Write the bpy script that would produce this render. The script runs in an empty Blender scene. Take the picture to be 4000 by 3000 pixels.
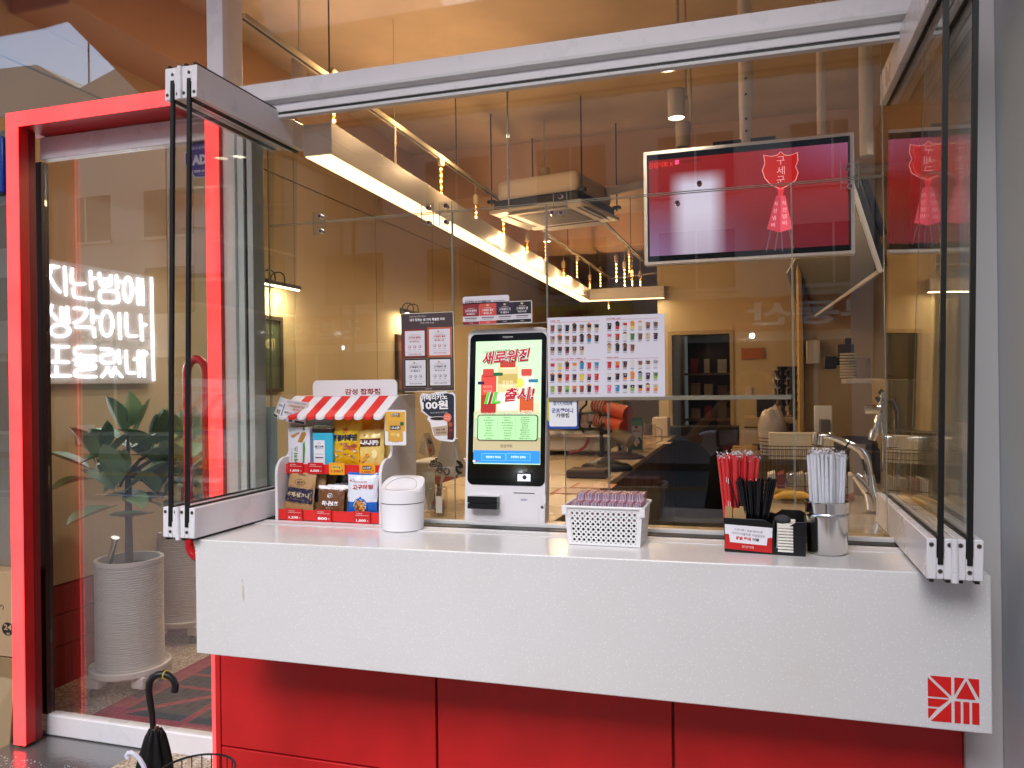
import bpy, math, random
from mathutils import Vector, Matrix
random.seed(7)
R = math.radians
sc = bpy.context.scene
# ------------------------------------------------------------------ camera
YAW = math.atan(940/3069.); ROLL = 0.0127; CAMH = 1.5; FPX = 3069.
cam_d = bpy.data.cameras.new('camera'); cam = bpy.data.objects.new('camera', cam_d)
sc.collection.objects.link(cam); sc.camera = cam
cam_d.sensor_width = 36; cam_d.lens = 36*FPX/4000; cam_d.clip_start = .05; cam_d.clip_end = 400
_f = Vector((-math.sin(YAW), math.cos(YAW), 0)); _r0 = Vector((math.cos(YAW), math.sin(YAW), 0)); _u0 = Vector((0, 0, 1))
_c, _s = math.cos(ROLL), math.sin(ROLL)
_r = _r0*_c - _u0*_s; _u = _r0*_s + _u0*_c
M = Matrix((_r, _u, -_f)).transposed().to_4x4(); M.translation = (0, 0, CAMH); cam.matrix_world = M
# ------------------------------------------------------------------ world, sun, exposure
w = bpy.data.worlds.new('World'); sc.world = w; w.use_nodes = True
nt = w.node_tree; sky = nt.nodes.new('ShaderNodeTexSky'); sky.sky_type = 'NISHITA'; sky.sun_disc = False
SUN_EL, SUN_AZ = R(39), R(180)
sky.sun_elevation = SUN_EL; sky.sun_rotation = SUN_AZ; sky.air_density = 1.0; sky.dust_density = 1.5; sky.ozone_density = 1.0
nt.links.new(sky.outputs[0], nt.nodes['Background'].inputs[0]); nt.nodes['Background'].inputs[1].default_value = .15
sd = bpy.data.lights.new('sun', 'SUN'); sd.energy = 1.5; sd.angle = R(45); sd.color = (.97, .98, 1)
so = bpy.data.objects.new('sun', sd); sc.collection.objects.link(so)
_sd = Vector((math.sin(SUN_AZ)*math.cos(SUN_EL), math.cos(SUN_AZ)*math.cos(SUN_EL), math.sin(SUN_EL)))
so.rotation_euler = _sd.to_track_quat('Z', 'Y').to_euler()
sc.view_settings.view_transform = 'Standard'; sc.view_settings.look = 'None'; sc.view_settings.exposure = 0.97; sc.view_settings.gamma = 1
sc.view_settings.use_curve_mapping = False
sc.cycles.use_denoising = True; sc.cycles.max_bounces = 8; sc.cycles.transparent_max_bounces = 32
sc.cycles.diffuse_bounces = 4; sc.cycles.glossy_bounces = 4; sc.cycles.caustics_reflective = False; sc.cycles.caustics_refractive = False
sc.cycles.sample_clamp_indirect = 5
# ------------------------------------------------------------------ measuring helpers (photo pixel -> point on a real plane)
CC = Vector((0, 0, CAMH))
def ray(px, py): return _f + _r*((px-2000)/FPX) - _u*((py-1500)/FPX)
def Y(px, py, y): d = ray(px, py); return CC + d*(y/d.y)
def X(px, py, x): d = ray(px, py); return CC + d*(x/d.x)
def Z(px, py, z): d = ray(px, py); return CC + d*((z-CAMH)/d.z)
# ------------------------------------------------------------------ materials
_mc = {}
def lin(h):
    if isinstance(h, str):
        h = h.lstrip('#'); c = [int(h[i:i+2], 16)/255 for i in (0, 2, 4)]
        return tuple((x/12.92 if x <= .04045 else ((x+.055)/1.055)**2.4) for x in c)
    return tuple(h)
def mat(col, rough=.5, metal=0., emit=0., name=None, bump=None, var=None, coat=0., spec=.5):
    k = (str(col), rough, metal, emit, name, str(bump), str(var), coat, spec)
    if k in _mc: return _mc[k]
    m = bpy.data.materials.new(name or 'paint'); m.use_nodes = True; n = m.node_tree; b = n.nodes['Principled BSDF']
    c = lin(col); b.inputs['Base Color'].default_value = (*c, 1); b.inputs['Roughness'].default_value = rough
    b.inputs['Metallic'].default_value = metal; b.inputs['Coat Weight'].default_value = coat; b.inputs['Specular IOR Level'].default_value = spec
    if emit: b.inputs['Emission Color'].default_value = (*c, 1); b.inputs['Emission Strength'].default_value = emit
    if bump or var:
        tc = n.nodes.new('ShaderNodeTexCoord')
    if var:   # (scale, amount, detail)
        t = n.nodes.new('ShaderNodeTexNoise'); t.inputs['Scale'].default_value = var[0]; t.inputs['Detail'].default_value = 6
        n.links.new(tc.outputs['Object'], t.inputs['Vector'])
        r = n.nodes.new('ShaderNodeMapRange'); r.inputs[1].default_value = .3; r.inputs[2].default_value = .7
        r.inputs[3].default_value = 1-var[1]; r.inputs[4].default_value = 1+var[1]
        n.links.new(t.outputs[0], r.inputs[0])
        mx = n.nodes.new('ShaderNodeVectorMath'); mx.operation = 'SCALE'; mx.inputs[0].default_value = c
        n.links.new(r.outputs[0], mx.inputs[3]); n.links.new(mx.outputs[0], b.inputs['Base Color'])
        if emit: n.links.new(mx.outputs[0], b.inputs['Emission Color'])
        r2 = n.nodes.new('ShaderNodeMapRange'); r2.inputs[1].default_value = .3; r2.inputs[2].default_value = .7
        r2.inputs[3].default_value = max(0, rough-.08); r2.inputs[4].default_value = min(1, rough+.1)
        n.links.new(t.outputs[0], r2.inputs[0]); n.links.new(r2.outputs[0], b.inputs['Roughness'])
    if bump:  # (scale, strength)
        t = n.nodes.new('ShaderNodeTexNoise'); t.inputs['Scale'].default_value = bump[0]; t.inputs['Detail'].default_value = 4
        n.links.new(tc.outputs['Object'], t.inputs['Vector'])
        bp = n.nodes.new('ShaderNodeBump'); bp.inputs['Strength'].default_value = bump[1]; bp.inputs['Distance'].default_value = .002
        n.links.new(t.outputs[0], bp.inputs['Height']); n.links.new(bp.outputs[0], b.inputs['Normal'])
    _mc[k] = m; return m
def glass(name='clear_glass', tint=(.93, .95, .93), f0=.045, rough=0.0, boost=1.0):
    k = ('glass', name)
    if k in _mc: return _mc[k]
    m = bpy.data.materials.new(name); m.use_nodes = True; n = m.node_tree; n.nodes.clear()
    out = n.nodes.new('ShaderNodeOutputMaterial'); tr = n.nodes.new('ShaderNodeBsdfTransparent'); gl = n.nodes.new('ShaderNodeBsdfGlossy')
    tr.inputs[0].default_value = (*tint, 1); gl.inputs['Roughness'].default_value = rough; gl.inputs[0].default_value = (1, 1, 1, 1)
    lw = n.nodes.new('ShaderNodeLayerWeight'); lw.inputs[0].default_value = .5
    p = n.nodes.new('ShaderNodeMath'); p.operation = 'POWER'; p.inputs[1].default_value = 5; n.links.new(lw.outputs['Facing'], p.inputs[0])
    a = n.nodes.new('ShaderNodeMath'); a.operation = 'MULTIPLY_ADD'; a.inputs[1].default_value = (1-f0)*boost; a.inputs[2].default_value = f0*boost; n.links.new(p.outputs[0], a.inputs[0])
    cl = n.nodes.new('ShaderNodeClamp'); n.links.new(a.outputs[0], cl.inputs[0])
    mx = n.nodes.new('ShaderNodeMixShader'); n.links.new(cl.outputs[0], mx.inputs[0]); n.links.new(tr.outputs[0], mx.inputs[1]); n.links.new(gl.outputs[0], mx.inputs[2])
    n.links.new(mx.outputs[0], out.inputs[0]); _mc[k] = m; return m
# ------------------------------------------------------------------ text
_tc = {}
TXS = bpy.data.scenes.new('lettering_workshop')
def text_mesh(s, bold=0.0, sp=1.0, shear=0.0):
    k = (s, bold, sp, shear)
    if k in _tc: return _tc[k]
    c = bpy.data.curves.new('t', 'FONT'); c.body = s; c.size = 1; c.resolution_u = 2; c.offset = bold; c.space_character = sp; c.shear = shear
    c.align_x = 'CENTER'
    o = bpy.data.objects.new('t', c); TXS.collection.objects.link(o)
    TXS.view_layers[0].update(); dg = TXS.view_layers[0].depsgraph
    me = bpy.data.meshes.new_from_object(o.evaluated_get(dg))
    v = [(p.co.x, p.co.y) for p in me.vertices]; f = [tuple(p.vertices) for p in me.polygons]
    bpy.data.objects.remove(o); bpy.data.curves.remove(c); bpy.data.meshes.remove(me)
    if not v: v = [(0, 0)]; f = []
    x0 = min(a for a, b in v); x1 = max(a for a, b in v); y0 = min(b for a, b in v); y1 = max(b for a, b in v)
    v = [((a-x0)/max(1e-6, x1-x0)-.5, (b-y0)/max(1e-6, y1-y0)-.5) for a, b in v]
    _tc[k] = (v, f, (x1-x0)/max(1e-6, y1-y0)); return _tc[k]
# ------------------------------------------------------------------ mesh builder
base = {}
class MB:
    def __init__(s): s.v = []; s.f = []; s.m = []; s.mats = []
    def mi(s, m):
        if m not in s.mats: s.mats.append(m)
        return s.mats.index(m)
    def add(s, vs, fs, m):
        o = len(s.v); i = s.mi(m); s.v += [Vector(a) for a in vs]
        for f in fs: s.f.append(tuple(o+k for k in f)); s.m.append(i)
    def box(s, x0, x1, y0, y1, z0, z1, m):
        if x0 > x1: x0, x1 = x1, x0
        if y0 > y1: y0, y1 = y1, y0
        if z0 > z1: z0, z1 = z1, z0
        s.add([(x0, y0, z0), (x1, y0, z0), (x1, y1, z0), (x0, y1, z0), (x0, y0, z1), (x1, y0, z1), (x1, y1, z1), (x0, y1, z1)],
              [(0, 3, 2, 1), (4, 5, 6, 7), (0, 1, 5, 4), (1, 2, 6, 5), (2, 3, 7, 6), (3, 0, 4, 7)], m)
    def obox(s, c, a, b, d, m):
        c, a, b, d = map(Vector, (c, a, b, d)); vs = []
        for k in (-1, 1):
            for i, j in ((-1, -1), (1, -1), (1, 1), (-1, 1)): vs.append(c+a*i+b*j+d*k)
        s.add(vs, [(0, 3, 2, 1), (4, 5, 6, 7), (0, 1, 5, 4), (1, 2, 6, 5), (2, 3, 7, 6), (3, 0, 4, 7)], m)
    def bar(s, p0, p1, w, h, m, up=(0, 0, 1)):
        p0, p1 = Vector(p0), Vector(p1); d = p1-p0; sd_ = d.cross(Vector(up)).normalized(); u_ = sd_.cross(d).normalized()
        s.obox((p0+p1)/2, d/2, sd_*w/2, u_*h/2, m)
    def prism(s, pts, ext, m):
        n = len(pts); ext = Vector(ext); a = [Vector(p) for p in pts]; b = [p+ext for p in a]
        s.add(a+b, [tuple(range(n))[::-1], tuple(range(n, 2*n))]+[(i, (i+1) % n, n+(i+1) % n, n+i) for i in range(n)], m)
    def poly(s, pts, m): s.add(pts, [tuple(range(len(pts)))], m)
    def tube(s, pts, r, m, n=8, caps=True, closed=False):
        pts = [Vector(p) for p in pts]; N = len(pts); rr = r if isinstance(r, (list, tuple)) else [r]*N
        vs = []; fs = []; prev = None
        for i, p in enumerate(pts):
            if closed: t = (pts[(i+1) % N]-pts[i-1])
            else: t = (pts[min(i+1, N-1)]-pts[max(i-1, 0)])
            t.normalize()
            if prev is None:
                a = t.cross(Vector((0, 0, 1)))
                if a.length < .1: a = t.cross(Vector((1, 0, 0)))
                a.normalize()
            else:
                a = prev - t*prev.dot(t); a.normalize()
            prev = a; b = t.cross(a)
            for k in range(n):
                an = 2*math.pi*k/n; vs.append(p+(a*math.cos(an)+b*math.sin(an))*rr[i])
        for i in range(N if closed else N-1):
            j = (i+1) % N
            for k in range(n): fs.append((i*n+k, j*n+k, j*n+(k+1) % n, i*n+(k+1) % n))
        if caps and not closed: fs.append(tuple(range(n))); fs.append(tuple((N-1)*n+k for k in range(n))[::-1])
        s.add(vs, fs, m)
    def cyl(s, p0, p1, r, m, n=16, r1=None): s.tube([p0, p1], [r, r if r1 is None else r1], m, n)
    def lathe(s, c, prof, m, n=32, ax=None, caps=True):
        c = Vector(c); vs = []; fs = []
        for r, z in prof:
            for k in range(n): an = 2*math.pi*k/n; vs.append(c+Vector((r*math.cos(an), r*math.sin(an), z)))
        P = len(prof)
        for i in range(P-1):
            for k in range(n): fs.append((i*n+k, i*n+(k+1) % n, (i+1)*n+(k+1) % n, (i+1)*n+k))
        if caps: fs.append(tuple(range(n))[::-1]); fs.append(tuple((P-1)*n+k for k in range(n)))
        s.add(vs, fs, m)
    def sphere(s, c, r, m, n=12, sc_=(1, 1, 1)):
        prof = []; c = Vector(c); h = n//2
        vs = []; fs = []
        for i in range(h+1):
            t = math.pi*i/h
            for k in range(n): a = 2*math.pi*k/n; vs.append(c+Vector((math.sin(t)*math.cos(a)*r*sc_[0], math.sin(t)*math.sin(a)*r*sc_[1], -math.cos(t)*r*sc_[2])))
        for i in range(h):
            for k in range(n): fs.append((i*n+k, i*n+(k+1) % n, (i+1)*n+(k+1) % n, (i+1)*n+k))
        s.add(vs, fs, m)
    def text(s, t, c, rt, up, wd, ht, m, bold=0.0, sp=1.0, shear=0.0, warp=None, th=0.0):
        v, f, asp = text_mesh(t, bold, sp, shear); c, rt, up = Vector(c), Vector(rt), Vector(up)
        if wd is None: wd = ht*asp
        if ht is None: ht = wd/asp
        if warp: s.add([warp(a*wd, b*ht) for a, b in v], f, m)
        else: s.add([c+rt*(a*wd)+up*(b*ht) for a, b in v], f, m)
    def build(s, name, parent=None, bevel=0., smooth=30, seg=2, label=None, wn=False):
        me = bpy.data.meshes.new(name); o0 = base.get(parent.name, Vector((0, 0, 0))) if parent else Vector((0, 0, 0))
        me.from_pydata([tuple(a-o0) for a in s.v], [], s.f)
        for m in s.mats: me.materials.append(m)
        me.polygons.foreach_set('material_index', s.m); me.update()
        if smooth:
            me.shade_smooth(); me.set_sharp_from_angle(angle=R(smooth))
        o = bpy.data.objects.new(name, me); sc.collection.objects.link(o)
        if parent: o.parent = parent; base[o.name] = o0
        else: base[o.name] = Vector((0, 0, 0))
        if bevel:
            bm = o.modifiers.new('bevel', 'BEVEL'); bm.width = bevel; bm.segments = seg; bm.limit_method = 'ANGLE'; bm.angle_limit = R(40)
        if label: o['label'] = label
        return o
def recalc(o):
    import bmesh
    b = bmesh.new(); b.from_mesh(o.data); bmesh.ops.recalc_face_normals(b, faces=b.faces); b.to_mesh(o.data); b.free()
def thing(name, label, cat, loc=(0, 0, 0), group=None):
    o = bpy.data.objects.new(name, None); sc.collection.objects.link(o); o.location = loc; o.empty_display_size = .05
    o['label'] = label; o['category'] = cat; base[o.name] = Vector(loc)
    if group: o['group'] = group
    return o
def tag(o, label, cat, group=None):
    o['label'] = label; o['category'] = cat
    if group: o['group'] = group
    return o
def struct(o): o['kind'] = 'structure'; return o
def dup(root, loc, label, group=None):
    r = root.copy(); sc.collection.objects.link(r); r.location = loc; r['label'] = label
    if group: r['group'] = group
    for ch in list(root.children):
        c = ch.copy(); sc.collection.objects.link(c); c.parent = r
        for g in list(ch.children):
            d = g.copy(); sc.collection.objects.link(d); d.parent = c
    return r
# flat print on a real plane (through O, spanned by rt and up), measured from the photo
class Art:
    def __init__(s, y, step=.0004, rt=(1, 0, 0), up=(0, 0, 1), warp=None):
        s.mb = MB(); s.st = step; s.O = Vector((0, y, 1)) if isinstance(y, (int, float)) else Vector(y)
        s.rt = Vector(rt).normalized(); s.up = Vector(up).normalized(); s.n = s.rt.cross(s.up)
        if s.n.dot(CC-s.O) < 0: s.n = -s.n
        s.warp = warp
    def P(s, px, py, L=0): d = ray(px, py); t = (s.O-CC).dot(s.n)/d.dot(s.n); return CC+d*t+s.n*(L*s.st)
    def kk(s, cx, cy):
        a = s.P(cx+10, cy)-s.P(cx-10, cy); b = s.P(cx, cy-10)-s.P(cx, cy+10); return abs(a.dot(s.rt))/20, abs(b.dot(s.up))/20
    def W(s, c, a, b, L=0):
        p = c+s.rt*a+s.up*b+s.n*(L*s.st); return s.warp(p) if s.warp else p
    def rect(s, cx, cy, wd, ht, m, L=1, rot=0):
        c = s.P(cx, cy); kx, kz = s.kk(cx, cy); a, b = wd*kx/2, ht*kz/2; co, si = math.cos(rot), math.sin(rot)
        s.mb.poly([s.W(c, u*co-v*si, u*si+v*co, L) for u, v in ((-a, -b), (a, -b), (a, b), (-a, b))], m)
    def poly(s, pts, m, L=1):
        q = [s.P(x, y, L) for x, y in pts]
        if s.warp: q = [s.warp(p) for p in q]
        s.mb.poly(q, m)
    def rrect(s, cx, cy, wd, ht, r, m, L=1, n=5):
        c = s.P(cx, cy); kx, kz = s.kk(cx, cy); a, b = wd*kx/2, ht*kz/2; r = r*kx; pts = []
        for q, (sx, sz) in enumerate(((1, 1), (-1, 1), (-1, -1), (1, -1))):
            for i in range(n+1):
                t = (q+i/n)*math.pi/2; pts.append(s.W(c, sx*(a-r)+r*math.cos(t), sz*(b-r)+r*math.sin(t), L))
        s.mb.poly(pts, m)
    def disc(s, cx, cy, rx, ry, m, L=1, n=16, ring=0):
        c = s.P(cx, cy); kx, kz = s.kk(cx, cy); pts = [(rx*kx*math.cos(2*math.pi*i/n), ry*kz*math.sin(2*math.pi*i/n)) for i in range(n)]
        if ring:
            vs = [s.W(c, a, b, L) for a, b in pts]+[s.W(c, a*ring, b*ring, L) for a, b in pts]
            s.mb.add(vs, [(i, (i+1) % n, n+(i+1) % n, n+i) for i in range(n)], m)
        else: s.mb.poly([s.W(c, a, b, L) for a, b in pts], m)
    def line(s, x0, y0, x1, y1, w_, m, L=1):
        dx, dy = x1-x0, y1-y0; l = math.hypot(dx, dy); nx, ny = -dy/l*w_/2, dx/l*w_/2
        s.poly([(x0+nx, y0+ny), (x1+nx, y1+ny), (x1-nx, y1-ny), (x0-nx, y0-ny)], m, L)
    def text(s, t, cx, cy, wd, ht, m, L=2, bold=0.0, rot=0.0, shear=0.0, sp=1.0):
        c = s.P(cx, cy, L); kx, kz = s.kk(cx, cy); v, f, asp = text_mesh(t, bold, sp, shear)
        a_ = None if wd is None else wd*kx; b_ = None if ht is None else ht*kz
        if a_ is None: a_ = b_*asp
        if b_ is None: b_ = a_/asp
        co, si = math.cos(rot), math.sin(rot); vs = []
        for p, q in v:
            x, y = p*a_, q*b_; vs.append(s.W(c, x*co-y*si, x*si+y*co, 0))
        s.mb.add(vs, f, m)
    def done(s, name, parent=None): return s.mb.build(name, parent, smooth=0)
def H(h, rough=.55, **k): return mat(h, rough, name='print', **k)
WHITE = H('#f4f2f4'); BLACK = H('#17141a')
# ================================================================== materials of the place
WM = mat('#e9e7ea', .3, name='white_powder_coat', var=(9, .03), coat=.1)
WM2 = mat('#dcdcdd', .4, name='grey_white_aluminium')
GASK = mat('#0b0c0c', .45, name='black_rubber')
RED = mat((.58, .012, .014), .38, name='red_painted_metal', var=(5, .12))
REDD = mat((.2, .005, .008), .45, name='dark_red_metal')
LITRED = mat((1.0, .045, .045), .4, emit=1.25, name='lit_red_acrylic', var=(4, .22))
GL = glass()
GLT = glass('transom_glass', (.88, .88, .86), .16)
GLD = glass('door_glass', (.95, .95, .94), .15)
ACR = glass('acrylic_sheet', (.97, .97, .95), .055)
EDGE = mat('#8f9286', .35, name='polished_acrylic_edge')
STEEL = mat((.75, .73, .7), .16, metal=1, name='polished_steel')
CHROME = mat((.8, .8, .8), .06, metal=1, name='chrome')
def node_mat(name, build):
    m = bpy.data.materials.new(name); m.use_nodes = True; n = m.node_tree; build(n, n.nodes['Principled BSDF']); return m
def ramp(n, src, stops):
    r = n.nodes.new('ShaderNodeValToRGB'); e = r.color_ramp.elements
    while len(e) < len(stops): e.new(.5)
    for i, (p, c) in enumerate(stops): e[i].position = p; e[i].color = (*lin(c), 1)
    n.links.new(src, r.inputs[0]); return r
def _speck(n, b):
    tc = n.nodes.new('ShaderNodeTexCoord'); v = n.nodes.new('ShaderNodeTexVoronoi'); v.inputs['Scale'].default_value = 120
    n.links.new(tc.outputs['Object'], v.inputs['Vector'])
    r = ramp(n, v.outputs['Distance'], [(0, '#fbfbfb'), (.15, '#fbfbfb'), (.22, '#e6e6e7'), (1, '#e5e5e6')])
    v2 = n.nodes.new('ShaderNodeTexNoise'); v2.inputs['Scale'].default_value = 2.2; v2.inputs['Detail'].default_value = 5; n.links.new(tc.outputs['Object'], v2.inputs['Vector'])
    r2 = ramp(n, v2.outputs[0], [(.3, '#ffffff'), (.8, '#f8f6f1')])
    mx = n.nodes.new('ShaderNodeMix'); mx.data_type = 'RGBA'; mx.blend_type = 'MULTIPLY'; mx.inputs[0].default_value = 1
    n.links.new(r.outputs[0], mx.inputs[6]); n.links.new(r2.outputs[0], mx.inputs[7]); n.links.new(mx.outputs[2], b.inputs['Base Color'])
    b.inputs['Roughness'].default_value = .22; b.inputs['Coat Weight'].default_value = .25; b.inputs['Coat Roughness'].default_value = .08
SPECK = node_mat('speckled_white_solid_surface', _speck)
def _pebble(n, b):
    tc = n.nodes.new('ShaderNodeTexCoord'); v = n.nodes.new('ShaderNodeTexVoronoi'); v.inputs['Scale'].default_value = 120
    n.links.new(tc.outputs['Object'], v.inputs['Vector'])
    r = ramp(n, v.outputs['Color'], [(0, '#6f5a45'), (.4, '#a3917a'), (.7, '#c9bba6'), (1, '#ddd4c6')])
    n.links.new(r.outputs[0], b.inputs['Base Color']); b.inputs['Roughness'].default_value = .7
    bp = n.nodes.new('ShaderNodeBump'); bp.inputs['Strength'].default_value = .8; bp.inputs['Distance'].default_value = .004; bp.invert = True
    n.links.new(v.outputs['Distance'], bp.inputs['Height']); n.links.new(bp.outputs[0], b.inputs['Normal'])
PEB = node_mat('resin_bound_pebbles', _pebble)
def _pave(n, b):
    tc = n.nodes.new('ShaderNodeTexCoord'); v = n.nodes.new('ShaderNodeTexBrick'); v.inputs['Scale'].default_value = 5
    n.links.new(tc.outputs['Object'], v.inputs['Vector']); v.inputs['Color1'].default_value = (*lin('#a8968a'), 1); v.inputs['Color2'].default_value = (*lin('#978679'), 1)
    v.inputs['Mortar'].default_value = (*lin('#4b4440'), 1); v.inputs['Mortar Size'].default_value = .015
    n.links.new(v.outputs['Color'], b.inputs['Base Color']); b.inputs['Roughness'].default_value = .6
PAVE = node_mat('clay_paving', _pave)
WALLIN = mat((.56, .45, .28), .75, name='cream_wall_panel', bump=(60, .1), var=(1.2, .05))
CEIL = mat((.60, .45, .30), .85, name='painted_concrete_ceiling', bump=(12, .5), var=(1.6, .2))
JOINT = mat('#3a2c1c', .8, name='shadow_gap')

# ================================================================== ground, walls, ceiling (the setting)
def sheet(name, x0, x1, y0, y1, z, m):
    b = MB(); b.poly([(x0, y0, z), (x1, y0, z), (x1, y1, z), (x0, y1, z)], m); return struct(b.build(name, smooth=0))
sheet('ground', -60, 60, -60, 40, -.17, mat('#6a6967', .7, name='asphalt', var=(3, .15)))
b = MB(); b.box(-40, 40, -3.2, 2.70, -.4, -.02, PAVE); struct(b.build('pavement', smooth=0))
b = MB()
for yy in (-7.0, -7.25): b.poly([(-40, yy, -.165), (40, yy, -.165), (40, yy+.12, -.165), (-40, yy+.12, -.165)], mat('#c98f1c', .7))
for k in range(-14, 14): b.poly([(k*2.5, -4.6, -.165), (k*2.5+1.6, -4.6, -.165), (k*2.5+1.6, -4.5, -.165), (k*2.5, -4.5, -.165)], mat('#cfcfcf', .7))
struct(b.build('road_marking', smooth=0))
b = MB(); b.box(-40, 40, -16, -9.6, -.4, -.03, PAVE); struct(b.build('far_pavement', smooth=0))
LWX = -3.37; BACK = 16.6; CZ = 3.65; RWX = 2.6
b = MB(); b.box(LWX-.2, RWX+.2, 2.70, BACK, -.2, 0, PEB); struct(b.build('interior_floor', smooth=0))
b = MB(); b.box(LWX-.25, RWX+.25, 2.86, BACK+.2, CZ, CZ+.2, CEIL); struct(b.build('ceiling', smooth=0))
b = MB(); b.box(-40, 40, 2.62, 2.86, CZ+.25, 9, mat('#a39b92', .8)); struct(b.build('upper_facade', smooth=0))
# left wall: panels with shadow gaps
b = MB(); b.box(LWX-.2, LWX-.02, 2.72, BACK, 0, CZ, JOINT)
js = [2.72, 3.93, 5.31, 6.69, 8.06, 9.46, 10.84, 12.2, 13.6, 15.0, BACK]
for i in range(len(js)-1):
    for z0, z1 in ((.515, 3.075), (3.085, CZ)):
        b.box(LWX-.02, LWX, js[i]+.006, js[i+1]-.006, z0, z1, WALLIN)
redw = mat((.3, .02, .015), .55, name='red_wainscot', var=(2, .06))
for z0, z1 in ((.0, .20), (.206, .36), (.366, .505)): b.box(LWX-.02, LWX+.004, 2.72, BACK, z0, z1, redw)
struct(b.build('left_wall', smooth=0))
b = MB(); b.box(LWX-.2, -1.0, BACK, BACK+.2, 0, CZ, WALLIN); struct(b.build('far_wall', smooth=0))
# wall with the doorway
WY = 10.6; dl, dr, dz = -1.02, -.28, 2.12
b = MB(); lw2 = mat((.58, .48, .30), .8, name='cream_plaster', var=(1.5, .05))
b.box(-1.2, dl, WY, WY+.15, 0, CZ, lw2); b.box(dr, RWX, WY, WY+.15, 0, CZ, lw2); b.box(dl, dr, WY, WY+.15, dz, CZ, lw2)
struct(b.build('back_wall', smooth=0))
b = MB(); b.box(-1.2, -1.05, WY+.15, BACK, 0, CZ, lw2); struct(b.build('corridor_wall', smooth=0))
b = MB(); fr = mat('#a8946c', .5)
b.box(dl-.05, dl, WY-.02, WY+.1, 0, dz+.05, fr); b.box(dr, dr+.05, WY-.02, WY+.1, 0, dz+.05, fr); b.box(dl, dr, WY-.02, WY+.1, dz, dz+.05, fr)
tag(b.build('door_casing', smooth=0), 'cream casing round the dark doorway in the back wall', 'door frame')
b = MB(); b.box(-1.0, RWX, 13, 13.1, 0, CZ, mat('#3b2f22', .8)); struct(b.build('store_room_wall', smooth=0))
b = MB(); b.box(RWX, RWX+.2, 2.72, BACK, 0, CZ, WALLIN); struct(b.build('right_wall', smooth=0))
# ceiling beams
b = MB(); bmz = mat((.62, .40, .24), .85, name='concrete_beam', bump=(14, .6), var=(1, .1))
b.box(LWX, RWX, 6.75, 7.25, 3.2, CZ+.01, bmz); tag(b.build('beam', bevel=.01), 'broad painted concrete beam crossing above the air conditioner', 'beam')
b = MB(); b.box(LWX, RWX, 10.0, 10.5, 3.25, CZ+.01, bmz); tag(b.build('beam', bevel=.01), 'farther concrete beam near the doorway wall', 'beam')
b = MB(); b.box(LWX, LWX+.35, 2.9, 14, 3.3, CZ+.02, bmz); tag(b.build('beam', bevel=.01), 'concrete beam running back along the top of the panelled wall', 'beam')
# right pilaster and neighbour wall
gw = mat('#c4c8ce', .55, name='smooth_grey_render', bump=(35, .5), var=(2.5, .06))
b = MB(); b.box(.655, 1.2, -.5, 2.9, -.2, 9, gw); tag(b.build('side_wall', bevel=.012), 'smooth pale grey wall standing out at the edge of the shopfront', 'wall')
b = MB(); b.box(.56, .655, 2.48, 2.86, -.2, 3.8, mat('#c9c6c8', .5, name='pale_render', var=(2, .03))); tag(b.build('jamb_post', bevel=.004), 'narrow white post between the window opening and the grey side wall', 'post')

# ================================================================== red lit door frame
FY = 2.558; xl0, xl1, xr0, xr1, zt, zi = -3.012, -2.950, -2.012, -1.953, 2.673, 2.612
df = thing('door_frame', 'red metal door surround with a glowing red front edge', 'door frame', ((xl0+xr1)/2, FY, 0))
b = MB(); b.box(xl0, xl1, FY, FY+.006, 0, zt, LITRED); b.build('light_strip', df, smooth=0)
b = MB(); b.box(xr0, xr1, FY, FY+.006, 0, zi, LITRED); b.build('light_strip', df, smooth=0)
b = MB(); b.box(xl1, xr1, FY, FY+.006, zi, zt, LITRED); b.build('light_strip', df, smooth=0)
b = MB()
b.box(xl0, xl1, FY+.006, 2.612, 0, zt, RED); b.box(xr0, xr1, FY+.006, 2.75, 0, zi, RED); b.box(xl0, xr1, FY+.0062, 2.75, zi, zt-.001, RED)
b.box(xl0-.03, xl1-.004, 2.613, 2.65, 0, zi, REDD); b.box(xr0-.012, xr0, 2.66, 2.75, 0, zi, REDD)
b.build('casing', df, bevel=.002)
# door leaf
dx0, dx1, DY = -2.975, -2.03, 2.69
dr_ = thing('glass_door', 'glass entrance door with white top and bottom rails', 'door', ((dx0+dx1)/2, DY, 0))
b = MB(); b.box(dx0, dx1, DY, DY+.045, 2.508, 2.606, WM); b.build('top_rail', dr_, bevel=.004)
b = MB(); b.box(dx0-.01, dx1, DY, DY+.05, -.012, .078, WM); b.build('bottom_rail', dr_, bevel=.006)
b = MB(); b.box(dx0+.005, dx1, DY+.018, DY+.028, .078, 2.508, GLD); b.build('pane', dr_, smooth=0)
b = MB(); b.box(dx0-.03, dx0+.004, DY, DY+.04, .078, 2.5, mat('#2a0d0a', .4)); b.build('edge_stile', dr_, bevel=.002)
hb = MB(); hx, hy = -2.115, 2.62
pts = []
for i in range(9): a = math.pi*i/8; pts.append((hx+.045*math.cos(math.pi-a), hy, 1.56+.055*math.sin(a)))
pts = [(hx-.045, hy, 1.16)]+pts+[(hx+.045, hy, 1.16)]
for i in range(1, 9): a = math.pi*i/8; pts.append((hx+.045*math.cos(a), hy, .88-.055*math.sin(a)))
redg = mat((.45, .012, .015), .15, name='glossy_red_handle', coat=.6)
hb.tube(pts, .017, redg, 12, closed=True)
for z in (1.45, 1.0): hb.cyl((hx+.045, hy, z), (hx+.045, DY+.02, z), .012, redg)
hb.build('handle', dr_)
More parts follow.
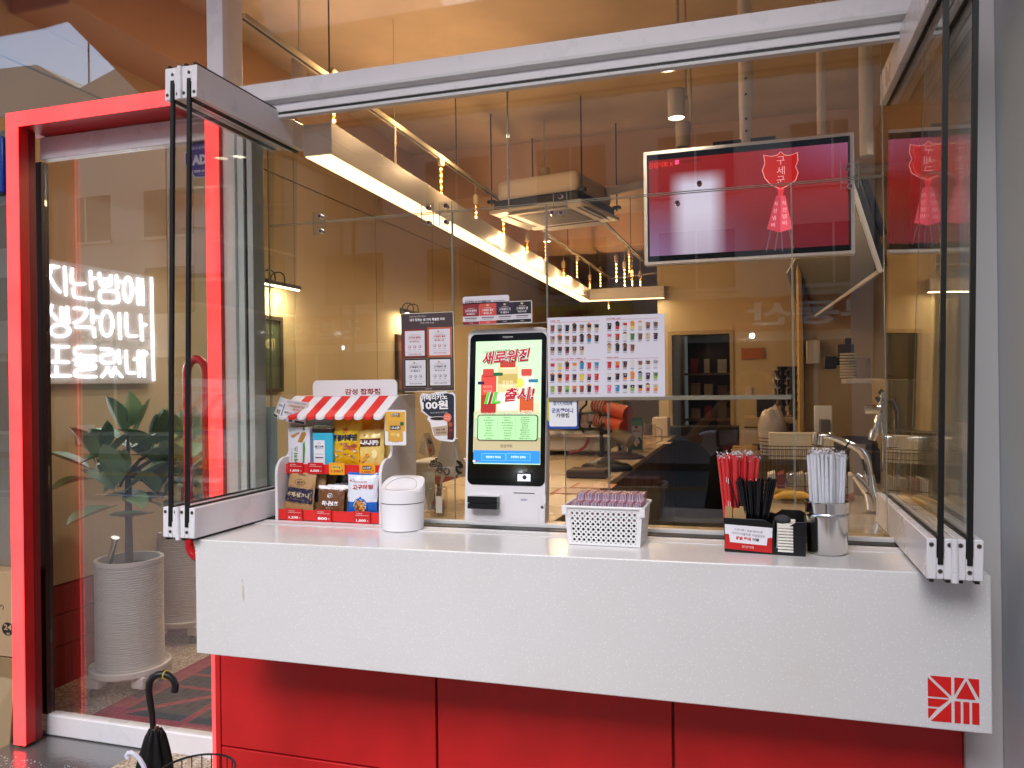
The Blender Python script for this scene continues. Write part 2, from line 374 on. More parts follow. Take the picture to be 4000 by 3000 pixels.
# transom glass above the door and window
b = MB(); b.box(-6, -2.02, 2.60, 2.61, 2.68, 3.9, GLT)
b.box(-1.94, .60, 2.60, 2.61, 2.67, 3.9, glass('low_reflection_glass', (.97, .96, .94), .012))
# ------------------------------------------------ window frame
wf = thing('window_frame', 'white aluminium frame of the open serving window', 'window frame', (-.7, 2.6, 1.0))
tr = b.build('transom_pane', wf, smooth=0)
b = MB(); b.box(-2.012, -1.938, 2.575, 2.70, 2.674, 3.9, WM); b.build('mullion', wf, bevel=.003)
b = MB(); b.box(-1.953, -1.90, 2.585, 2.70, 1.0, 2.66, WM2); b.box(-1.90, -1.872, 2.60, 2.70, 1.0, 2.66, WM); b.box(-1.872, -1.86, 2.61, 2.69, 1.02, 2.53, GASK); b.box(-1.86, -1.835, 2.605, 2.68, 1.0, 2.53, WM2); b.build('side_jamb', wf, bevel=.002)
b = MB()
b.box(-1.952, .60, 2.60, 2.64, 2.604, 2.664, WM); b.prism([(-1.952, 2.60, 2.604), (-1.952, 2.578, 2.597), (-1.952, 2.578, 2.585), (-1.952, 2.60, 2.576)], (2.552, 0, 0), WM2)
b.box(-1.952, .60, 2.601, 2.64, 2.545, 2.603, WM); b.build('header', wf, bevel=.002)
b = MB(); b.box(-1.952, .60, 2.606, 2.636, 2.536, 2.545, GASK); b.build('seal', wf, smooth=0)
b = MB(); b.box(-1.952, .60, 2.603, 2.632, 2.525, 2.536, WM2); b.build('head_track', wf, bevel=.001)
b = MB(); b.box(-1.86, .56, 2.475, 2.53, 1.0, 1.0025, WM2); b.box(-1.86, .56, 2.531, 2.55, 1.0, 1.0035, WM); b.box(-1.86, .56, 2.551, 2.61, 1.0, 1.006, GASK); b.box(-1.86, .56, 2.611, 2.64, 1.0, 1.016, WM2)
b.build('sill_track', wf, bevel=.001)
# ------------------------------------------------ counter
ct = thing('counter', 'long speckled white serving counter with a deep front', 'counter', (-.6, 2.3, .6))
b = MB(); fl, frr = Vector((-1.768, 2.173, 0)), Vector((.571, 2.254, 0))
top = [(-1.768, 2.173), (.571, 2.254), (.571, 2.62), (-1.768, 2.62)]
b.prism([(x, y, .62) for x, y in top], (0, 0, .38), SPECK)
# lower edge slopes very slightly as in the photo
for v in b.v:
    if v.z < .7: v.z = .6237 if v.x < 0 else .596
cs = b.build('slab', ct, bevel=.004, seg=3); recalc(cs)
# logo on the slab front
ld = (frr-fl).normalized(); ln = Vector((ld.y, -ld.x, 0))
def onslab(px, py, off=.0012):
    d = ray(px, py); t = (fl-CC).dot(ln)/d.dot(ln); return CC+d*t+ln*off
g0, g1, g2, g3 = [onslab(*p) for p in ((3300+447/1.3829, 1800+1158/1.3829), (3300+725/1.3829, 1800+1180/1.3829), (3300+727/1.3829, 1800+1427/1.3829), (3300+450/1.3829, 1800+1403/1.3829))]
def LG(u, v):   # u right, v down, 0..1
    o = (g0+g3)/2+Vector((0, 0, 0)); top_ = g0*(1-u)+g1*u; bot_ = g3*(1-u)+g2*u; return top_*(1-v)+bot_*v
b = MB(); LR = mat((.75, .012, .01), .35, name='red_logo_vinyl')
for pl in ([(.04, 0), (.46, 0), (.46, .42)], [(0, .04), (.42, .46), (0, .46)], [(.52, 0), (.72, 0), (.52, .40)], [(.75, .06), (.93, .46), (.55, .46)], [(.78, 0), (1, 0), (1, .43)],
           [(0, .5), (.42, .5), (.22, .68), (0, .68)], [(0, .72), (.18, .72), (.02, .94), (0, .94)], [(.46, .54), (.46, 1), (.05, 1)], [(.52, .52), (.64, .52), (.64, 1), (.52, 1)], [(.69, .52), (.81, .52), (.81, 1), (.69, 1)], [(.86, .52), (1, .52), (1, 1), (.86, 1)]):
    b.poly([LG(u, v) for u, v in pl][::-1], LR)
b.build('logo', ct, smooth=0)
b = MB(); SM = mat('#cfc8b4', .4, name='drip_mark')
for pts in ([(946, 2288), (951, 2286), (953, 2310), (955, 2335), (951, 2350), (947, 2330)], [(944, 2262), (949, 2262), (948, 2274), (945, 2276)], [(1560, 2250), (1564, 2251), (1563, 2262)]): b.poly([onslab(*p, .0008) for p in pts], SM)
b.build('drip_marks', ct, smooth=0)
# ------------------------------------------------ red base wall
bw = thing('base_wall', 'red metal panelled wall under the white counter', 'wall', (-.7, 2.5, 0))
b = MB(); b.box(-1.88, .56, 2.52, 2.60, -.2, 1.0, REDD)
xs = [-1.93, Y(1703, 2650, 2.5).x, Y(2628, 2750, 2.5).x, .562]
for i in range(3):
    zz = Y(940, 2925, 2.5).z if i == 0 else Y(940, 2925, 2.5).z
    b.box(xs[i]+.004, xs[i+1]-.004, 2.5, 2.52, zz+.003, .99, RED); b.box(xs[i]+.004, xs[i+1]-.004, 2.5, 2.52, -.2, zz-.003, RED)
b.build('panel', bw, bevel=.003)
b = MB(); b.box(-1.952, -1.93, 2.50, 2.60, -.2, 1.0, RED); b.build('side_trim', bw, bevel=.002)

# ================================================================== folding glass leaves
def leaf(xc, near, far, lean, label, screws_side):
    t = thing('folding_glass_leaf', label, 'glass panel', (xc, near, 1.0), 'folding glass leaves of the serving window')
    hw = .03
    def ln_(v): v.x += (v.z-1.0)*lean; return v
    def fin(b): [ln_(v) for v in b.v]
    b = MB(); b.box(xc-hw, xc-.008, near, far, 1.008, 1.108, WM); b.box(xc+.008, xc+hw, near, far, 1.008, 1.108, WM); b.box(xc-.008, xc+.008, near, far, 1.008, 1.06, WM); fin(b); b.build('bottom_rail', t, bevel=.0025)
    b = MB(); b.box(xc-hw, xc-.008, near, far, 2.447, 2.553, WM); b.box(xc+.008, xc+hw, near, far, 2.447, 2.553, WM); b.box(xc-.008, xc+.008, near, far, 2.5, 2.553, WM); fin(b); b.build('top_rail', t, bevel=.0025)
    b = MB(); b.box(xc-.004, xc+.004, near+.005, far-.004, 1.06, 2.5, GL); fin(b); b.build('pane', t, smooth=0)
    b = MB(); b.box(xc-.0062, xc+.0062, near-.003, near+.008, 1.045, 2.51, GASK); fin(b)
    for z0 in (1.1065, 2.4435):
        for sx in (-1, 1): b2 = b.v.__len__(); b.box(xc+sx*.0045, xc+sx*.0095, near+.008, far-.002, z0, z0+.005, GASK); [ln_(v) for v in b.v[b2:]]
    b.build('gasket', t, smooth=0)
    b = MB()
    for sx in (-1, 1):
        b.box(xc+sx*.018-.005, xc+sx*.018+.005, near+.004, far, 1.0, 1.008, GASK); b.box(xc+sx*.018-.005, xc+sx*.018+.005, near+.004, far, 2.553, 2.562, GASK)
    fin(b); bs = b; b = MB(); b.v = bs.v[:8]+bs.v[16:24]; b.f = bs.f[:12]; b.m = bs.m[:12]; b.mats = bs.mats; b.build('lower_brush_seal', t, smooth=0); b = MB(); b.v = bs.v[8:16]+bs.v[24:32]; b.f = bs.f[:12]; b.m = bs.m[:12]; b.mats = bs.mats; b.build('upper_brush_seal', t, smooth=0)
    ssc = mat('#7a726a', .3, metal=.8, name='screw_steel'); dk = mat('#1c1815', .6)
    for dx, z in ((-.02, 1.093), (.02, 1.093), (0, 1.028), (-.02, 2.465), (.02, 2.465), (0, 2.53)):
        b = MB(); b.cyl((xc+dx, near+.002, z), (xc+dx, near-.0015, z), .0055, ssc, 14)
        b.box(xc+dx-.003, xc+dx+.003, near-.0022, near-.0014, z-.0006, z+.0006, dk); b.box(xc+dx-.0006, xc+dx+.0006, near-.0022, near-.0013, z-.003, z+.003, dk); fin(b); b.build('screw', t)
    return t
NY = 2.145
leaf(-1.777, NY, 2.78, .021, 'folded glass leaf beside the snack stand, nearer the snack stand of its pair', 1)
leaf(-1.842, NY, 2.72, .021, 'folded glass leaf in front of the lit red door post, outer one of its pair', 1)
leaf(.433, NY, 2.98, .021, 'folded glass leaf beside the steel straw cup, inner one of its pair', 1)
leaf(.497, NY, 2.95, .021, 'folded glass leaf nearest the grey side wall', 1)
def hinge(xc, label, lean=.021):
    for z0, nm in ((1.0, 'bottom'), (2.443, 'top')):
        t = thing('hinge', label % nm, 'hinge', (xc, NY-.004, z0)); dx = (z0-1.0)*lean
        for k, (a, c) in enumerate(((.0, .026), (.0265, .08), (.0805, .108))):
            b = MB(); b.cyl((xc+dx, NY-.002, z0+a+.002), (xc+dx, NY-.002, z0+c+.002), .0085, WM, 16); b.build('knuckle', t, bevel=.0006)
hinge(-1.8095, 'white barrel hinge joining the %s rails of the folded leaves by the snack stand'); hinge(.465, 'white barrel hinge joining the %s rails of the folded leaves by the grey wall')
# ================================================================== acrylic screens
AY = 2.70
def screen(x0, x1, z0, z1, label):
    t = thing('acrylic_screen', label, 'screen', ((x0+x1)/2, AY, z0), 'clear acrylic screens behind the window')
    b = MB(); b.box(x0+.004, x1-.004, AY+.0, AY+.006, z0+.004, z1-.004, ACR); b.build('sheet', t, smooth=0)
    b = MB()
    b.box(x0, x0+.0018, AY-.001, AY+.007, z0, z1, EDGE); b.box(x1-.0018, x1, AY-.001, AY+.007, z0, z1, EDGE); b.box(x0+.0018, x1-.0018, AY-.001, AY+.007, z0, z0+.0016, EDGE); b.box(x0+.0018, x1-.0018, AY-.001, AY+.007, z1-.0016, z1, EDGE)
    b.build('rim', t, smooth=0)
xsm = Y(1985, 700, AY).x; jz = 2.138; KL = Y(1775, 1700, AY).x; KR_ = Y(2137, 1400, AY).x+.003
screen(-1.83, xsm, jz+.002, 2.565, 'upper clear acrylic screen over the air conditioner side')
screen(xsm, .40, jz+.002, 2.565, 'upper clear acrylic screen across the wall television')
screen(-1.83, Y(1775, 1700, AY).x, 1.0, jz-.002, 'tall clear acrylic screen behind the snack stand')
screen(KL+.002, KR_-.001, 1.715, jz-.002, 'clear acrylic screen above the ordering kiosk')
screen(KR_+.001, Y(3100, 1555, AY).x, 1.452, jz-.002, 'clear acrylic screen carrying the picture menu, open below it')
screen(Y(2378, 1700, AY).x, Y(3100, 1555, AY).x, 1.0, 1.4485, 'low clear acrylic screen under the picture menu')
screen(Y(3102, 1555, AY).x, .40, 1.0, jz-.002, 'clear acrylic screen in front of the sink tap')
screen(Y(2205, 1700, AY).x, Y(2376, 1700, AY).x, 1.0, 1.45, 'narrow clear acrylic screen just beyond the ordering kiosk')
b = MB(); zz = 1.449; b.box(KR_+.004, Y(3090, 1555, AY).x, AY-.014, AY-.001, zz-.010, zz+.002, mat('#857d6c', .3)); tag(b.build('acrylic_rail', bevel=.001), 'thin clear rail along the bottom edge of the menu screen', 'rail')
def clip(pxs, plate, label):
    t = thing('screen_clip', label, 'clip', tuple(Y(*pxs[0], AY)), 'bolted clips on the acrylic joint')
    if plate: 
        b = MB(); p, q = Y(plate[0], plate[1], AY), Y(plate[2], plate[3], AY); b.box(p.x, q.x, AY-.006, AY-.0012, q.z, p.z, ACR)
        for e in (p.x, q.x): b.box(e-.0006, e+.0006, AY-.0065, AY-.0013, q.z, p.z, EDGE)
        b.build('plate', t, smooth=0)
    for px, py in pxs:
        c = Y(px, py, AY-.018); b = MB(); b.cyl((c.x, AY, c.z), (c.x, AY-.018, c.z), .0085, CHROME, 20); b.cyl((c.x, AY-.018, c.z), (c.x, AY-.0185, c.z), .0065, mat('#b06a66', .12, metal=1), 20); b.build('bolt', t)
def z12(x, y): return (1200+x/1.276, y/1.276)
clip([z12(60, 1076), z12(65, 1150)], (*z12(32, 1060), *z12(92, 1168)), 'acrylic clip with two bolts nearest the folded leaves')
clip([z12(600, 1034), z12(604, 1110)], (*z12(570, 1018), *z12(632, 1128)), 'acrylic clip with two bolts in front of the glowing light bar')
clip([z12(690, 1025), z12(690, 1105)], (*z12(660, 1010), *z12(724, 1122)), 'acrylic clip with two bolts beside the clip on the light bar')
clip([z12(1258, 976), z12(1220, 1060), z12(1264, 1060)], (*z12(1228, 960), *z12(1296, 1072)), 'acrylic clip with three bolts in front of the air conditioner')
def z24(x, y): return (2400+x/1.276, y/1.276)
clip([z24(423, 912)], None, 'single steel bolt high on the glow of the television picture'); clip([z24(313, 1010)], None, 'single reddish bolt low on the television picture')
clip([z24(1168, 830), z24(1175, 928)], (*z24(1127, 812), *z24(1217, 940)), 'acrylic clip with two bolts over the bezel of the television')

# ================================================================== linear light
LB = mat('#b9b4ac', .4, name='grey_light_housing'); LE = mat((1.0, .70, .34), .5, emit=1.7, name='warm_led_diffuser')
LZ = 2.6; A0 = Z(1185, 614, LZ); A1 = Z(2269, 1180, LZ); d = (A1-A0).normalized(); sd_ = Vector((d.y, -d.x, 0)); wd = .15; E1 = A1+sd_*(Z(2593, 1163, LZ)-A1).length
lt = thing('linear_light', 'long grey L-shaped ceiling light with a glowing warm underside', 'ceiling light', tuple(A0))
b = MB()
b.prism([A0+Vector((0, 0, .004)), A0+sd_*wd+Vector((0, 0, .004)), A1+sd_*wd-d*wd+Vector((0, 0, .004)), E1-d*wd+Vector((0, 0, .004)), E1+Vector((0, 0, .004)), A1+Vector((0, 0, .004))], (0, 0, .15), LB); hb_ = b.build('housing', lt, bevel=.002); recalc(hb_)
g = .008
b = MB(); z_ = Vector((0, 0, 0))
b.prism([A0+sd_*g+d*g, A0+sd_*(wd-g)+d*g, A1+sd_*(wd-g)-d*(wd-g), E1-d*(wd-g)-sd_*g, E1-d*g-sd_*g, A1+sd_*g-d*g], (0, 0, .003), LE); o = b.build('diffuser', lt, smooth=0); recalc(o)
def area(p, q, wdt, col, e, name):
    L = (q-p).length; l = bpy.data.lights.new(name, 'AREA'); l.shape = 'RECTANGLE'; l.size = L; l.size_y = wdt; l.energy = e*.2; l.color = col
    o = bpy.data.objects.new(name, l); sc.collection.objects.link(o); m = (p+q)/2; x = (q-p).normalized(); zz = Vector((0, 0, 1)); y = zz.cross(x)
    mm = Matrix((x, y, zz)).transposed().to_4x4(); mm.translation = m+Vector((0, 0, -.004)); o.matrix_world = mm; return o
area(A0+sd_*wd/2, A1+sd_*wd/2, .12, (1, .78, .52), 100, 'linear_light_lamp'); area(A1-d*wd/2, E1-d*wd/2, .12, (1, .78, .52), 15, 'linear_light_end_lamp')
for pt in (A0+d*.9+sd_*wd/2, A0+d*4+sd_*wd/2, E1-d*.07-sd_*.1):
    b = MB(); b.cyl(pt+Vector((0, 0, .15)), Vector((pt.x, pt.y, CZ)), .0015, mat('#8a8070', .4), 6); b.build('hanging_wire', lt)
# ================================================================== tracks and tube bulbs
TZ = 3.0; TR = mat('#b3a68c', .5, name='track_metal'); TRD = mat('#1c150e', .5)
def track(p, q, label):
    p, q = Z(*p, TZ), Z(*q, TZ); t = thing('light_track', label, 'light track', tuple(p), 'ceiling light tracks')
    b = MB(); b.bar(p, q, .035, .02, TR); b.build('rail', t, smooth=0)
    b = MB(); b.bar(p-Vector((0, 0, .011)), q-Vector((0, 0, .011)), .012, .002, TRD); b.build('slot', t, smooth=0)
    n = max(2, int((q-p).length/1.5))
    for i in range(n):
        m_ = p.lerp(q, (i+.4)/n); b = MB(); b.cyl(m_+Vector((0, 0, .01)), (m_.x, m_.y, CZ), .004, TRD, 6); b.build('drop_rod', t)
    return p, q
def trk1(px): return (px, 251+.7165*(px-1216))
def trk2(px): return (px, 883+.986*(px-2374))
track((945, 62), trk1(2386), 'long light track running back past the air conditioner')
track(trk2(2290), trk2(2515), 'short light track ending behind the television')
track(trk1(2386), (2562, 1067), 'far crossing light track near the doorway wall')
GOLD = mat((1.0, .42, .09), .4, emit=1.5, name='amber_filament_glow'); HOT = mat((1.0, .75, .38), .4, emit=6., name='hot_filament')
SOCK = mat('#b9a78c', .5); AMB = glass('amber_tube_glass', (1, .8, .5), .05)
def bulb(px, py, tr, short=False, lab='', lamp=6):
    p = Z(*tr(px), TZ); dist = (p-CC).dot(_f); zb = CAMH+((1500-py)+(px-2000)*(-ROLL)*-1*0)/FPX*dist
    zb = Y(px, py, p.y).z; L = .11 if short else .2
    t = thing('tube_bulb', lab, 'pendant bulb', (p.x, p.y, zb), 'amber tube bulbs hung from the ceiling tracks')
    b = MB(); b.cyl((p.x, p.y, TZ-.01), (p.x, p.y, zb+L+.07), .0025, SOCK, 6); b.build('cord', t)
    b = MB(); b.lathe((p.x, p.y, zb+L), [(.018, 0), (.021, .005), (.021, .06), (.012, .075)], SOCK, 14); b.build('socket', t)
    b = MB(); b.lathe((p.x, p.y, zb), [(.001, 0), (.012, .008), (.0155, .02), (.0155, L)], AMB, 12); b.build('glass_tube', t)
    b = MB(); n = int(L/.0085); pts = []
    for i in range(n*2): a = i*.9; pts.append((p.x+.006*math.cos(a), p.y+.006*math.sin(a), zb+.012+(L-.02)*i/(n*2)))
    b.tube(pts, .0032, GOLD, 5)
    k = 2 if short else 5
    for i in range(k): b.sphere((p.x, p.y, zb+.018+(L-.04)*i/max(1, k-1)*(1 if not short else .5)), .0085, HOT, 8, (1, 1, 1.25))
    b.build('filament', t)
    if lamp:
        l = bpy.data.lights.new('bulb_lamp', 'POINT'); l.energy = lamp*.34; l.color = (1, .64, .34); l.shadow_soft_size = .03
        o = bpy.data.objects.new('bulb_lamp', l); sc.collection.objects.link(o); o.location = (p.x+.1, p.y, TZ-.06) if px < 1900 else (p.x, p.y, zb-.03)
BL = [(1302, 487, trk1, 0, 'amber tube bulb half hidden by the window header', 14), (1722, 767, trk1, 0, 'large amber tube bulb over the glowing light bar', 16), (1545, 770, trk1, 1, 'short bulb partly behind the light bar housing', 8), (1858, 858, trk1, 1, 'small unlit-looking bulb beside the first hanging rod', 0),
      (1966, 922, trk1, 0, 'tube bulb just under the edge of the air conditioner', 10), (2058, 990, trk1, 1, 'short bulb below the air conditioner flap', 8), (2131, 1018, trk1, 0, 'long tube bulb below the middle of the air conditioner', 10), (2200, 1086, trk1, 1, 'short bulb between two long bulbs below the air conditioner', 8),
      (2253, 1086, trk1, 0, 'long tube bulb third from the television', 8), (2303, 1128, trk1, 1, 'tiny bulb just above the end of the light bar', 6), (2345, 1122, trk1, 0, 'faint thin bulb above the corner of the light bar', 4),
      (2406, 1102, trk2, 0, 'long tube bulb second from the television', 8), (2438, 1120, trk2, 0, 'thin tube bulb between the two near the television', 4), (2457, 1066, trk2, 0, 'highest tube bulb next to the television edge', 8), (2468, 1118, trk2, 1, 'tiny greenish bulb above the light bar end', 2), (2500, 1118, trk2, 1, 'last short bulb below the television corner', 4)]
for px, py, tr_, s_, lb, e in BL: bulb(px, py, tr_, s_, lb, e*1.2)
bulb(2376, 1208, trk1, 1, 'lone bulb hanging just below the light bar arm', 2)
# spot lights
SPW = mat('#b2a08a', .5); SPE = mat((1, .88, .66), .5, emit=6., name='spot_lens')
def spot(px, py, r_px, z, label, on=True):
    # position from its size: lamp radius .045 m
    dist = .045*FPX/r_px; c = CC+ray(px, py)*dist
    t = thing('spotlight', label, 'spotlight', tuple(c), 'cylindrical ceiling spotlights')
    b = MB(); b.lathe(c, [(.043, 0), (.045, .004), (.045, .15), (.038, .155)], SPW, 24, caps=False); b.lathe(c+Vector((0, 0, .155)), [(.038, 0), (.0, .002)], SPW, 24, caps=False); b.build('housing', t)
    b = MB(); b.lathe(c+Vector((0, 0, .004)), [(.0005, 0), (.041, 0)], SPE if on else mat('#6b5b48', .3), 24, caps=False); b.build('lens', t)
    b = MB(); b.cyl(c+Vector((.05, 0, .1)), c+Vector((.05, 0, .22)), .006, SPW, 8); b.cyl(c+Vector((.05, 0, .2)), Vector((c.x+.05, c.y, CZ)), .008, SPW, 8); b.cyl(c+Vector((.044, 0, .1)), c+Vector((.062, 0, .1)), .012, SPW, 12); b.build('bracket', t)
    if on:
        l = bpy.data.lights.new('spot_lamp', 'SPOT'); l.energy = 14; l.color = (1, .82, .6); l.spot_size = R(100); l.spot_blend = .6; l.shadow_soft_size = .04
        o = bpy.data.objects.new('spot_lamp', l); sc.collection.objects.link(o); o.location = c-Vector((0, 0, .01))
spot(*z24(309, 590), 33, 0, 'lit spotlight hanging above the television corner'); spot(*z24(264, 345), 37, 0, 'lit spotlight just under the window header'); spot(*z24(342, 735), 28, 0, 'dim spotlight lower behind the other two', False)
for i, (x, y) in enumerate(((-2.3, 3.7), (-1.6, 6.2), (-.6, 11.9), (.9, 4.2), (1.4, 6.0), (.6, 8.0), (-2.2, 8.6), (1.6, 3.6))):  # the plant and doorway spotlights are added to brighten those dim areas
    c = Vector((x, y, 3.1)); t = thing('spotlight', 'cylindrical spotlight over the %s' % ['plants behind the door, added to brighten them', 'till side of the room', 'shelf inside the doorway, added to lighten the opening', 'sink worktop', 'kitchen shelf', 'doorway end of the kitchen', 'far panelled wall', 'sink beside the window'][i], 'spotlight', tuple(c), 'cylindrical ceiling spotlights')
    b = MB(); b.lathe(c, [(.043, 0), (.045, .004), (.045, .15), (.038, .155)], SPW, 20, caps=False); b.cyl(c+Vector((0, 0, .15)), c+Vector((0, 0, .55)), .008, SPW, 8); b.build('housing', t)
    b = MB(); b.lathe(c+Vector((0, 0, .004)), [(.0005, 0), (.041, 0)], SPE, 20, caps=False); b.build('lens', t)
    l = bpy.data.lights.new('spot_lamp', 'SPOT'); l.energy = (34, 8, 5, 12, 8, 3, 3, 11)[i]; l.color = (1, .92, .8) if i == 0 else (1, .82, .6); l.spot_size = R(110); l.spot_blend = .6; l.shadow_soft_size = .04
    o = bpy.data.objects.new('spot_lamp', l); sc.collection.objects.link(o); o.location = c-Vector((0, 0, .01))
# ================================================================== air conditioner
def z19(x, y): return (1900+x/2.765, 700+y/2.765)
az = 2.85; q = [Z(*z19(*p), az) for p in ((20, 375), (1030, 240), (1330, 485))]
ax = (q[1]-q[0]); AW = .80; c0 = q[0]; ux = Vector((ax.x, ax.y, 0)).normalized(); uy = Vector((-ux.y, ux.x, 0)); AD = .8
ac = thing('air_conditioner', 'white square cassette air conditioner hung on thin rods', 'air conditioner', tuple(c0))
ctr = c0+ux*AW/2+uy*AD/2
ACW = mat('#d8d0c4', .5, name='white_plastic'); ACD = mat('#2d2a28', .6)
b = MB(); b.obox(ctr+Vector((0, 0, .012)), ux*AW/2, uy*AD/2, (0, 0, .014), ACW); b.build('panel', ac, bevel=.012, seg=3)
b = MB(); b.obox(ctr+Vector((0, 0, -.003)), ux*.23, uy*.23, (0, 0, .003), mat('#8c8070', .6))
for i in range(15):
    for j in range(15):
        b.obox(ctr+ux*(-.21+.03*i)+uy*(-.21+.03*j)+Vector((0, 0, -.0065)), ux*.011, uy*.005, (0, 0, .001), ACD)
b.build('intake_grille', ac, smooth=0)
for k, (e, f_2) in enumerate(((ux, uy), (-ux, -uy), (uy, -ux), (-uy, ux))):
    b = MB(); cc_ = ctr+f_2*.315; b.obox(cc_+Vector((0, 0, -.001)), e*.25, f_2*.022, (0, 0, .0025), ACD); b.build('air_slot', ac, smooth=0)
    b = MB(); b.obox(cc_+f_2*.035+Vector((0, 0, -.012)), e*.25, f_2*.024+Vector((0, 0, -.012)), Vector((0, 0, .003)), ACW); b.build('flap', ac, bevel=.002)
b = MB(); b.obox(ctr+Vector((0, 0, .06)), ux*.37, uy*.37, (0, 0, .045), ACD); b.build('rubber_collar', ac, bevel=.02)
b = MB(); b.obox(ctr+Vector((0, 0, .18)), ux*.355, uy*.355, (0, 0, .085), mat('#cfc3b2', .7)); b.build('body', ac, bevel=.05, seg=4)
for sx, sy in ((-1, -1), (1, -1), (-1, 1), (1, 1)):
    p = ctr+ux*.39*sx+uy*.36*sy; b = MB(); b.cyl(p+Vector((0, 0, .07)), Vector((p.x, p.y, CZ)), .006, ACD, 8); b.obox(p+Vector((0, 0, .1)), ux*.03, uy*.02, (0, 0, .012), ACD); b.build('hanging_rod', ac)
b = MB(); pp = ctr+ux*.4+Vector((0, .2, .2)); b.tube([pp, pp+Vector((.3, .05, .05)), pp+Vector((2.4, .2, .05))], .035, mat('#b0a595', .7), 10); tag(b.build('duct_pipe'), 'insulated grey pipe running sideways from the air conditioner', 'pipe')

# ================================================================== televisions
TY = 4.0; WB = mat('#f2f0f2', .3, name='white_bezel'); 
tv = thing('television', 'white framed television showing a red charity advert', 'television', tuple(Y(2925, 790, TY)))
p = Y(2512, 603, TY); q_ = Y(3342, 985, TY); x0, x1, z0, z1 = p.x, q_.x, 2.09, 2.665
b = MB(); b.box(x0, x1, TY, TY+.05, z0, z1, WB); b.build('bezel', tv, bevel=.006, seg=3)
b = MB(); b.box(x0+.018, x1-.018, TY-.001, TY+.01, z0+.018, z1-.018, mat('#0a0709', .15)); b.build('black_border', tv, smooth=0)
b = MB(); b.box(x0+.1, x1-.1, TY+.05, TY+.09, z0+.1, z1-.08, mat('#181818', .5)); b.build('back_cover', tv, bevel=.01)
def _tv(n, b_):   # picture on the screen: red with a soft pale blurred shape at one side, fading to violet below
    tc = n.nodes.new('ShaderNodeTexCoord'); mp = n.nodes.new('ShaderNodeMapping'); mp.inputs['Location'].default_value = (0, 0, 0)
    n.links.new(tc.outputs['Generated'], mp.inputs[0]); sx = n.nodes.new('ShaderNodeSeparateXYZ'); n.links.new(mp.outputs[0], sx.inputs[0])
    def mth(op, a, b2=None, c2=None):
        q = n.nodes.new('ShaderNodeMath'); q.operation = op
        for i, vv in enumerate((a, b2, c2)):
            if vv is None: continue
            if isinstance(vv, (int, float)): q.inputs[i].default_value = vv
            else: n.links.new(vv, q.inputs[i])
        return q.outputs[0]
    u_, v_ = sx.outputs[0], sx.outputs[2]
    base_ = ramp(n, v_, [(0, '#6c1c26'), (.25, '#76161c'), (.55, '#8c0f10'), (1, '#900a0a')])
    # violet lower left
    vl = mth('MULTIPLY', mth('SUBTRACT', .55, u_), mth('SUBTRACT', .6, v_)); vlc = n.nodes.new('ShaderNodeClamp'); n.links.new(mth('MULTIPLY', vl, 2.4), vlc.inputs[0])
    m1 = n.nodes.new('ShaderNodeMix'); m1.data_type = 'RGBA'; n.links.new(vlc.outputs[0], m1.inputs[0]); n.links.new(base_.outputs[0], m1.inputs[6]); m1.inputs[7].default_value = (*lin('#9478a8'), 1)
    # pale soft figure: band in u with soft edges, below v=.85
    du = mth('ABSOLUTE', mth('SUBTRACT', u_, .255)); wband = mth('SUBTRACT', 1.0, mth('DIVIDE', du, .15)); wb = n.nodes.new('ShaderNodeClamp'); n.links.new(mth('MULTIPLY', wband, 1.8), wb.inputs[0])
    tv_ = n.nodes.new('ShaderNodeClamp'); n.links.new(mth('MULTIPLY', mth('SUBTRACT', .86, v_), 7), tv_.inputs[0])
    lw_ = n.nodes.new('ShaderNodeClamp'); n.links.new(mth('MULTIPLY_ADD', v_, .9, .6), lw_.inputs[0])
    fac = mth('MULTIPLY', mth('MULTIPLY', wb.outputs[0], tv_.outputs[0]), mth('MULTIPLY', lw_.outputs[0], .95))
    m2 = n.nodes.new('ShaderNodeMix'); m2.data_type = 'RGBA'; n.links.new(fac, m2.inputs[0]); n.links.new(m1.outputs[2], m2.inputs[6]); m2.inputs[7].default_value = (*lin('#d8d0e6'), 1)
    n.links.new(m2.outputs[2], b_.inputs['Emission Color']); b_.inputs['Emission Strength'].default_value = .56; b_.inputs['Base Color'].default_value = (.01, .01, .01, 1); b_.inputs['Roughness'].default_value = .12
sx0, sx1, sz0, sz1 = x0+.028, x1-.028, z0+.045, z1-.048
b = MB(); b.poly([(sx0, TY-.0016, sz0), (sx1, TY-.0016, sz0), (sx1, TY-.0016, sz1), (sx0, TY-.0016, sz1)], node_mat('tv_picture', _tv)); b.build('screen', tv, smooth=0)
def E_(h, s=.5): return mat(h, .3, emit=s, name='lit_print')
a = Art(TY-.002, .0006); k = lambda x, y: z24(x, y)
sh = [(742, 772), (780, 778), (810, 772), (829, 754), (850, 772), (880, 772), (914, 758), (917, 800), (905, 830), (918, 860), (905, 900), (870, 925), (829, 945), (780, 925), (748, 890), (735, 850), (748, 815)]
a.poly([k(*p) for p in sh], E_('#e89a94'), 1); cx_, cy_ = 829, 850
a.poly([k(cx_+(x-cx_)*.95, cy_+(y-cy_)*.95) for x, y in sh], E_('#b8120c'), 2)
for s_, yy in (('구', 800), ('세', 850), ('군', 898)): a.text(s_, *k(829, yy), 36/1.276*1.1, 32, E_('#e9a5a5'), 3)
a.poly([k(*p) for p in ((812, 940), (846, 940), (840, 975), (818, 975))], E_('#d0303a'), 1)
a.poly([k(*p) for p in ((806, 975), (852, 975), (887, 1140), (824, 1158), (760, 1142))], E_('#d84a5e'), 1); a.poly([k(*p) for p in ((806, 975), (829, 980), (826, 1158), (760, 1142))], E_('#b83448'), 2)
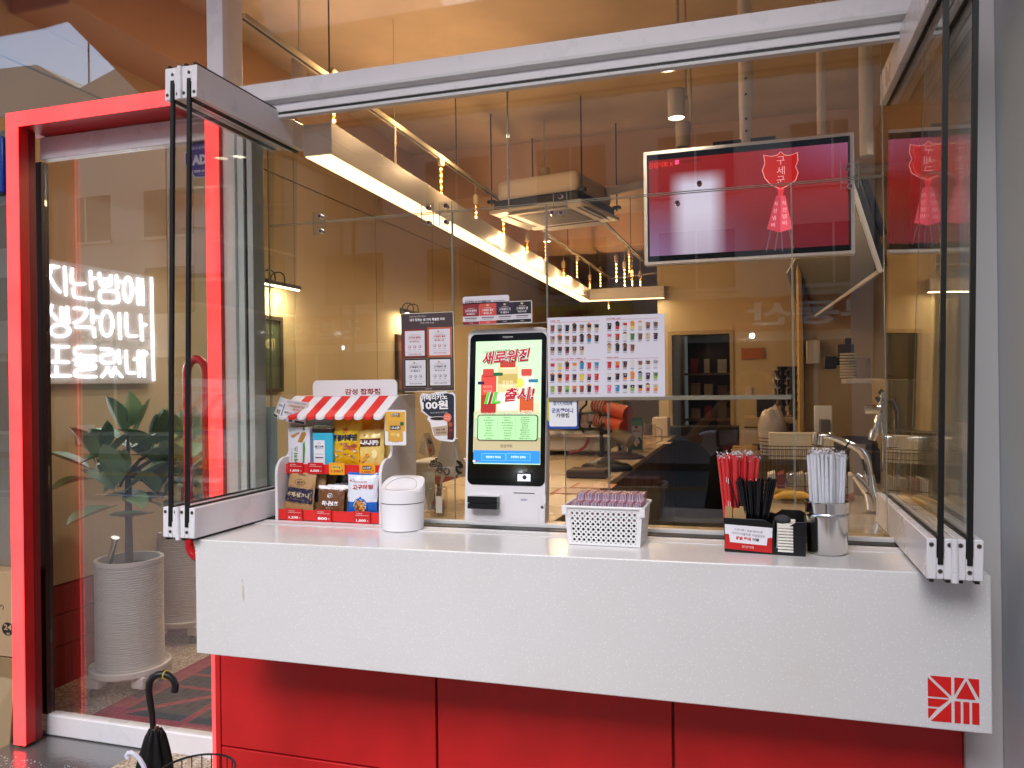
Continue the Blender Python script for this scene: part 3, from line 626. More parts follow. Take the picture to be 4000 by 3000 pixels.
for i, s_ in enumerate('자선냄비'): a.text(s_, *k(846+i*1, 1012+i*33), 16, 17, E_('#f0c0c8'), 3); a.text(s_, *k(806-i*5, 1016+i*35), 14, 17, E_('#e8b4c0'), 3)
for p, q in (((780, 1146), (757, 1250)), ((815, 1155), (800, 1250)), ((832, 1155), (838, 1250)), ((870, 1146), (893, 1242))): a.poly([k(p[0]-3, p[1]), k(p[0]+3, p[1]), k(q[0]+3, q[1]), k(q[0]-3, q[1])], E_('#5b4a55', .5), 1)
a.text('감성커피 X', *k(232, 822), 95, 22, E_('#b3241c', .8), 2); a.text('구세군자선냄비', *k(378, 802), 84, 14, E_('#1e070c', .3), 2); a.rrect(*k(312, 809), 16, 18, 4, E_('#c83a6a'), 2)
a.mb.build('picture_art', tv, smooth=0)
PW = mat('#d2c6b6', .5, name='white_pole', bump=(10, .1))
def pole(px, ytop, ybot, y, r, label, collar=None):
    p = Y(px, ybot, y); t = thing('hanging_pole', label, 'pole', tuple(p), 'white ceiling poles'); b = MB(); b.cyl((p.x, y, p.z), (p.x, y, CZ), r, PW, 20); b.build('tube', t)
    if collar:
        c = Y(px, collar, y); b = MB(); b.cyl((c.x, y, c.z), (c.x, y, CZ-.01), r*1.13, PW, 20); b.build('sleeve', t)
        b = MB()
        for dz in (.06, .14, -.06, -.12): b.cyl((c.x, y-r*1.2, c.z+dz), (c.x, y-r, c.z+dz), .006, mat('#3a2c22', .5), 8)
        b.build('bolt_hole', t)
    return t
pole(2914, 0, 600, TY+.08, .030, 'thick white pole holding up the framed television', 425)
pole(3210, 0, 530, 4.6, .024, 'thin white pole between the two televisions'); pole(3385, 0, 610, 4.55, .034, 'stout white pole behind the tilted television')
b = MB(); pc = Y(2914, 560, TY+.07); b.box(pc.x-.16, pc.x+.14, TY+.06, TY+.09, 2.45, 2.70, mat('#121212', .4)); tag(b.build('tv_bracket', bevel=.004), 'black bracket plate between the pole and the framed television', 'bracket')
# second television, side on and tilted
B_ = Z(3432, 1067, 2.05); L_ = Z(3137, 1271, 2.05); ddy = (L_-B_).normalized(); upv = (X(3345, 545, B_.x-.16)-B_); T_ = X(3345, 545, B_.x-.15)
hgt = T_-B_; hgt = hgt - ddy*hgt.dot(ddy); hgt = hgt.normalized()*.56; nrm = ddy.cross(hgt).normalized()
if nrm.x > 0: nrm = -nrm
tv2 = thing('television', 'tilted dark television seen side-on behind the framed one', 'television', tuple(B_))
LL = (L_-B_).length; cc_ = B_+ddy*LL/2+hgt/2
b = MB(); b.obox(cc_-nrm*.012, ddy*LL/2, hgt/2, nrm*.012, WB); b.build('bezel', tv2, bevel=.003)
b = MB(); b.obox(cc_+nrm*.001, ddy*(LL/2-.02), hgt/2*.93, nrm*.001, mat('#15170f', .4, name='dark_screen', spec=.25)); b.build('screen', tv2, smooth=0)
b = MB(); b.obox(cc_-nrm*.045, ddy*(LL/2-.03), hgt/2*.9, nrm*.022, mat('#161616', .5)); b.build('back_cover', tv2, bevel=.01)
b = MB(); bk = B_-nrm*.09+hgt*.62+ddy*.1; b.obox(bk, ddy*.05, hgt*.28, nrm*.018, mat('#111111', .4)); b.obox(bk+ddy*.25, ddy*.3, hgt*.05, nrm*.015, mat('#111111', .4)); b.build('wall_bracket', tv2, bevel=.003)
# ================================================================== ordering kiosk
def zk(x, y): return (1500+x/1.58, 1100+y/1.58)
KY, KT = 2.665, .10
kp = (0, KT, 1)
def kpl(off): 
    n = Vector((0, -1, KT)).normalized(); return Vector((0, KY, 1.0))+n*off
ka = Art(kpl(0), rt=(1, 0, 0), up=kp)
kq = [ka.P(*zk(*p)) for p in ((497, 1490), (1040, 1505), (518, 288), (1008, 286))]
kx0, kx1 = (kq[0].x+kq[2].x)/2, kq[3].x; kxt0, kxt1 = kx0, kx1; kh = (kq[2].z+kq[3].z)/2
KW = mat('#e6e4e8', .3, name='white_kiosk_shell', coat=.3)
ks = thing('ordering_kiosk', 'white ordering kiosk with a lit portrait touch screen', 'kiosk', ((kx0+kx1)/2, KY, 1.0))
def outline(x0, x1, z0, z1, rt_, rb):
    pts = []
    for (cx, cz, r, a0) in ((x1-rt_, z1-rt_, rt_, 0), (x0+rt_, z1-rt_, rt_, 90), (x0+rb, z0+rb, rb, 180), (x1-rb, z0+rb, rb, 270)):
        for i in range(7): t = R(a0+90*i/6); pts.append((cx+r*math.cos(t), cz+r*math.sin(t)))
    return pts
def kpt(x, z, off=0): n = Vector((0, -1, KT)).normalized(); return Vector((x, KY+KT*(z-1.0), z))+n*off
ol = outline(kx0, kx1, 1.004, kh, .028, .004)
b = MB(); b.prism([kpt(x, z) for x, z in ol], (0, .06, 0), KW); o = b.build('body', ks, bevel=.006, seg=3); recalc(o)
bl, br, bt, bb = zk(532, 300)[0], zk(1000, 300)[0], 0, 0
q0, q1, q2 = ka.P(*zk(527, 700)), ka.P(*zk(1000, 700)), ka.P(*zk(760, 321)); q3 = ka.P(*zk(760, 1258))
b = MB(); b.prism([kpt(x, z, .0006) for x, z in outline(q0.x, q1.x, q3.z, q2.z, .022, .022)], Vector((0, -1, KT)).normalized()*.0015, mat('#050506', .08, name='black_glass', coat=.5)); o = b.build('bezel', ks, smooth=0); recalc(o)
a = Art(kpl(.0025), .0004, up=kp)
def EK(h, s_=.46): return mat(h, .25, emit=s_, name='lit_screen')
c0, c1, c2, c3 = [zk(*p) for p in ((565, 372), (972, 358), (962, 1125), (548, 1118))]
a.rect(*zk(762, 743), 409/1.58, 762/1.58, EK('#b7d9ae'), 0)
a.rect(*zk(755, 930), 411/1.58, 250/1.58, EK('#aab79a'), 1); a.rect(*zk(757, 1020), 411/1.58, 120/1.58, EK('#a99e7c'), 2)
a.poly([zk(*p) for p in ((558, 800), (640, 760), (960, 745), (962, 830), (556, 840))], EK('#c3bfa0'), 1)
a.rect(*zk(755, 1082), 411/1.58, 78/1.58, EK('#2f7fd0'), 3)
o_ = a.done('screen', ks)
a = Art(kpl(.0042), .0004, up=kp)
def jar(x0, x1, y0, y1, cap, body, body2):
    cx = (x0+x1)/2; w_ = x1-x0
    a.rrect(*zk(cx, (y0+y1)/2+15), w_/1.58, (y1-y0-30)/1.58, 9, EK(body), 1); a.rrect(*zk(cx, y1-60), w_*.96/1.58, 110/1.58, 7, EK(body2), 2)
    a.rrect(*zk(cx, y0+20), w_*.72/1.58, 42/1.58, 5, EK(cap), 2); a.rect(*zk(cx, y0+44), w_*.66/1.58, 10/1.58, EK(body2), 1)
jar(598, 692, 540, 815, '#b5403a', '#c0453c', '#9a2f2a'); jar(835, 925, 540, 815, '#b5453c', '#d8dcc0', '#b4502c'); jar(698, 830, 490, 800, '#a83c32', '#c8b98a', '#e9e9d8')
a.rect(*zk(765, 600), 118/1.58, 60/1.58, EK('#b19a56'), 3); a.disc(*zk(842, 625), 12, 20, EK('#d8c84a'), 4)
for i, t in enumerate(('당신의', '일상에')): a.text(t, *zk(762, 620+26*i), 62/1.58, 20/1.58, EK('#e6dcb4'), 4); a.text(t, *zk(640, 650+26*i), 52/1.58, 18/1.58, EK('#e0a79a'), 4)
a.rrect(*zk(600, 626), 40/1.58, 18/1.58, 3, EK('#2a2440'), 4); a.rrect(*zk(704, 572), 60/1.58, 20/1.58, 4, EK('#1e5b35'), 4); a.rrect(*zk(922, 612), 60/1.58, 20/1.58, 4, EK('#2f6f8c'), 4)
a.text('더 크고, 더 다양하게 가격낮춤', *zk(700, 430), 160/1.58, 14/1.58, EK('#1c4f2c'), 2, bold=.02, rot=.06)
for L_, dx, dy, cl, bo in ((3, 0, 2, '#3c0d10', .09), (4, 0, 0, '#c9c2c0', .06), (5, 0, 0, '#a3162c', .025)):
    a.text('새로워진', *zk(755+dx, 462+dy), 300/1.58, 80/1.58, EK(cl), L_, bold=bo, rot=.07, shear=.25)
    a.text('출시!', *zk(838+dx, 695+dy), 190/1.58, 84/1.58, EK(cl), L_+3, bold=bo, rot=.07, shear=.25)
    a.text('1L', *zk(670+dx, 718+dy), 105/1.58, 72/1.58, EK(cl if L_ < 5 else '#4fb52e'), L_+3, bold=bo, rot=.05, shear=.25)
for t, x, w_ in (('JUICE & ADE', 648, 80), ('COFFEE', 762, 60), ('NON COFFEE', 877, 94)): a.text(t, *zk(x, 817), w_/1.58, 13/1.58, EK('#16201a', .5), 7, bold=.05); a.text(t, *zk(x, 816), w_/1.58, 12/1.58, EK('#d9ecc9'), 8, bold=.01)
a.text('SMOTHIE&', *zk(882, 802), 72/1.58, 12/1.58, EK('#d9ecc9'), 8, bold=.01)
a.rrect(*zk(762, 902), 372/1.58, 160/1.58, 9, EK('#1c1416', .3), 9); a.rrect(*zk(762, 902), 362/1.58, 150/1.58, 8, EK('#9fcf97'), 10)
names = [['슈페주스', '딸기블루베리주스', '딸기꿀밤주스', '망고꿀밤주스', '생망생딸기', '자몽에이드', '청포도에이드', '레디시즈스테이드', '유자에이드'], ['생아메리카노', '블랙라카노', '콜드브루아메리카노', '디카페인아메리카노', '생우유카페라떼', '바닐라빈라떼', '헤이즐넛라떼', '더블돌체라떼', '에스프레소'],
         ['17곡세상가루', '내스퀵초코라떼', '딸기꿀딱라떼', '진짜쿨우유', '흑임자라떼', '레몬프라푸', '초콜렛눈꽃그리머', '김금메로마리', '페퍼파치마이스티', '밀크베이지버터', '레몬슬러시쿨소우디']]
for ci, (x, col) in enumerate(zip((650, 764, 872), names)):
    n = len(col)
    for i, t in enumerate(col): a.text(t, *zk(x, 840+(128/(n-1))*i), None, 8.5/1.58, EK('#1d3a22', .6), 11, bold=.01)
for x in (702, 815): a.line(*zk(x, 838), *zk(x, 968), .7, EK('#4d7a50'), 11)
a.text('감성커피', *zk(755, 1014), 72/1.58, 20/1.58, EK('#2b1d14', .6), 4)
for x, t in ((677, '매장에서 먹어요'), (830, '포장해서 갈래요')):
    a.rrect(*zk(x, 1083), 148/1.58, 46/1.58, 2, EK('#7fc0e8'), 5); a.rrect(*zk(x, 1083), 144/1.58, 42/1.58, 2, EK('#2f86d6'), 6); a.text(t, *zk(x, 1083), 92/1.58, 15/1.58, EK('#d8eefc'), 7, bold=.015)
a.rect(*zk(557, 1108), 9, 7, EK('#e8e8f0'), 5); a.disc(*zk(557, 1108), 2.2, 2.2, EK('#b03a55'), 6); a.rect(*zk(577, 1108), 9, 7, EK('#8a7a90'), 5); a.rect(*zk(574, 1105), 4, 3.5, EK('#28326a'), 6)
a.done('screen_art', ks)
a = Art(kpl(.0025), .0004, up=kp); a.text('POSBANK', *zk(765, 342), 64/1.58, 11/1.58, H('#cfcfcf'), 1); a.text('SCANNER', *zk(866, 1163), 38/1.58, 8/1.58, H('#9a9a9a'), 1); a.done('lettering', ks)
def kbox(x0, y0, x1, y1, o0, o1, m, b):
    p = ka.P(*zk((x0+x1)/2, (y0+y1)/2)); wx = (ka.P(*zk(x1, (y0+y1)/2)).x-ka.P(*zk(x0, (y0+y1)/2)).x)/2; wz = (ka.P(*zk((x0+x1)/2, y0)).z-ka.P(*zk((x0+x1)/2, y1)).z)/2
    n = Vector((0, -1, KT)).normalized(); b.obox(kpt(p.x, p.z)+n*(o0+o1)/2, (wx, 0, 0), Vector((0, KT, 1)).normalized()*wz, n*(o1-o0)/2, m)
b = MB(); kbox(815, 1180, 918, 1240, .002, .0035, mat('#1b1b1d', .3), b); kbox(826, 1188, 906, 1232, .0035, .005, mat('#dfe4f0', .2, emit=.35), b)
p = ka.P(*zk(870, 1208)); n_ = Vector((0, -1, KT)).normalized(); b.cyl(kpt(p.x, p.z, .005), kpt(p.x, p.z, .007), .0075, BLACK, 18); b.build('scanner_window', ks)
b = MB(); kbox(536, 1312, 722, 1404, -.001, .012, KW, b); b.build('reader_mount', ks, bevel=.003)
b = MB(); BK = mat('#131315', .3, name='black_plastic'); kbox(540, 1324, 720, 1363, .012, .045, BK, b); kbox(540, 1366, 720, 1400, .012, .043, BK, b); kbox(572, 1340, 660, 1347, .0451, .0456, mat('#000000', .8), b); b.build('card_reader', ks, bevel=.002)
b = MB(); kbox(777, 1302, 957, 1498, 0, .0014, KW, b); b.build('receipt_door', ks, bevel=.0008)
b = MB(); kbox(800, 1303, 930, 1308, .0014, .0022, mat('#050505', .8), b); b.build('receipt_slot', ks, smooth=0)
b = MB(); kbox(960, 1318, 998, 1373, 0, .0014, KW, b); b.build('side_cover', ks, bevel=.0008)
p = ka.P(*zk(977, 1392)); b = MB(); b.cyl(kpt(p.x, p.z, -.001), kpt(p.x, p.z, .003), .005, STEEL, 16); b.cyl(kpt(p.x, p.z, .003), kpt(p.x, p.z, .0034), .0022, BLACK, 10); b.build('lock', ks)
a = Art(kpl(.0016), .0004, up=kp); a.text('RECEIPT', *zk(865, 1347), 40/1.58, 11/1.58, H('#3a5a8a'), 1, bold=.01); a.done('lettering', ks)

# ================================================================== posters on the acrylic
PY = AY-.0022
def board(name, label, cx, cy, wd, ht, m, th=.004, cat='poster', rot=0, y=PY, r=0):
    c = Y(cx, cy, y); ar = Art(y); kx, kz = ar.kk(cx, cy); t = thing(name, label, cat, tuple(c))
    b = MB(); w_, h_ = wd*kx/2, ht*kz/2; pts = []
    if r:
        for x, z in outline(-w_, w_, -h_, h_, r*kx, r*kx): pts.append((c.x+x*math.cos(rot)-z*math.sin(rot), y-th, c.z+x*math.sin(rot)+z*math.cos(rot)))
    else:
        for x, z in ((-w_, -h_), (w_, -h_), (w_, h_), (-w_, h_)): pts.append((c.x+x*math.cos(rot)-z*math.sin(rot), y-th, c.z+x*math.sin(rot)+z*math.cos(rot)))
    b.prism(pts, (0, th, 0), m); o = b.build('sheet', t, smooth=0); recalc(o)
    return t, Art(y-th)
# picture menu
def zm(x, y): return (2000+x/3.3185, 1150+y/3.3185)
mt, a = board('picture_menu', 'large white drinks menu with rows of small cup pictures', *zm(1208, 810), 457, 321, H('#e3e0ec', .3), r=2)
RD = H('#c0202c'); DK = H('#2a2430')
for t, x, y, w_ in (('COFFEE  |  커피', 556, 347, 122), ('NON COFFEE  |  논커피', 1316, 315, 182), ('ADE  |  FRUIT JUICE  |  TEA  에이드  |  과일주스  |  티', 725, 836, 450), ('FRAPPE  |  프라페', 1302, 818, 148)): a.text(t, *zm(x, y), w_/3.3185, 6, RD, 1, bold=.04)
for x0, y0, x1, y1 in ((492, 368, 1135, 343), (1222, 333, 1898, 306), (497, 862, 1140, 843), (1228, 837, 1903, 820)): a.line(*zm(x0, y0), *zm(x1, y1), .9, RD, 1)
cols = {'k': '#1d1412', 'n': '#6b4430', 'l': '#b39a78', 'w': '#d9d5d0', 'r': '#c22a2c', 'o': '#e0842c', 'y': '#e3c62c', 'g': '#3c7a34', 'G': '#8fb544', 'b': '#2f86b4', 'p': '#e0708c', 'd': '#3a2a40', 'c': '#8a4a30', 's': '#8d96a0', 'e': '#cdb98a'}
L7 = [523, 618, 713, 808, 903, 998, 1095]; R7 = [1260, 1365, 1463, 1559, 1660, 1760, 1860]
rows = [(L7, 440, -12, ['nc', 'sn', 'kk', 'kn', 'nl', 'kl', 'ke']), (L7, 583, -14, ['cl', 'nl', 'nl', 'cn', 'dk', 'cb', 'kk']), (L7, 722, -10, ['kl', 'ks', 'kc', 'nl', 'ne']),
        (R7, 412, -14, ['kk', 'kr', 'rw', 'oy', 'we', 'cn', 'ns']), (R7, 553, -14, ['pw', 'rc', 'ww', 'gg', 'nn', 'ee', 'kd']), (R7, 693, -8, ['le', 'kk', 'nk', 'nc']),
        (L7, 935, -16, ['rw', 'ey', 'kr', 'ow', 'bb', 'rr', 'bs']), (L7, 1080, -12, ['dk', 'ko', 'rr', 'kn', 'yy', 'pd', 'rr']), (L7, 1228, -6, ['GG', 'cc', 'Gg', 'oc', 'rc', 'kk', 'rp']),
        (R7, 912, -16, ['rr', 'or', 'kn', 'ww', 'cw', 'nw', 'sw']), (R7, 1066, -14, ['wk', 'kk', 'ko', 'oo', 'sG', 'dk', 'gG']), (R7, 1216, -6, ['pp', 'bb', 'kw', 'kG', 'ko', 'er', 'eo'])]
rg = random.Random(3)
for xs_, y0, sl, cc2 in rows:
    for i, c2 in enumerate(cc2):
        x, y = xs_[i], y0+sl*i/6; lo, hi = H(cols[c2[0]]), H(cols[c2[1]])
        T = lambda *pp: [zm(x+p*1.16, y+q*1.12) for p, q in pp]
        a.poly(T((-27, -36), (27, -36), (20, 38), (-20, 38)), lo, 1); sp_ = rg.uniform(-5, 12)
        a.poly(T((-24.5, sp_), (24.5, sp_), (20, 38), (-20, 38)), hi, 2); 
        k3 = rg.random()
        if k3 < .35: a.poly(T((-25, -36), (-14, -52), (2, -60), (16, -50), (25, -36)), H(cols[rg.choice('wkcno')]), 2)
        elif k3 < .7: a.poly(T((-27, -42), (27, -42), (27, -34), (-27, -34)), H('#cfc8c8'), 3)
        if k3 > .5: a.disc(*zm(x+rg.uniform(-8, 8), y-18), 2.5, 2.2, H(cols[rg.choice('wlrc')]), 3, 8)
        a.poly(T((-22, -30), (-17, -30), (-14, 30), (-17, 30)), H('#e8e4ea', .3), 4)
        a.rect(*zm(x, y+56), 15, 1.5, DK, 1); a.rect(*zm(x, y+66), 13, .8, H('#8d8894'), 1)
a.done('print', mt)
# local currency sign
st, a = board('sign_plate', 'white sign with blue Korean lettering and a blue and yellow edge', 1500+1103/1.58, 1100+790/1.58, 121, 150, H('#2c50a8'), cat='sign', y=AY-.0022, r=8, th=.003)
a.poly([zk(*p) for p in ((1008, 716), (1060, 716), (1036, 866), (1020, 866), (1006, 850))], H('#c8c83a'), 1); a.rrect(*zk(1104, 782), 108, 142, 7, H('#f1f3f8', .3), 2)
NB = H('#24428c'); a.text('경기지역화폐', *zk(1102, 752), 118/1.58, 26/1.58, NB, 3, bold=.02); a.text('군포愛머니', *zk(1101, 796), 132/1.58, 30/1.58, NB, 3, bold=.03); a.text('가맹점', *zk(1102, 826), 82/1.58, 26/1.58, H('#22242c'), 3, bold=.03)
a.poly([zk(*p) for p in ((1085, 716), (1128, 716), (1108, 728), (1092, 728))], H('#2f7a9a'), 3); a.done('print', st)
# four-blend poster
def zf(x, y): return (1550+x/4.878, 1200+y/4.878)
ft, a = board('blend_poster', 'dark brown poster with four framed white coffee cards', *zf(585, 845), 202, 305, H('#4b3d40', .4))
ed = H('#e6dcc0', .3)
for x0, y0, x1, y1 in ((88, 130, 1075, 88), (1075, 88, 1100, 1585), (1100, 1590, 150, 1612)): a.line(*zf(x0, y0), *zf(x1, y1), 2.2, ed, 1)
a.text('Gamsungcoffee Blend', *zf(395, 178), 315/4.878, 8.5, H('#cdbfb8'), 1, shear=.2); a.text('내가 정하는 네 가지 특별한 커피', *zf(575, 235), 665/4.878, 11, WHITE, 1, bold=.03); a.text('· 원두를 선택해 주세요 ·', *zf(578, 298), 300/4.878, 7.5, H('#d6ccc8'), 1)
a.text('감성커피', *zf(606, 1556), 120/4.878, 7.5, H('#cbbdb8'), 1)
def card(cx, cy, w_, h_, fc, tc, l1, l2, l3, l4, crown, ic):
    a.rect(*zf(cx, cy), w_/4.878+1, h_/4.878+1, H(ic), 1); a.rect(*zf(cx, cy), w_/4.878-1, h_/4.878-1, H(fc), 2); a.rect(*zf(cx, cy), (w_-56)/4.878, (h_-60)/4.878, H('#dddae2'), 3)
    T_ = H(tc)
    if crown: a.poly([zf(cx-25+p, cy-h_/2+78+q) for p, q in ((-22, -20), (-10, -5), (0, -24), (10, -5), (22, -20), (16, 14), (-16, 14))], H('#b59a55'), 4)
    a.text(l1, *zf(cx-5, cy-170), 34, 3.2, T_, 4); a.line(*zf(cx-135, cy-138), *zf(cx+125, cy-146), .6, T_, 4); a.text(l2, *zf(cx-3, cy-110), 230/4.878, 8, T_, 4, bold=.03)
    a.line(*zf(cx-135, cy-66), *zf(cx+125, cy-74), .6, T_, 4); a.text(l3, *zf(cx-3, cy-36), 195/4.878, 7.5, T_, 4, bold=.02)
    for i in (-1, 0, 1): a.disc(*zf(cx+i*96, cy+65-i*4), 6, 6, T_, 4, 14, ring=.8); a.disc(*zf(cx+i*96+8, cy+72-i*4), 2.5, 3, T_, 4, 8, ring=.6); a.rect(*zf(cx+i*96, cy+122-i*3), 9, 1.2, T_, 4)
    a.line(*zf(cx-180, cy+170), *zf(cx+188, cy+160), .5, T_, 4); a.text(l4, *zf(cx+5, cy+205), 250/4.878, 4.6, T_, 4, bold=.02)
card(345, 690, 430, 535, '#7e1c1e', '#a03028', '에티오피아 | 브라질', '오리지널 블렌딩', '생-아메리카노', '카라멜의 달콤함과 산뜻함', False, '#8c2420')
card(818, 665, 455, 560, '#c4502c', '#b84430', '에티오피아 | 콜롬비아', '스페셜티 플로', '후르-츠', '과일의 산미와 화사함', True, '#e0a070')
card(360, 1252, 440, 545, '#15090c', '#3c2a30', '브라질 | 콜롬비아 | 에티오피아', '스페셜티 지', '굿-밸런스', '초콜릿의 단맛과 마일드함', True, '#b3a070')
card(828, 1240, 445, 555, '#15090c', '#3c2a30', '브라질 | 콜롬비아', '스페셜티 엠', '머스너-츠', '견과류의 고소함과 묵직함', True, '#b3a070')
a.done('print', ft)
# small price strip
def zp(x, y): return (1780+x/6.9125, 1150+y/6.9125)
pt, a = board('price_strip', 'small four-colour coffee price strip above the kiosk', *zp(1125, 505), 270, 87, H('#e6dcd6', .3))
a.rrect(*zp(812, 175), 182, 40, 8, H('#dcd8e0'), 0)
a.mb.build('tab', pt, smooth=0); a = Art(PY-.0045)
a.text('Gamsungcoffee Blend', *zp(372, 152), 36, 3.5, H('#5a4a60'), 1); a.text('내가 정하는 네 가지 특별한 커피', *zp(595, 195), 101, 8.5, H('#3a2840'), 1, bold=.03); a.text('" 원두를 선택해 주세요 "', *zp(1175, 168), 50, 6, H('#5a4a50'), 1)
for i, (x0, x1, ct_, cb, l2, l3, pr) in enumerate(((197, 632, '#8c1c2c', '#8c1c2c', '오리지널 블렌딩', '생-아메리카노', '1,500원'), (645, 1095, '#d24c42', '#d24c42', '스페셜티 플로', '후르-츠', '2,000원'), (1100, 1555, '#2c1a38', '#1d1022', '스페셜티 지', '굿-밸런스', '1,800원'), (1558, 2035, '#17141c', '#121014', '스페셜티 엠', '머스너-츠', '1,800원'))):
    cx = (x0+x1)/2; dy = -(cx-415)*.052; w_ = (x1-x0)/6.9125+.6
    a.rect(*zp(cx, 430+dy), w_, 330/6.9125, H(ct_), 2); a.rect(*zp(cx, 668+dy), w_, 140/6.9125, H('#dad6de'), 2); a.rect(*zp(cx, 775+dy), w_, 82/6.9125, H(cb), 2)
    if i: a.poly([zp(cx-5+p, 312+dy+q) for p, q in ((-38, -28), (-18, -4), (0, -36), (18, -4), (38, -28), (28, 26), (-28, 26))], H('#d9c9a0'), 3)
    a.rect(*zp(cx, 378+dy), 26, 1.6, H('#c9b9b4'), 3); a.line(*zp(cx-165, 415+dy), *zp(cx+160, 400+dy), .7, H('#d0c0bc'), 3); a.text(l2, *zp(cx, 445+dy), 44, 8, WHITE, 3, bold=.02); a.line(*zp(cx-165, 500+dy), *zp(cx+160, 488+dy), .7, H('#d0c0bc'), 3)
    a.text(l3, *zp(cx, 532+dy), 34, 7.5, WHITE, 3, bold=.02); a.rect(*zp(cx, 645+dy), 48, 3.4, H('#4a3440'), 3); a.rect(*zp(cx, 690+dy), 42, 2, H('#8a7a84'), 3); a.text(pr, *zp(cx, 775+dy), 15, 4.5, WHITE, 3)
a.done('print', pt)
# 100 won sign
SGY = AY-.008
def zs(x, y): return (1000+x/2.2122, 1400+y/2.2122)
sg = thing('price_sign', 'dark die-cut americano price sign with a paper cup picture', 'sign', tuple(Y(1710, 1620, SGY)))
outl = [(1416, 330), (1440, 300), (1500, 310), (1560, 290), (1640, 284), (1665, 300), (1700, 292), (1722, 315), (1727, 690), (1715, 718), (1690, 722), (1580, 708), (1550, 690), (1530, 660), (1506, 560), (1480, 525), (1490, 500), (1425, 455), (1430, 430), (1416, 380)]
b = MB(); b.prism([Y(*zs(*p), SGY) for p in outl], (0, .004, 0), H('#efedf2', .3)); o = b.build('board', sg, smooth=0); recalc(o)
a = Art(SGY, .0005)
a.poly([zs(*p) for p in ((1436, 335), (1650, 300), (1700, 312), (1712, 330), (1712, 685), (1700, 705), (1655, 700), (1655, 540), (1500, 500), (1440, 450))], H('#252a38'), 1)
a.text('아메리카노', *zs(1538, 335), 232/2.2122, 58/2.2122, H('#14161e'), 2, bold=.08, rot=.05); a.text('아메리카노', *zs(1538, 335), 232/2.2122, 56/2.2122, WHITE, 3, bold=.035, rot=.05)
a.text('100원', *zs(1545, 402), 228/2.2122, 80/2.2122, H('#14161e'), 2, bold=.08, rot=.03); a.text('100원', *zs(1545, 402), 228/2.2122, 78/2.2122, WHITE, 3, bold=.04, rot=.03)
a.text('에스오더 앱 한전 첫 주문 대상', *zs(1582, 468), 150/2.2122, 6.5, H('#d7d2d8'), 3, rot=.03)
a.poly([zs(*p) for p in ((1500, 525), (1655, 510), (1650, 700), (1552, 690))], H('#ece8ea'), 4); a.disc(*zs(1578, 520), 35, 9, H('#d8d2d2'), 5); a.disc(*zs(1578, 520), 31, 6.5, H('#2a1812'), 6)
a.poly([zs(*p) for p in ((1522, 595), (1660, 578), (1657, 665), (1545, 672))], H('#bfa68c'), 5); a.text('한정 수량', *zs(1596, 615), 36, 9, H('#241a1a'), 6, bold=.02, rot=.06); a.text('소진시까지', *zs(1602, 642), 40, 9, H('#241a1a'), 6, bold=.02, rot=.06)
a.poly([zs(*p) for p in ((1660, 545), (1700, 545), (1698, 690), (1660, 695))], H('#5a1e14'), 2); a.disc(*zs(1680, 570), 8, 9, H('#b4502c'), 3); a.disc(*zs(1686, 620), 7, 6, H('#8a3420'), 3)
a.disc(*zs(1657, 510), 16, 17, H('#e8795c'), 7, 20); a.text('1인 1잔', *zs(1657, 502), 20, 5, WHITE, 8); a.text('구매 가능', *zs(1657, 520), 20, 5, WHITE, 8)
a.done('print', sg)
# cool paper notice on the far side of the folded leaf
b = MB(); p0, p1 = Y(975, 1590, 2.70), Y(1085, 1905, 2.70)
b.box(p0.x, p1.x, 2.70, 2.704, p1.z, p0.z, H('#a9c0c4', .5)); pn = tag(b.build('notice_sheet', smooth=0), 'pale blue paper notice seen through the folded leaf', 'notice')
a = Art(2.699); 
for i in range(7): a.rect(1030, 1690+i*25, 70, 1.5, H('#8aa0a8'), 1)
a.mb.build('print', pn, smooth=0)

# ================================================================== snack stand
SX0, SX1, SY = -1.712, -1.272, 2.55
SW = mat('#e3e0e3', .35, name='white_foam_board'); SR = mat((.70, .018, .016), .4, name='red_board')
ss = thing('snack_stand', 'white market-stall snack stand with a red and white striped awning', 'display stand', ((SX0+SX1)/2, SY, 1.0))
def arc(cx, cy, r, a0, a1, n=6): return [(cx+r*math.cos(R(a0+(a1-a0)*i/n)), cy+r*math.sin(R(a0+(a1-a0)*i/n))) for i in range(n+1)]
prof = [(SY-.004, 1.004)]+[(SY-.004, 1.16)]+arc(SY+.056, 1.175, .06, 180, 95)+arc(SY+.052, 1.265, .03, -85, 0)[0:0]+arc(SY+.058, 1.268, .034, -80, -5)+[(SY+.092, 1.40)]+arc(SY+.152, 1.405, .06, 180, 100)+[(SY+.30, 1.465), (SY+.30, 1.004)]
for x in (SX0, SX1-.012):
    b = MB(); b.prism([(x, y, z) for y, z in prof], (.012, 0, 0), SW); o = b.build('side_panel', ss, bevel=.0015); recalc(o)
b = MB(); b.box(SX0+.012, SX1-.012, SY+.28, SY+.29, 1.004, 1.46, mat('#8f8c8a', .6)); b.build('back_panel', ss)
b = MB(); b.box(SX0+.012, SX1-.012, SY+.004, SY+.28, 1.008, 1.024, SW); b.box(SX0+.012, SX1-.012, SY+.06, SY+.28, 1.185, 1.193, SW); b.build('shelf', ss)
b = MB(); b.box(SX0+.0125, SX1-.0125, SY+.0005, SY+.004, 1.006, 1.044, SR); b.box(SX0+.0125, SX1-.0125, SY+.053, SY+.0595, 1.173, 1.208, SR); b.build('shelf_lip', ss)
hz = [(x, z) for x, z in outline(SX0+.085, SX1+.002, 1.462, 1.523, .02, .001)]
b = MB(); b.prism([(x, SY+.13, z) for x, z in hz], (0, .006, 0), SW); o = b.build('header_board', ss); recalc(o)
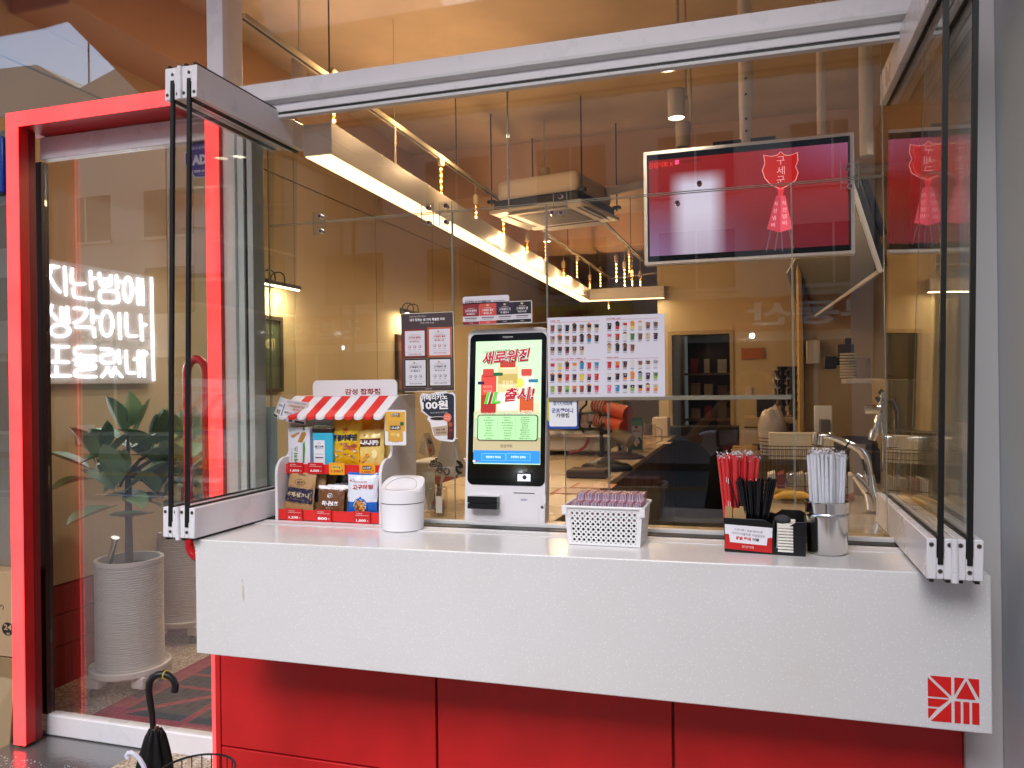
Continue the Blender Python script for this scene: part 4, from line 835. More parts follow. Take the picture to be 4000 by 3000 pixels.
a = Art(SY+.13); a.text('감성 잡화점', *zs(920, 287), 305/2.2122, 52/2.2122, H('#8c1410'), 1, bold=.03); a.done('lettering', ss)
b = MB(); n = 11; sw_ = (SX1-.006-SX0)/n
for i in range(n):
    m_ = SW if i % 2 == 0 else SR; xa, xb = SX0+i*sw_+.0, SX0+(i+1)*sw_; cx = (xa+xb)/2
    top_ = [(xa+.012, SY+.135, 1.463), (xb+.012, SY+.135, 1.463)]; yb, zb = SY+.03, 1.395; ptsx = [(xb, yb, zb)]
    for j in range(1, 8): t = math.pi*j/8; ptsx.append((cx+sw_/2*math.cos(t), yb-.012*math.sin(t), zb-.010*math.sin(t)))
    ptsx.append((xa, yb, zb)); b.prism([top_[0], top_[1]]+ptsx, (0, 0, -.009), m_)
aw = b.build('awning', ss, smooth=0); recalc(aw)
# price tickets
def zt_(x, y): return (1000+x/3.95, 1480+y/3.95)
def zu(x, y): return (1000+x/4.424, 1780+y/4.424)
def ticket(zf_, cx, cy, w_, h_, sc_, txt, red, yy, lab, nm=''):
    t = thing('price_ticket', lab, 'price tag', tuple(Y(*zf_(cx, cy), yy)), 'price tickets on the snack stand'); a = Art(yy, .0003)
    b = MB(); c = Y(*zf_(cx, cy), yy); kx, kz = a.kk(*zf_(cx, cy)); hw, hh = w_/sc_*kx/2, h_/sc_*kz/2
    b.box(c.x-hw, c.x+hw, yy, yy+.0012, c.z-hh, c.z+hh, H('#c8262a', .2) if red else H('#e8a02c', .25)); b.build('card', t, smooth=0)
    fg = WHITE if red else H('#b03028')
    a.text(txt, *zf_(cx-12, cy+h_*.22), w_*.6/sc_, h_*.22/sc_, fg, 1, bold=.03); a.text('원', *zf_(cx+w_*.36, cy+h_*.25), w_*.07/sc_, h_*.1/sc_, fg, 1)
    if red: a.rect(*zf_(cx, cy-h_*.18), w_*.8/sc_, .8, WHITE, 1); a.text(nm, *zf_(cx-w_*.16, cy-h_*.32), w_*.38/sc_, h_*.11/sc_, WHITE, 1)
    else: a.rrect(*zf_(cx-5, cy-h_*.12), w_*.56/sc_, h_*.3/sc_, 2, H('#4a1c1c') if nm == '나나콘' else H('#f0d24a'), 1); a.text(nm, *zf_(cx-5, cy-h_*.12), w_*.48/sc_, h_*.2/sc_, WHITE if nm == '나나콘' else H('#1c2a6a'), 2, bold=.02); a.disc(*zf_(cx+w_*.36, cy+h_*.12), 2.5, 3.5, H('#7a3a14'), 1, 8)
    a.done('print', t)
ticket(zt_, 611, 1378, 232, 175, 3.95, '1,800', True, SY+.048, 'red 1,800 won ticket under the wafer box', '감성 웨하스'); ticket(zt_, 918, 1380, 232, 175, 3.95, '6,000', True, SY+.048, 'red 6,000 won ticket under the blue coffee tin', '콜드브루 스틱')
ticket(zt_, 1246, 1388, 240, 185, 3.95, '1,500', False, SY+.048, 'orange 1,500 won ticket under the caramel bag', '땅콩카라멜'); ticket(zt_, 1718, 1395, 245, 190, 3.95, '1,000', False, SY+.048, 'orange 1,000 won ticket under the corn snack bag', '나나콘')
ticket(zu, 660, 1022, 270, 215, 4.424, '1,200', True, SY-.006, 'red 1,200 won ticket below the kraft bag', '수제 달고나'); ticket(zu, 1160, 1040, 275, 210, 4.424, '800', True, SY-.006, 'red 800 won ticket below the brown nut pouch', '미니넛츠'); ticket(zu, 1828, 1075, 285, 225, 4.424, '1,000', True, SY-.006, 'red 1,000 won ticket below the white and blue bag', '고구마형 과자')
# snack bags: pillow surfaces that carry their own print
def bag(name, label, cat, cx, cz, y, w_, h_, dep, m, regions=(), print_=None, tilt=0, lean=.1, seed=1, top=.12, group=None, pinch=.06, spread=.0):
    t = thing(name, label, cat, (cx, y, cz-h_/2), group); rr = random.Random(seed); nx, nz = 14, 18
    def S(u, v, side, off=0):   # u,v in -0.5..0.5
        e = max(0, 1-(abs(u)*2)**2.6)**.6*max(0, 1-((abs(v)*2))**3.5)**.7
        wv = .0022*math.sin(u*23+seed)*math.sin(v*17+seed*2)+.0016*math.sin(u*41-v*31+seed)+(.0018*math.sin((u+v*.6)*60+seed))*(1 if abs(v) > .3 else .35)
        ww = w_*(1-pinch*(1-(v*2)**2)*.6+spread*(-v)); x = u*ww; z = v*h_; yy = -side*(e*dep/2+.0006+off)+wv*max(0, 1-(abs(v)*2)**6)*(side if side > 0 else .3)
        yy += lean*z; co, si = math.cos(tilt), math.sin(tilt); return Vector((cx+x*co-z*si, y+yy, cz+x*si+z*co))
    b = MB()
    for side in (1, -1):
        vs = []; fs = {}
        for j in range(nz+1):
            for i in range(nx+1): vs.append(S(i/nx-.5, j/nz-.5, side))
        for j in range(nz):
            for i in range(nx):
                u, v = (i+.5)/nx-.5, (j+.5)/nz-.5; mm = m
                for fn, m2 in regions:
                    if fn(u, v): mm = m2
                q = (j*(nx+1)+i, j*(nx+1)+i+1, (j+1)*(nx+1)+i+1, (j+1)*(nx+1)+i); fs.setdefault(mm, []).append(q if side == 1 else q[::-1])
        first = True; o0 = len(b.v); b.v += vs
        for mm, ff in fs.items():
            k_ = b.mi(mm)
            for f in ff: b.f.append(tuple(o0+i for i in f)); b.m.append(k_)
    b.build('pouch', t, smooth=60)
    if print_:
        b = MB()
        def T(s_, u, v, w2, h2, mm, bold=.0, rot=0, shear=0, L=1):
            vv, ff, asp = text_mesh(s_, bold, 1.0, shear); co, si = math.cos(rot), math.sin(rot)
            if w2 is None: w2 = h2*asp*h_/w_
            b.add([S(u+(p*w2*w_*co-q*h2*h_*si)/w_, v+(p*w2*w_*si+q*h2*h_*co)/h_, 1, .0007*L+.0022) for p, q in vv], ff, mm)
        def P_(pts, mm, L=1): b.add([S(u, v, 1, .0007*L+.0016) for u, v in pts], [tuple(range(len(pts)))], mm)
        def G(u0, u1, v0, v1, mm, L=1, n=14):
            o0 = []; 
            for j in range(n+1):
                for i in range(n+1): o0.append(S(u0+(u1-u0)*i/n, v0+(v1-v0)*j/n, 1, .0005*L+.0006))
            b.add(o0, [(j*(n+1)+i, j*(n+1)+i+1, (j+1)*(n+1)+i+1, (j+1)*(n+1)+i) for j in range(n) for i in range(n)], mm)
        def D(u, v, ru, rv, mm, L=1, n=12):
            o0 = [S(u, v, 1, .0006*L+.0012)]+[S(u+ru*math.cos(2*math.pi*i/n), v+rv*math.sin(2*math.pi*i/n), 1, .0006*L+.0012) for i in range(n)]
            b.add(o0, [(0, 1+i, 1+(i+1) % n) for i in range(n)], mm)
        print_(T, P_, G, D); b.build('print', t, smooth=0)
    return t
KR = mat('#b08a5a', .6, name='kraft_paper', bump=(90, .2)); NV = mat('#241f3c', .45, name='navy_print'); BRN = mat('#6e4424', .45, name='brown_pouch'); FW = mat('#dfe3ee', .25, name='white_film', coat=.4)
BLU = mat('#1f66c0', .25, name='blue_film', coat=.4); YF = mat('#e5ad10', .18, name='yellow_film', coat=.5); CF = mat('#e8c873', .22, name='cream_film', coat=.4)
def px2(zf_, x, y, yy): p = Y(*zf_(x, y), yy); return p.x, p.z
def pr_dal(T, P_, G, D):
    G(-.47, .47, -.22, .13, NV, 1); T('수제-달고나', .0, -.03, .78, .115, H('#d8c29a'), .03); T('HAND MADE DALGONA', .0, -.14, .45, .022, H('#9a8a80'))
    D(0, .27, .19, .075, H('#3a2a2c'), 1); D(0, .27, .175, .064, H('#b08a5a'), 2); T('감성', 0, .27, .2, .07, H('#2c2024'), .02, L=3); P_([(-.12, .435), (.12, .435), (.12, .452), (.03, .452), (0, .47), (-.03, .452), (-.12, .452)], H('#201814'), 1)
    for v in (.155, -.245): G(-.47, .47, v, v+.008, H('#3a2c2a'), 1, 4)
x, z = px2(zu, 785, 640, SY+.05); bag('snack_bag', 'kraft paper dalgona bag with a navy band on the lower shelf', 'snack bag', x, 1.1, SY+.045, .122, .155, .03, KR, (), pr_dal, tilt=-.10, lean=.12, seed=2, group=None, spread=.12)
for i, dx in enumerate((.014, .03)): bag('snack_bag', ['kraft bag directly behind the navy-banded bag', 'rearmost kraft bag on the lower shelf'][i], 'snack bag', x+dx+.008, 1.098, SY+.085+i*.05, .12, .155, .025, KR, [(lambda u, v: -.2 < v < .1, NV)], None, tilt=-.05, lean=.08, seed=4+i)
def pr_nut(T, P_, G, D):
    T('미니넛츠', .02, -.1, .6, .17, WHITE, .05); D(0, .17, .11, .085, WHITE, 1); D(0, .17, .09, .065, H('#6e4424'), 2); T('감성', 0, .17, .13, .07, WHITE, .03, L=3); T('MINI NUTS', 0, -.26, .26, .04, H('#d8cabc')); T('감성커피', -.36, .36, .14, .04, H('#d8cabc')); T('간식용', .38, .36, .14, .05, WHITE, .02)
    G(-.49, .49, .455, .49, WHITE, 1, 4); G(-.49, .49, .425, .443, WHITE, 1, 4)
x, z = px2(zu, 1300, 790, SY+.04); bag('snack_pouch', 'front brown nut pouch with white Korean lettering', 'snack pouch', x, 1.078, SY+.04, .112, .104, .02, BRN, [(lambda u, v: v > .41, WHITE)], pr_nut, tilt=-.02, lean=.12, seed=7, group=None)
for i in range(3): bag('snack_pouch', ['brown nut pouch just behind the lettered one', 'third brown nut pouch in the row', 'last brown nut pouch in the row'][i], 'snack pouch', x+.018+.008*i, 1.077, SY+.075+i*.035, .112, .104, .02, BRN, [(lambda u, v: v > .41, WHITE)], None, tilt=-.02, lean=.12, seed=9+i)
def pr_gog(T, P_, G, D):
    T('고구마 모양 잡고', .0, .29, .42, .035, H('#c03a2c'), .01, rot=.04); T('고구마형', .06, .18, .66, .11, H('#c8301c'), .02, rot=.03); D(-.3, .32, .09, .03, H('#c03a3a'), 1); D(-.3, .32, .08, .023, H('#dfe3ee'), 2)
    D(0, -.24, .245, .165, BLU, 1, 18); D(0, -.25, .21, .145, H('#e8e4e0'), 2, 18); D(0, -.25, .195, .132, H('#8a5220'), 3, 18)
    P_([(-.12, -.13), (0, -.04), (.12, -.13)], BLU, 1)
    r3 = random.Random(5)
    for i in range(14): D(r3.uniform(-.13, .13), -.25+r3.uniform(-.09, .09), .055, .032, H(r3.choice(['#d99a4a', '#e3b06a', '#c27e34'])), 4+i*.2, 10)
    T('2024.10.14', .33, -.36, .26, .03, H('#1a1a2a'))
x, z = px2(zu, 1850, 690, SY+.04); bag('snack_bag', 'white and blue snack bag with a window of brown chips', 'snack bag', x-.004, 1.103, SY+.045, .125, .158, .035, FW, [(lambda u, v: v < -.17, BLU), (lambda u, v: v > .44, BLU)], pr_gog, tilt=.0, lean=.1, seed=12)
def pr_car(T, P_, G, D):
    G(-.46, .42, -.02, .22, H('#e9c21c'), 1); T('땅콩카라멜', -.02, .08, .86, .13, H('#101018'), .07, shear=.1, L=2); T('땅콩카라멜', -.02, .08, .86, .125, H('#20386a'), .015, shear=.1, L=3)
    D(.02, .24, .1, .03, H('#c03a1c'), 2); T('Caramel', .0, .19, .2, .025, H('#a0522a')); T('15.3%', -.05, -.045, .3, .045, H('#8c4a9a'), .02, shear=.2)
    P_([(-.48, -.12), (.46, -.10), (.47, -.42), (-.48, -.42)], H('#23324a'), 1)
    r3 = random.Random(8)
    for i, (u, v, c) in enumerate(((.1, -.1, '#a8502c'), (.22, -.13, '#b85a30'), (.0, -.12, '#c88a3c'), (.3, -.08, '#9c4428'))): D(u, v, .1, .035, H(c), 3+i*.3, 12)
    for i in range(26): P_([(u0+r3.uniform(-.07, .07), v0+r3.uniform(-.035, .035)) for u0, v0 in [(r3.uniform(-.4, .4), r3.uniform(-.4, -.16))] for _ in range(4)], H(r3.choice(['#b8202c', '#d8dbe6', '#2c4a9c', '#c8c2d0', '#e6d23a', '#b83030', '#2c8a44']), .2), 4+i*.2)
    for i, c in enumerate(('#2f7a3a', '#a02a2a', '#28387a', '#b0702c')): T('땅콩카라멜', -.36+.24*i, .425, .17, .022, H(c))
x, z = px2(zt_, 1420, 990, SY+.1); bag('snack_bag', 'shiny yellow peanut caramel bag on the upper shelf', 'snack bag', x, 1.292, SY+.10, .122, .187, .045, YF, (), pr_car, tilt=.03, lean=.08, seed=21)
bag('snack_bag', 'yellow bag behind the peanut caramel bag', 'snack bag', x+.048, 1.296, SY+.155, .122, .187, .04, YF, (), None, tilt=-.02, lean=.06, seed=23)
bag('snack_bag', 'rearmost yellow bag under the awning', 'snack bag', x+.075, 1.298, SY+.21, .122, .187, .04, YF, (), None, tilt=-.04, lean=.04, seed=24)
def pr_nana(T, P_, G, D):
    G(-.4, .4, .08, .28, H('#5a1c1a'), 1); T('나나콘', 0, .18, .7, .13, WHITE, .05, rot=-.05, L=2); T('나', -.2, .38, .08, .05, H('#8c3a1c'), .03)
    r3 = random.Random(9)
    for i in range(8): D(-.2+r3.uniform(-.14, .14), -.22+r3.uniform(-.08, .08), .09, .05, H(r3.choice(['#e0a42c', '#d08c1c', '#f0c25c'])), 2+i*.3, 8)
    D(.2, -.12, .1, .12, H('#f2dc9a'), 2); D(.0, -.38, .14, .04, H('#f0ece4'), 3)
x, z = px2(zt_, 1800, 1060, SY+.1); bag('snack_bag', 'cream corn snack bag with a dark red name band, front one', 'snack bag', x+.002, 1.264, SY+.09, .105, .145, .04, CF, (), pr_nana, tilt=.05, lean=.1, seed=31)
bag('snack_bag', 'cream corn snack bag tucked behind at the stand side', 'snack bag', x+.03, 1.262, SY+.14, .10, .145, .04, CF, (), None, tilt=-.08, lean=.05, seed=33)
# wafer boxes
wb = thing('wafer_box', 'white and green wafer box with sideways lettering', 'snack box', (-1.66, SY+.09, 1.193)); GN = H('#2f8a34')
x0 = Y(*zt_(497, 1000), SY+.075).x; x1 = Y(*zt_(715, 1000), SY+.075).x; x2 = Y(*zt_(832, 1000), SY+.075).x
b = MB(); b.box(x0, x2, SY+.075, SY+.105, 1.1935, 1.3435, H('#e4e2ec', .3)); b.build('carton', wb, bevel=.001)
a = Art(SY+.075, .0004); a.text('웨하스', *zt_(618, 1180), 62, 17, GN, 1, bold=.03, rot=math.pi/2); a.text('행복을 채울고운', *zt_(552, 1170), 44, 5, H('#3a8a3c'), 1, rot=math.pi/2); a.poly([zt_(*p) for p in ((525, 880), (660, 822), (680, 835), (575, 915))], H('#c09050'), 1); a.poly([zt_(*p) for p in ((640, 975), (700, 830), (760, 815), (775, 860), (715, 985))], H('#b98444'), 1)
a.line(*zt_(714, 735), *zt_(714, 1290), .8, GN, 1); a.poly([zt_(*p) for p in ((725, 735), (745, 735), (758, 790), (728, 800))], GN, 1); a.poly([zt_(*p) for p in ((725, 1010), (748, 950), (760, 1080), (745, 1300), (725, 1300))], GN, 1); a.disc(*zt_(530, 785), 4, 7, GN, 1, 14, ring=.8); a.text('감성', *zt_(578, 782), 10, 6, GN, 1)
a.done('print', wb)
for i in range(4):
    bx = MB(); yy = SY+.107+i*.031; bx.box(x0+.004, x2+.05 if i else x2+.012, yy, yy+.0295, 1.1935, 1.3435, H('#dcdce0', .35)); bx.box(x0+.004, (x2+.05 if i else x2+.012)-.0005, yy+.001, yy+.0285, 1.3436, 1.3442, H('#2c5a2c', .4))
    for k_ in range(3): bx.box(x0+.03+k_*.02, x0+.042+k_*.02, yy+.006, yy+.022, 1.3443, 1.3446, WHITE)
    tag(bx.build('wafer_box', bevel=.0008), ['wafer box second from the front of the row', 'third wafer box of the row', 'fourth wafer box of the row', 'rearmost wafer box of the row'][i], 'snack box')
tn = thing('coffee_tin', 'sky blue cold brew tin with a dark brown lid', 'tin', (-1.58, SY+.09, 1.193))
x0 = Y(*zt_(864, 1000), SY+.07).x; x1 = Y(*zt_(1105, 1000), SY+.07).x; TB = mat('#3fb4d6', .3, name='sky_blue_tin')
b = MB(); b.box(x0, x1+.02, SY+.072, SY+.13, 1.1935, 1.325, TB); b.build('body', tn, bevel=.005, seg=3)
b = MB(); b.box(x0-.0005, x1+.0205, SY+.0715, SY+.1305, 1.3255, 1.341, mat('#33221c', .35)); b.build('lid', tn, bevel=.004, seg=3)
a = Art(SY+.0712, .0004); a.rect(*zt_(978, 1145), 168/3.95, 395/3.95, H('#e6e6ec'), 1); a.text('콜드브루', *zt_(978, 1045), 130/3.95, 34/3.95, H('#1c1c22'), 2, bold=.03); a.disc(*zt_(977, 992), 5.5, 4, H('#4a4a50'), 2, 14, ring=.8); a.rect(*zt_(978, 1078), 30, 1.6, H('#6a6a70'), 2); a.rect(*zt_(978, 1162), 32, 1.5, H('#7a7a80'), 2); a.rect(*zt_(978, 1215), 31, 4, H('#20242e'), 2); a.done('print', tn)
# curled leaflet at the stand's side
def curl(name, label, quad, m, bow, y, draws):
    q = [Y(*zt_(*p), y) for p in quad]; t = thing(name, label, 'leaflet', tuple(q[3]))
    def S(u, v, L=0): p = (q[3]*(1-u)+q[2]*u)*(1-v)+(q[0]*(1-u)+q[1]*u)*v; return p+Vector((0, -bow*math.sin(math.pi*u)-.0005*L+.02*u*u, -.008*math.sin(math.pi*u)*(1-v)*0))
    b = MB(); n = 12; vs = [S(i/n, j/n) for j in range(n+1) for i in range(n+1)]+[S(i/n, j/n)+Vector((0, .0012, 0)) for j in range(n+1) for i in range(n+1)]; N = (n+1)**2
    fs = [(j*(n+1)+i, j*(n+1)+i+1, (j+1)*(n+1)+i+1, (j+1)*(n+1)+i) for j in range(n) for i in range(n)]; b.add(vs, fs+[tuple(N+k_ for k_ in f[::-1]) for f in fs], m); b.build('sheet', t, smooth=60)
    b = MB(); draws(b, S); b.build('print', t, smooth=0)
def dl_(b, S):
    def T(s_, u, v, w_, h_, mm, bold=.02, L=2): vv, ff, _ = text_mesh(s_, bold); b.add([S(u+p*w_, v+q*h_, L) for p, q in vv], ff, mm)
    def G(u0, u1, v0, v1, mm, L=1): n = 6; b.add([S(u0+(u1-u0)*i/n, v0+(v1-v0)*j/n, L) for j in range(n+1) for i in range(n+1)], [(j*(n+1)+i, j*(n+1)+i+1, (j+1)*(n+1)+i+1, (j+1)*(n+1)+i) for j in range(n) for i in range(n)], mm)
    G(.02, .98, .02, .12, H('#1c4434')); G(.12, .36, .2, .78, H('#e8e6ee'), 1.6); G(.36, .4, .2, .76, H('#7a7488'), 1.6); G(.4, .82, .2, .52, H('#e4e2ea'), 1.8); G(.13, .2, .24, .4, H('#2c6a3c'), 2)
    T('웨하스', .24, .62, .2, .1, H('#222024'), L=3); T('웨하스', .56, .4, .22, .1, H('#222024'), L=3); T('사르르르맛', .72, .74, .42, .12, H('#d98a54')); T('웨하스', .78, .6, .24, .1, H('#d98a54')); T('한입가득 사르르르 녹는맛', .7, .9, .5, .05, H('#4a3a3a')); G(.22, .3, .22, .42, H('#b88a54'), 2); G(.66, .74, .22, .36, H('#b88a54'), 2.2)
curl('leaflet', 'curled wafer leaflet sticking out at the side of the snack stand', ((375, 270), (770, 365), (712, 715), (262, 565)), H('#ddd6d8', .3), .03, 2.60, dl_)
# yellow hanging card on the stand
yc = thing('snack_card', 'yellow corn snack card fixed to the stand side', 'card', tuple(Y(*zs(1205, 600), SY+.04)))
b = MB(); c = Y(*zs(1204, 598), SY+.045); ar = Art(SY+.045); kx, kz = ar.kk(*zs(1204, 598)); hw, hh = 184/2.2122*kx/2, 305/2.2122*kz/2
b.prism([(c.x+x, SY+.045, c.z+z) for x, z in outline(-hw, hw, -hh, hh, .006, .006)], (0, .0015, 0), H('#ecebf0', .3)); o = b.build('sheet', yc, smooth=0); recalc(o)
a = Art(SY+.045, .0004); a.rect(*zs(1203, 545), 172/2.2122, 170/2.2122, H('#e6ae3a'), 1); a.text('나나콘', *zs(1207, 490), 82/2.2122, 36/2.2122, WHITE, 3, bold=.09); a.text('나나콘', *zs(1207, 490), 80/2.2122, 34/2.2122, H('#20181a'), 4, bold=.02); a.rrect(*zs(1206, 628), 128/2.2122, 180/2.2122, 3, H('#d9a648'), 2); a.rect(*zs(1204, 600), 90/2.2122, 36/2.2122, H('#2a1614'), 3)
a.text('나나콘', *zs(1204, 600), 78/2.2122, 24/2.2122, WHITE, 4, bold=.03); a.disc(*zs(1262, 565), 8, 8, H('#28603a'), 4); a.disc(*zs(1190, 655), 12, 7, H('#e8c060'), 4); a.disc(*zs(1230, 662), 6, 8, H('#f0d488'), 4); a.text('감성잡화점', *zs(1205, 722), 60/2.2122, 5, H('#c03a3a'), 1); a.done('print', yc)
# ================================================================== small bin
PLW = mat('#eceaee', .35, name='white_plastic_bin', coat=.2)
bc = Vector((-1.135+.05, 2.50, 1.001)); pL, pR = Z(1492, 2075, 1.0), Z(1652, 2075, 1.0)
br_ = .078; bc = Vector((Y(1573, 2000, 2.50).x, 2.50, 1.001))
bn = thing('table_bin', 'small round white swing-lid bin beside the snack stand', 'bin', tuple(bc))
b = MB(); b.lathe(bc, [(.001, 0), (.066, 0), (.072, .004), (.0775, .085), (.0775, .094)], PLW, 40); b.build('body', bn)
b = MB(); b.lathe(bc, [(.0755, .0945), (.0755, .097)], mat('#77777c', .5), 40); b.build('seam', bn)
b = MB(); n = 48; vs = []; fs = []
cut = lambda x, y: .168+.016*(y/.078)   # sloped lid, lower at the front
rings = [(.0775, .0975, 0), (.0785, .12, 0), (.078, None, 0)]
for k_ in range(n):
    an = 2*math.pi*k_/n; vs.append(bc+Vector((.0775*math.cos(an), .0775*math.sin(an), .0975)))
for r_, dz in ((.0785, -.012), (.077, -.003), (.070, .001)):
    for k_ in range(n):
        an = 2*math.pi*k_/n; x, y = r_*math.cos(an), r_*math.sin(an); s_ = min(1, max(0, (y/.0785+.45)/1.1)); s_ = s_*s_*(3-2*s_); vs.append(bc+Vector((x, y, .142+.036*s_+dz)))
for i in range(3):
    for k_ in range(n): fs.append((i*n+k_, i*n+(k_+1) % n, (i+1)*n+(k_+1) % n, (i+1)*n+k_))
# inner lid flap surface (dished)
for fr_, dz in ((.75, -.001), (.5, -.002), (.25, -.002)):
    for k_ in range(n):
        an = 2*math.pi*k_/n; x, y = .070*fr_*math.cos(an), .070*fr_*math.sin(an); s_ = min(1, max(0, (y/.0785+.45)/1.1)); s_ = s_*s_*(3-2*s_); vs.append(bc+Vector((x, y, .142+.036*s_+dz)))
for i in range(3, 6):
    for k_ in range(n): fs.append((i*n+k_, i*n+(k_+1) % n, (i+1)*n+(k_+1) % n, (i+1)*n+k_))
fs.append(tuple(6*n+k_ for k_ in range(n))[::1]); b.add(vs, fs, PLW); b.build('lid', bn, smooth=50)
b = MB(); pts = []
for i in range(40):
    t = 2*math.pi*i/40; x, y = .056*math.cos(t), -.012+.046*math.sin(t); s_ = min(1, max(0, (y/.0785+.45)/1.1)); s_ = s_*s_*(3-2*s_); pts.append(bc+Vector((x, y, .142+.036*s_+.0005)))
b.tube(pts, .0009, mat('#b5b4ba', .5), 5, closed=True); b.build('flap_seam', bn)
# ================================================================== perforated basket with wipes
b0, b1, b2 = Z(2220, 2127, 1.0), Z(2500, 2141, 1.0), Z(2528, 2085, 1.0)
ux_ = (b1-b0).normalized(); uy_ = Vector((-ux_.y, ux_.x, 0)); BW, BD, BH = (b1-b0).length, .165, .118
bk_ = thing('basket', 'white perforated plastic basket packed with wrapped wipes', 'basket', tuple(b0))
PB = mat('#ecebec', .4, name='white_basket_plastic'); DKH = mat('#1a1416', .7)
def bp(u, v, z): # tapered
    f = 1+.09*z/BH; c = b0+ux_*BW/2+uy_*BD/2; return c+ux_*(u-.5)*BW*f+uy_*(v-.5)*BD*f+Vector((0, 0, z+.0015))
def wall_holes(b, A, B, nx, nz, rad, m, th):
    # panel from A (bottom-left) to B along, with round holes; A,B functions of z
    n8 = 12
    for i in range(nx):
        for j in range(nz):
            u0, u1 = i/nx, (i+1)/nx; z0, z1 = .008+(BH-.02)*j/nz, .008+(BH-.02)*(j+1)/nz
            def pt(u, z): return A(z).lerp(B(z), u)
            c = pt((u0+u1)/2, (z0+z1)/2); e = (B(z0)-A(z0)).normalized(); up = (pt(.5, z1)-pt(.5, z0)).normalized(); circ = []
            sq = []
            for q in range(n8):
                an = 2*math.pi*q/n8; circ.append(c+e*rad*math.cos(an)+up*rad*math.sin(an)); ca, sa = math.cos(an), math.sin(an); mxx = max(abs(ca), abs(sa)); sq.append(pt((u0+u1)/2+(u1-u0)/2*ca/mxx, (z0+z1)/2+(z1-z0)/2*sa/mxx))
            nn = e.cross(up)*th; vs = circ+sq+[p+nn for p in circ]
            b.add(vs, [(q, (q+1) % n8, n8+(q+1) % n8, n8+q) for q in range(n8)]+[(2*n8+q, 2*n8+(q+1) % n8, (q+1) % n8, q) for q in range(n8)], m)
b = MB(); rad = .0052
wall_holes(b, lambda z: bp(.06, 0, z), lambda z: bp(.94, 0, z), 13, 6, rad*.86, PB, -.003)
wall_holes(b, lambda z: bp(1, .08, z), lambda z: bp(1, .92, z), 8, 6, rad*.86, PB, -.003)
wall_holes(b, lambda z: bp(0, .92, z), lambda z: bp(0, .08, z), 8, 6, rad*.86, PB, -.003)
for (u0, v0), (u1, v1) in (((0, 0), (.06, 0)), ((.94, 0), (1, 0)), ((1, 0), (1, .08)), ((1, .92), (1, 1)), ((0, .08), (0, 0)), ((0, 1), (0, .92)), ((1, 1), (0, 1))): b.poly([bp(u0, v0, 0), bp(u1, v1, 0), bp(u1, v1, BH), bp(u0, v0, BH)], PB)
for (u0, v0), (u1, v1) in (((.06, 0), (.94, 0)), ((1, .08), (1, .92)), ((0, .92), (0, .08))):
    b.poly([bp(u0, v0, 0), bp(u1, v1, 0), bp(u1, v1, .008), bp(u0, v0, .008)], PB); b.poly([bp(u0, v0, BH-.012), bp(u1, v1, BH-.012), bp(u1, v1, BH), bp(u0, v0, BH)], PB)
b.poly([bp(0, 0, 0), bp(0, 1, 0), bp(1, 1, 0), bp(1, 0, 0)], PB); b.build('body', bk_, smooth=0)
b = MB(); loop = [(-.012, -.012), (1.012, -.012), (1.012, 1.012), (-.012, 1.012)]
rp = []
for (u0, v0), (u1, v1) in zip(loop, loop[1:]+loop[:1]):
    for t in (.04, .96): rp.append(bp(u0+(u1-u0)*t, v0+(v1-v0)*t, BH))
b.tube(rp, .0042, PB, 8, closed=True)
for u in (.0, 1.0): c = bp(u, -.02, BH-.012); b.obox(c, ux_*.008, uy_*.002, (0, 0, .013), PB); b.obox(c-uy_*.0026+Vector((0, 0, -.008)), ux_*.005, uy_*.001, (0, 0, .0015), PB)
b.build('rim', bk_)
b = MB(); tc_ = [bp(u, v, .004) for u, v in ((.05, .08), (.95, .08), (.95, .92), (.05, .92))]; b.prism(tc_, (0, 0, .063), DKH); o = b.build('hole_shade_block', bk_, smooth=0); recalc(o)  # dark block added under the packets so the holes look shaded
rr = random.Random(4); PK = [mat(c, .25, name='wipe_packet', coat=.4) for c in ('#cf7a92', '#e3a9ba', '#f0e6f0', '#c9788e', '#c2c0e6')]
b = MB(); N = 40
for i in range(N):
    u = .03+.94*i/(N-1); 
    for row, (v, zt_2) in enumerate(((.33, .135), (.68, .155))):
        c = bp(u, v, 0); hh = zt_2+0*i-.006; w2 = BD*.26; lean = ux_*.008
        m_ = PK[(0, 2, 1, 2, 3)[i % 5]]; n_ = ux_
        base_c = c+Vector((0, 0, .07)); top_c = c+lean+Vector((0, 0, hh))
        for s_, mm in ((0, m_),):
            q = [base_c-uy_*w2, base_c+uy_*w2, top_c+uy_*w2*.98, top_c-uy_*w2*.98]; t_ = ux_*.0011
            b.prism([p-t_ for p in q], t_*2, mm)
        q = [top_c-uy_*w2*.98+Vector((0, 0, -.030)), top_c-uy_*w2*.98]; b.prism([q[0]-uy_*.0006-t_*.9, q[1]-uy_*.0006-t_*.9, q[1]-uy_*.0006+t_*.2, q[0]-uy_*.0006+t_*.2], uy_*-.0008, PK[2] if i % 2 else PK[4])
wp = b.build('wipe_packets', None, smooth=0); tag(wp, 'tight rows of pink wrapped wet wipes standing in the basket', 'wet wipes'); wp['kind'] = 'stuff'; recalc(wp)
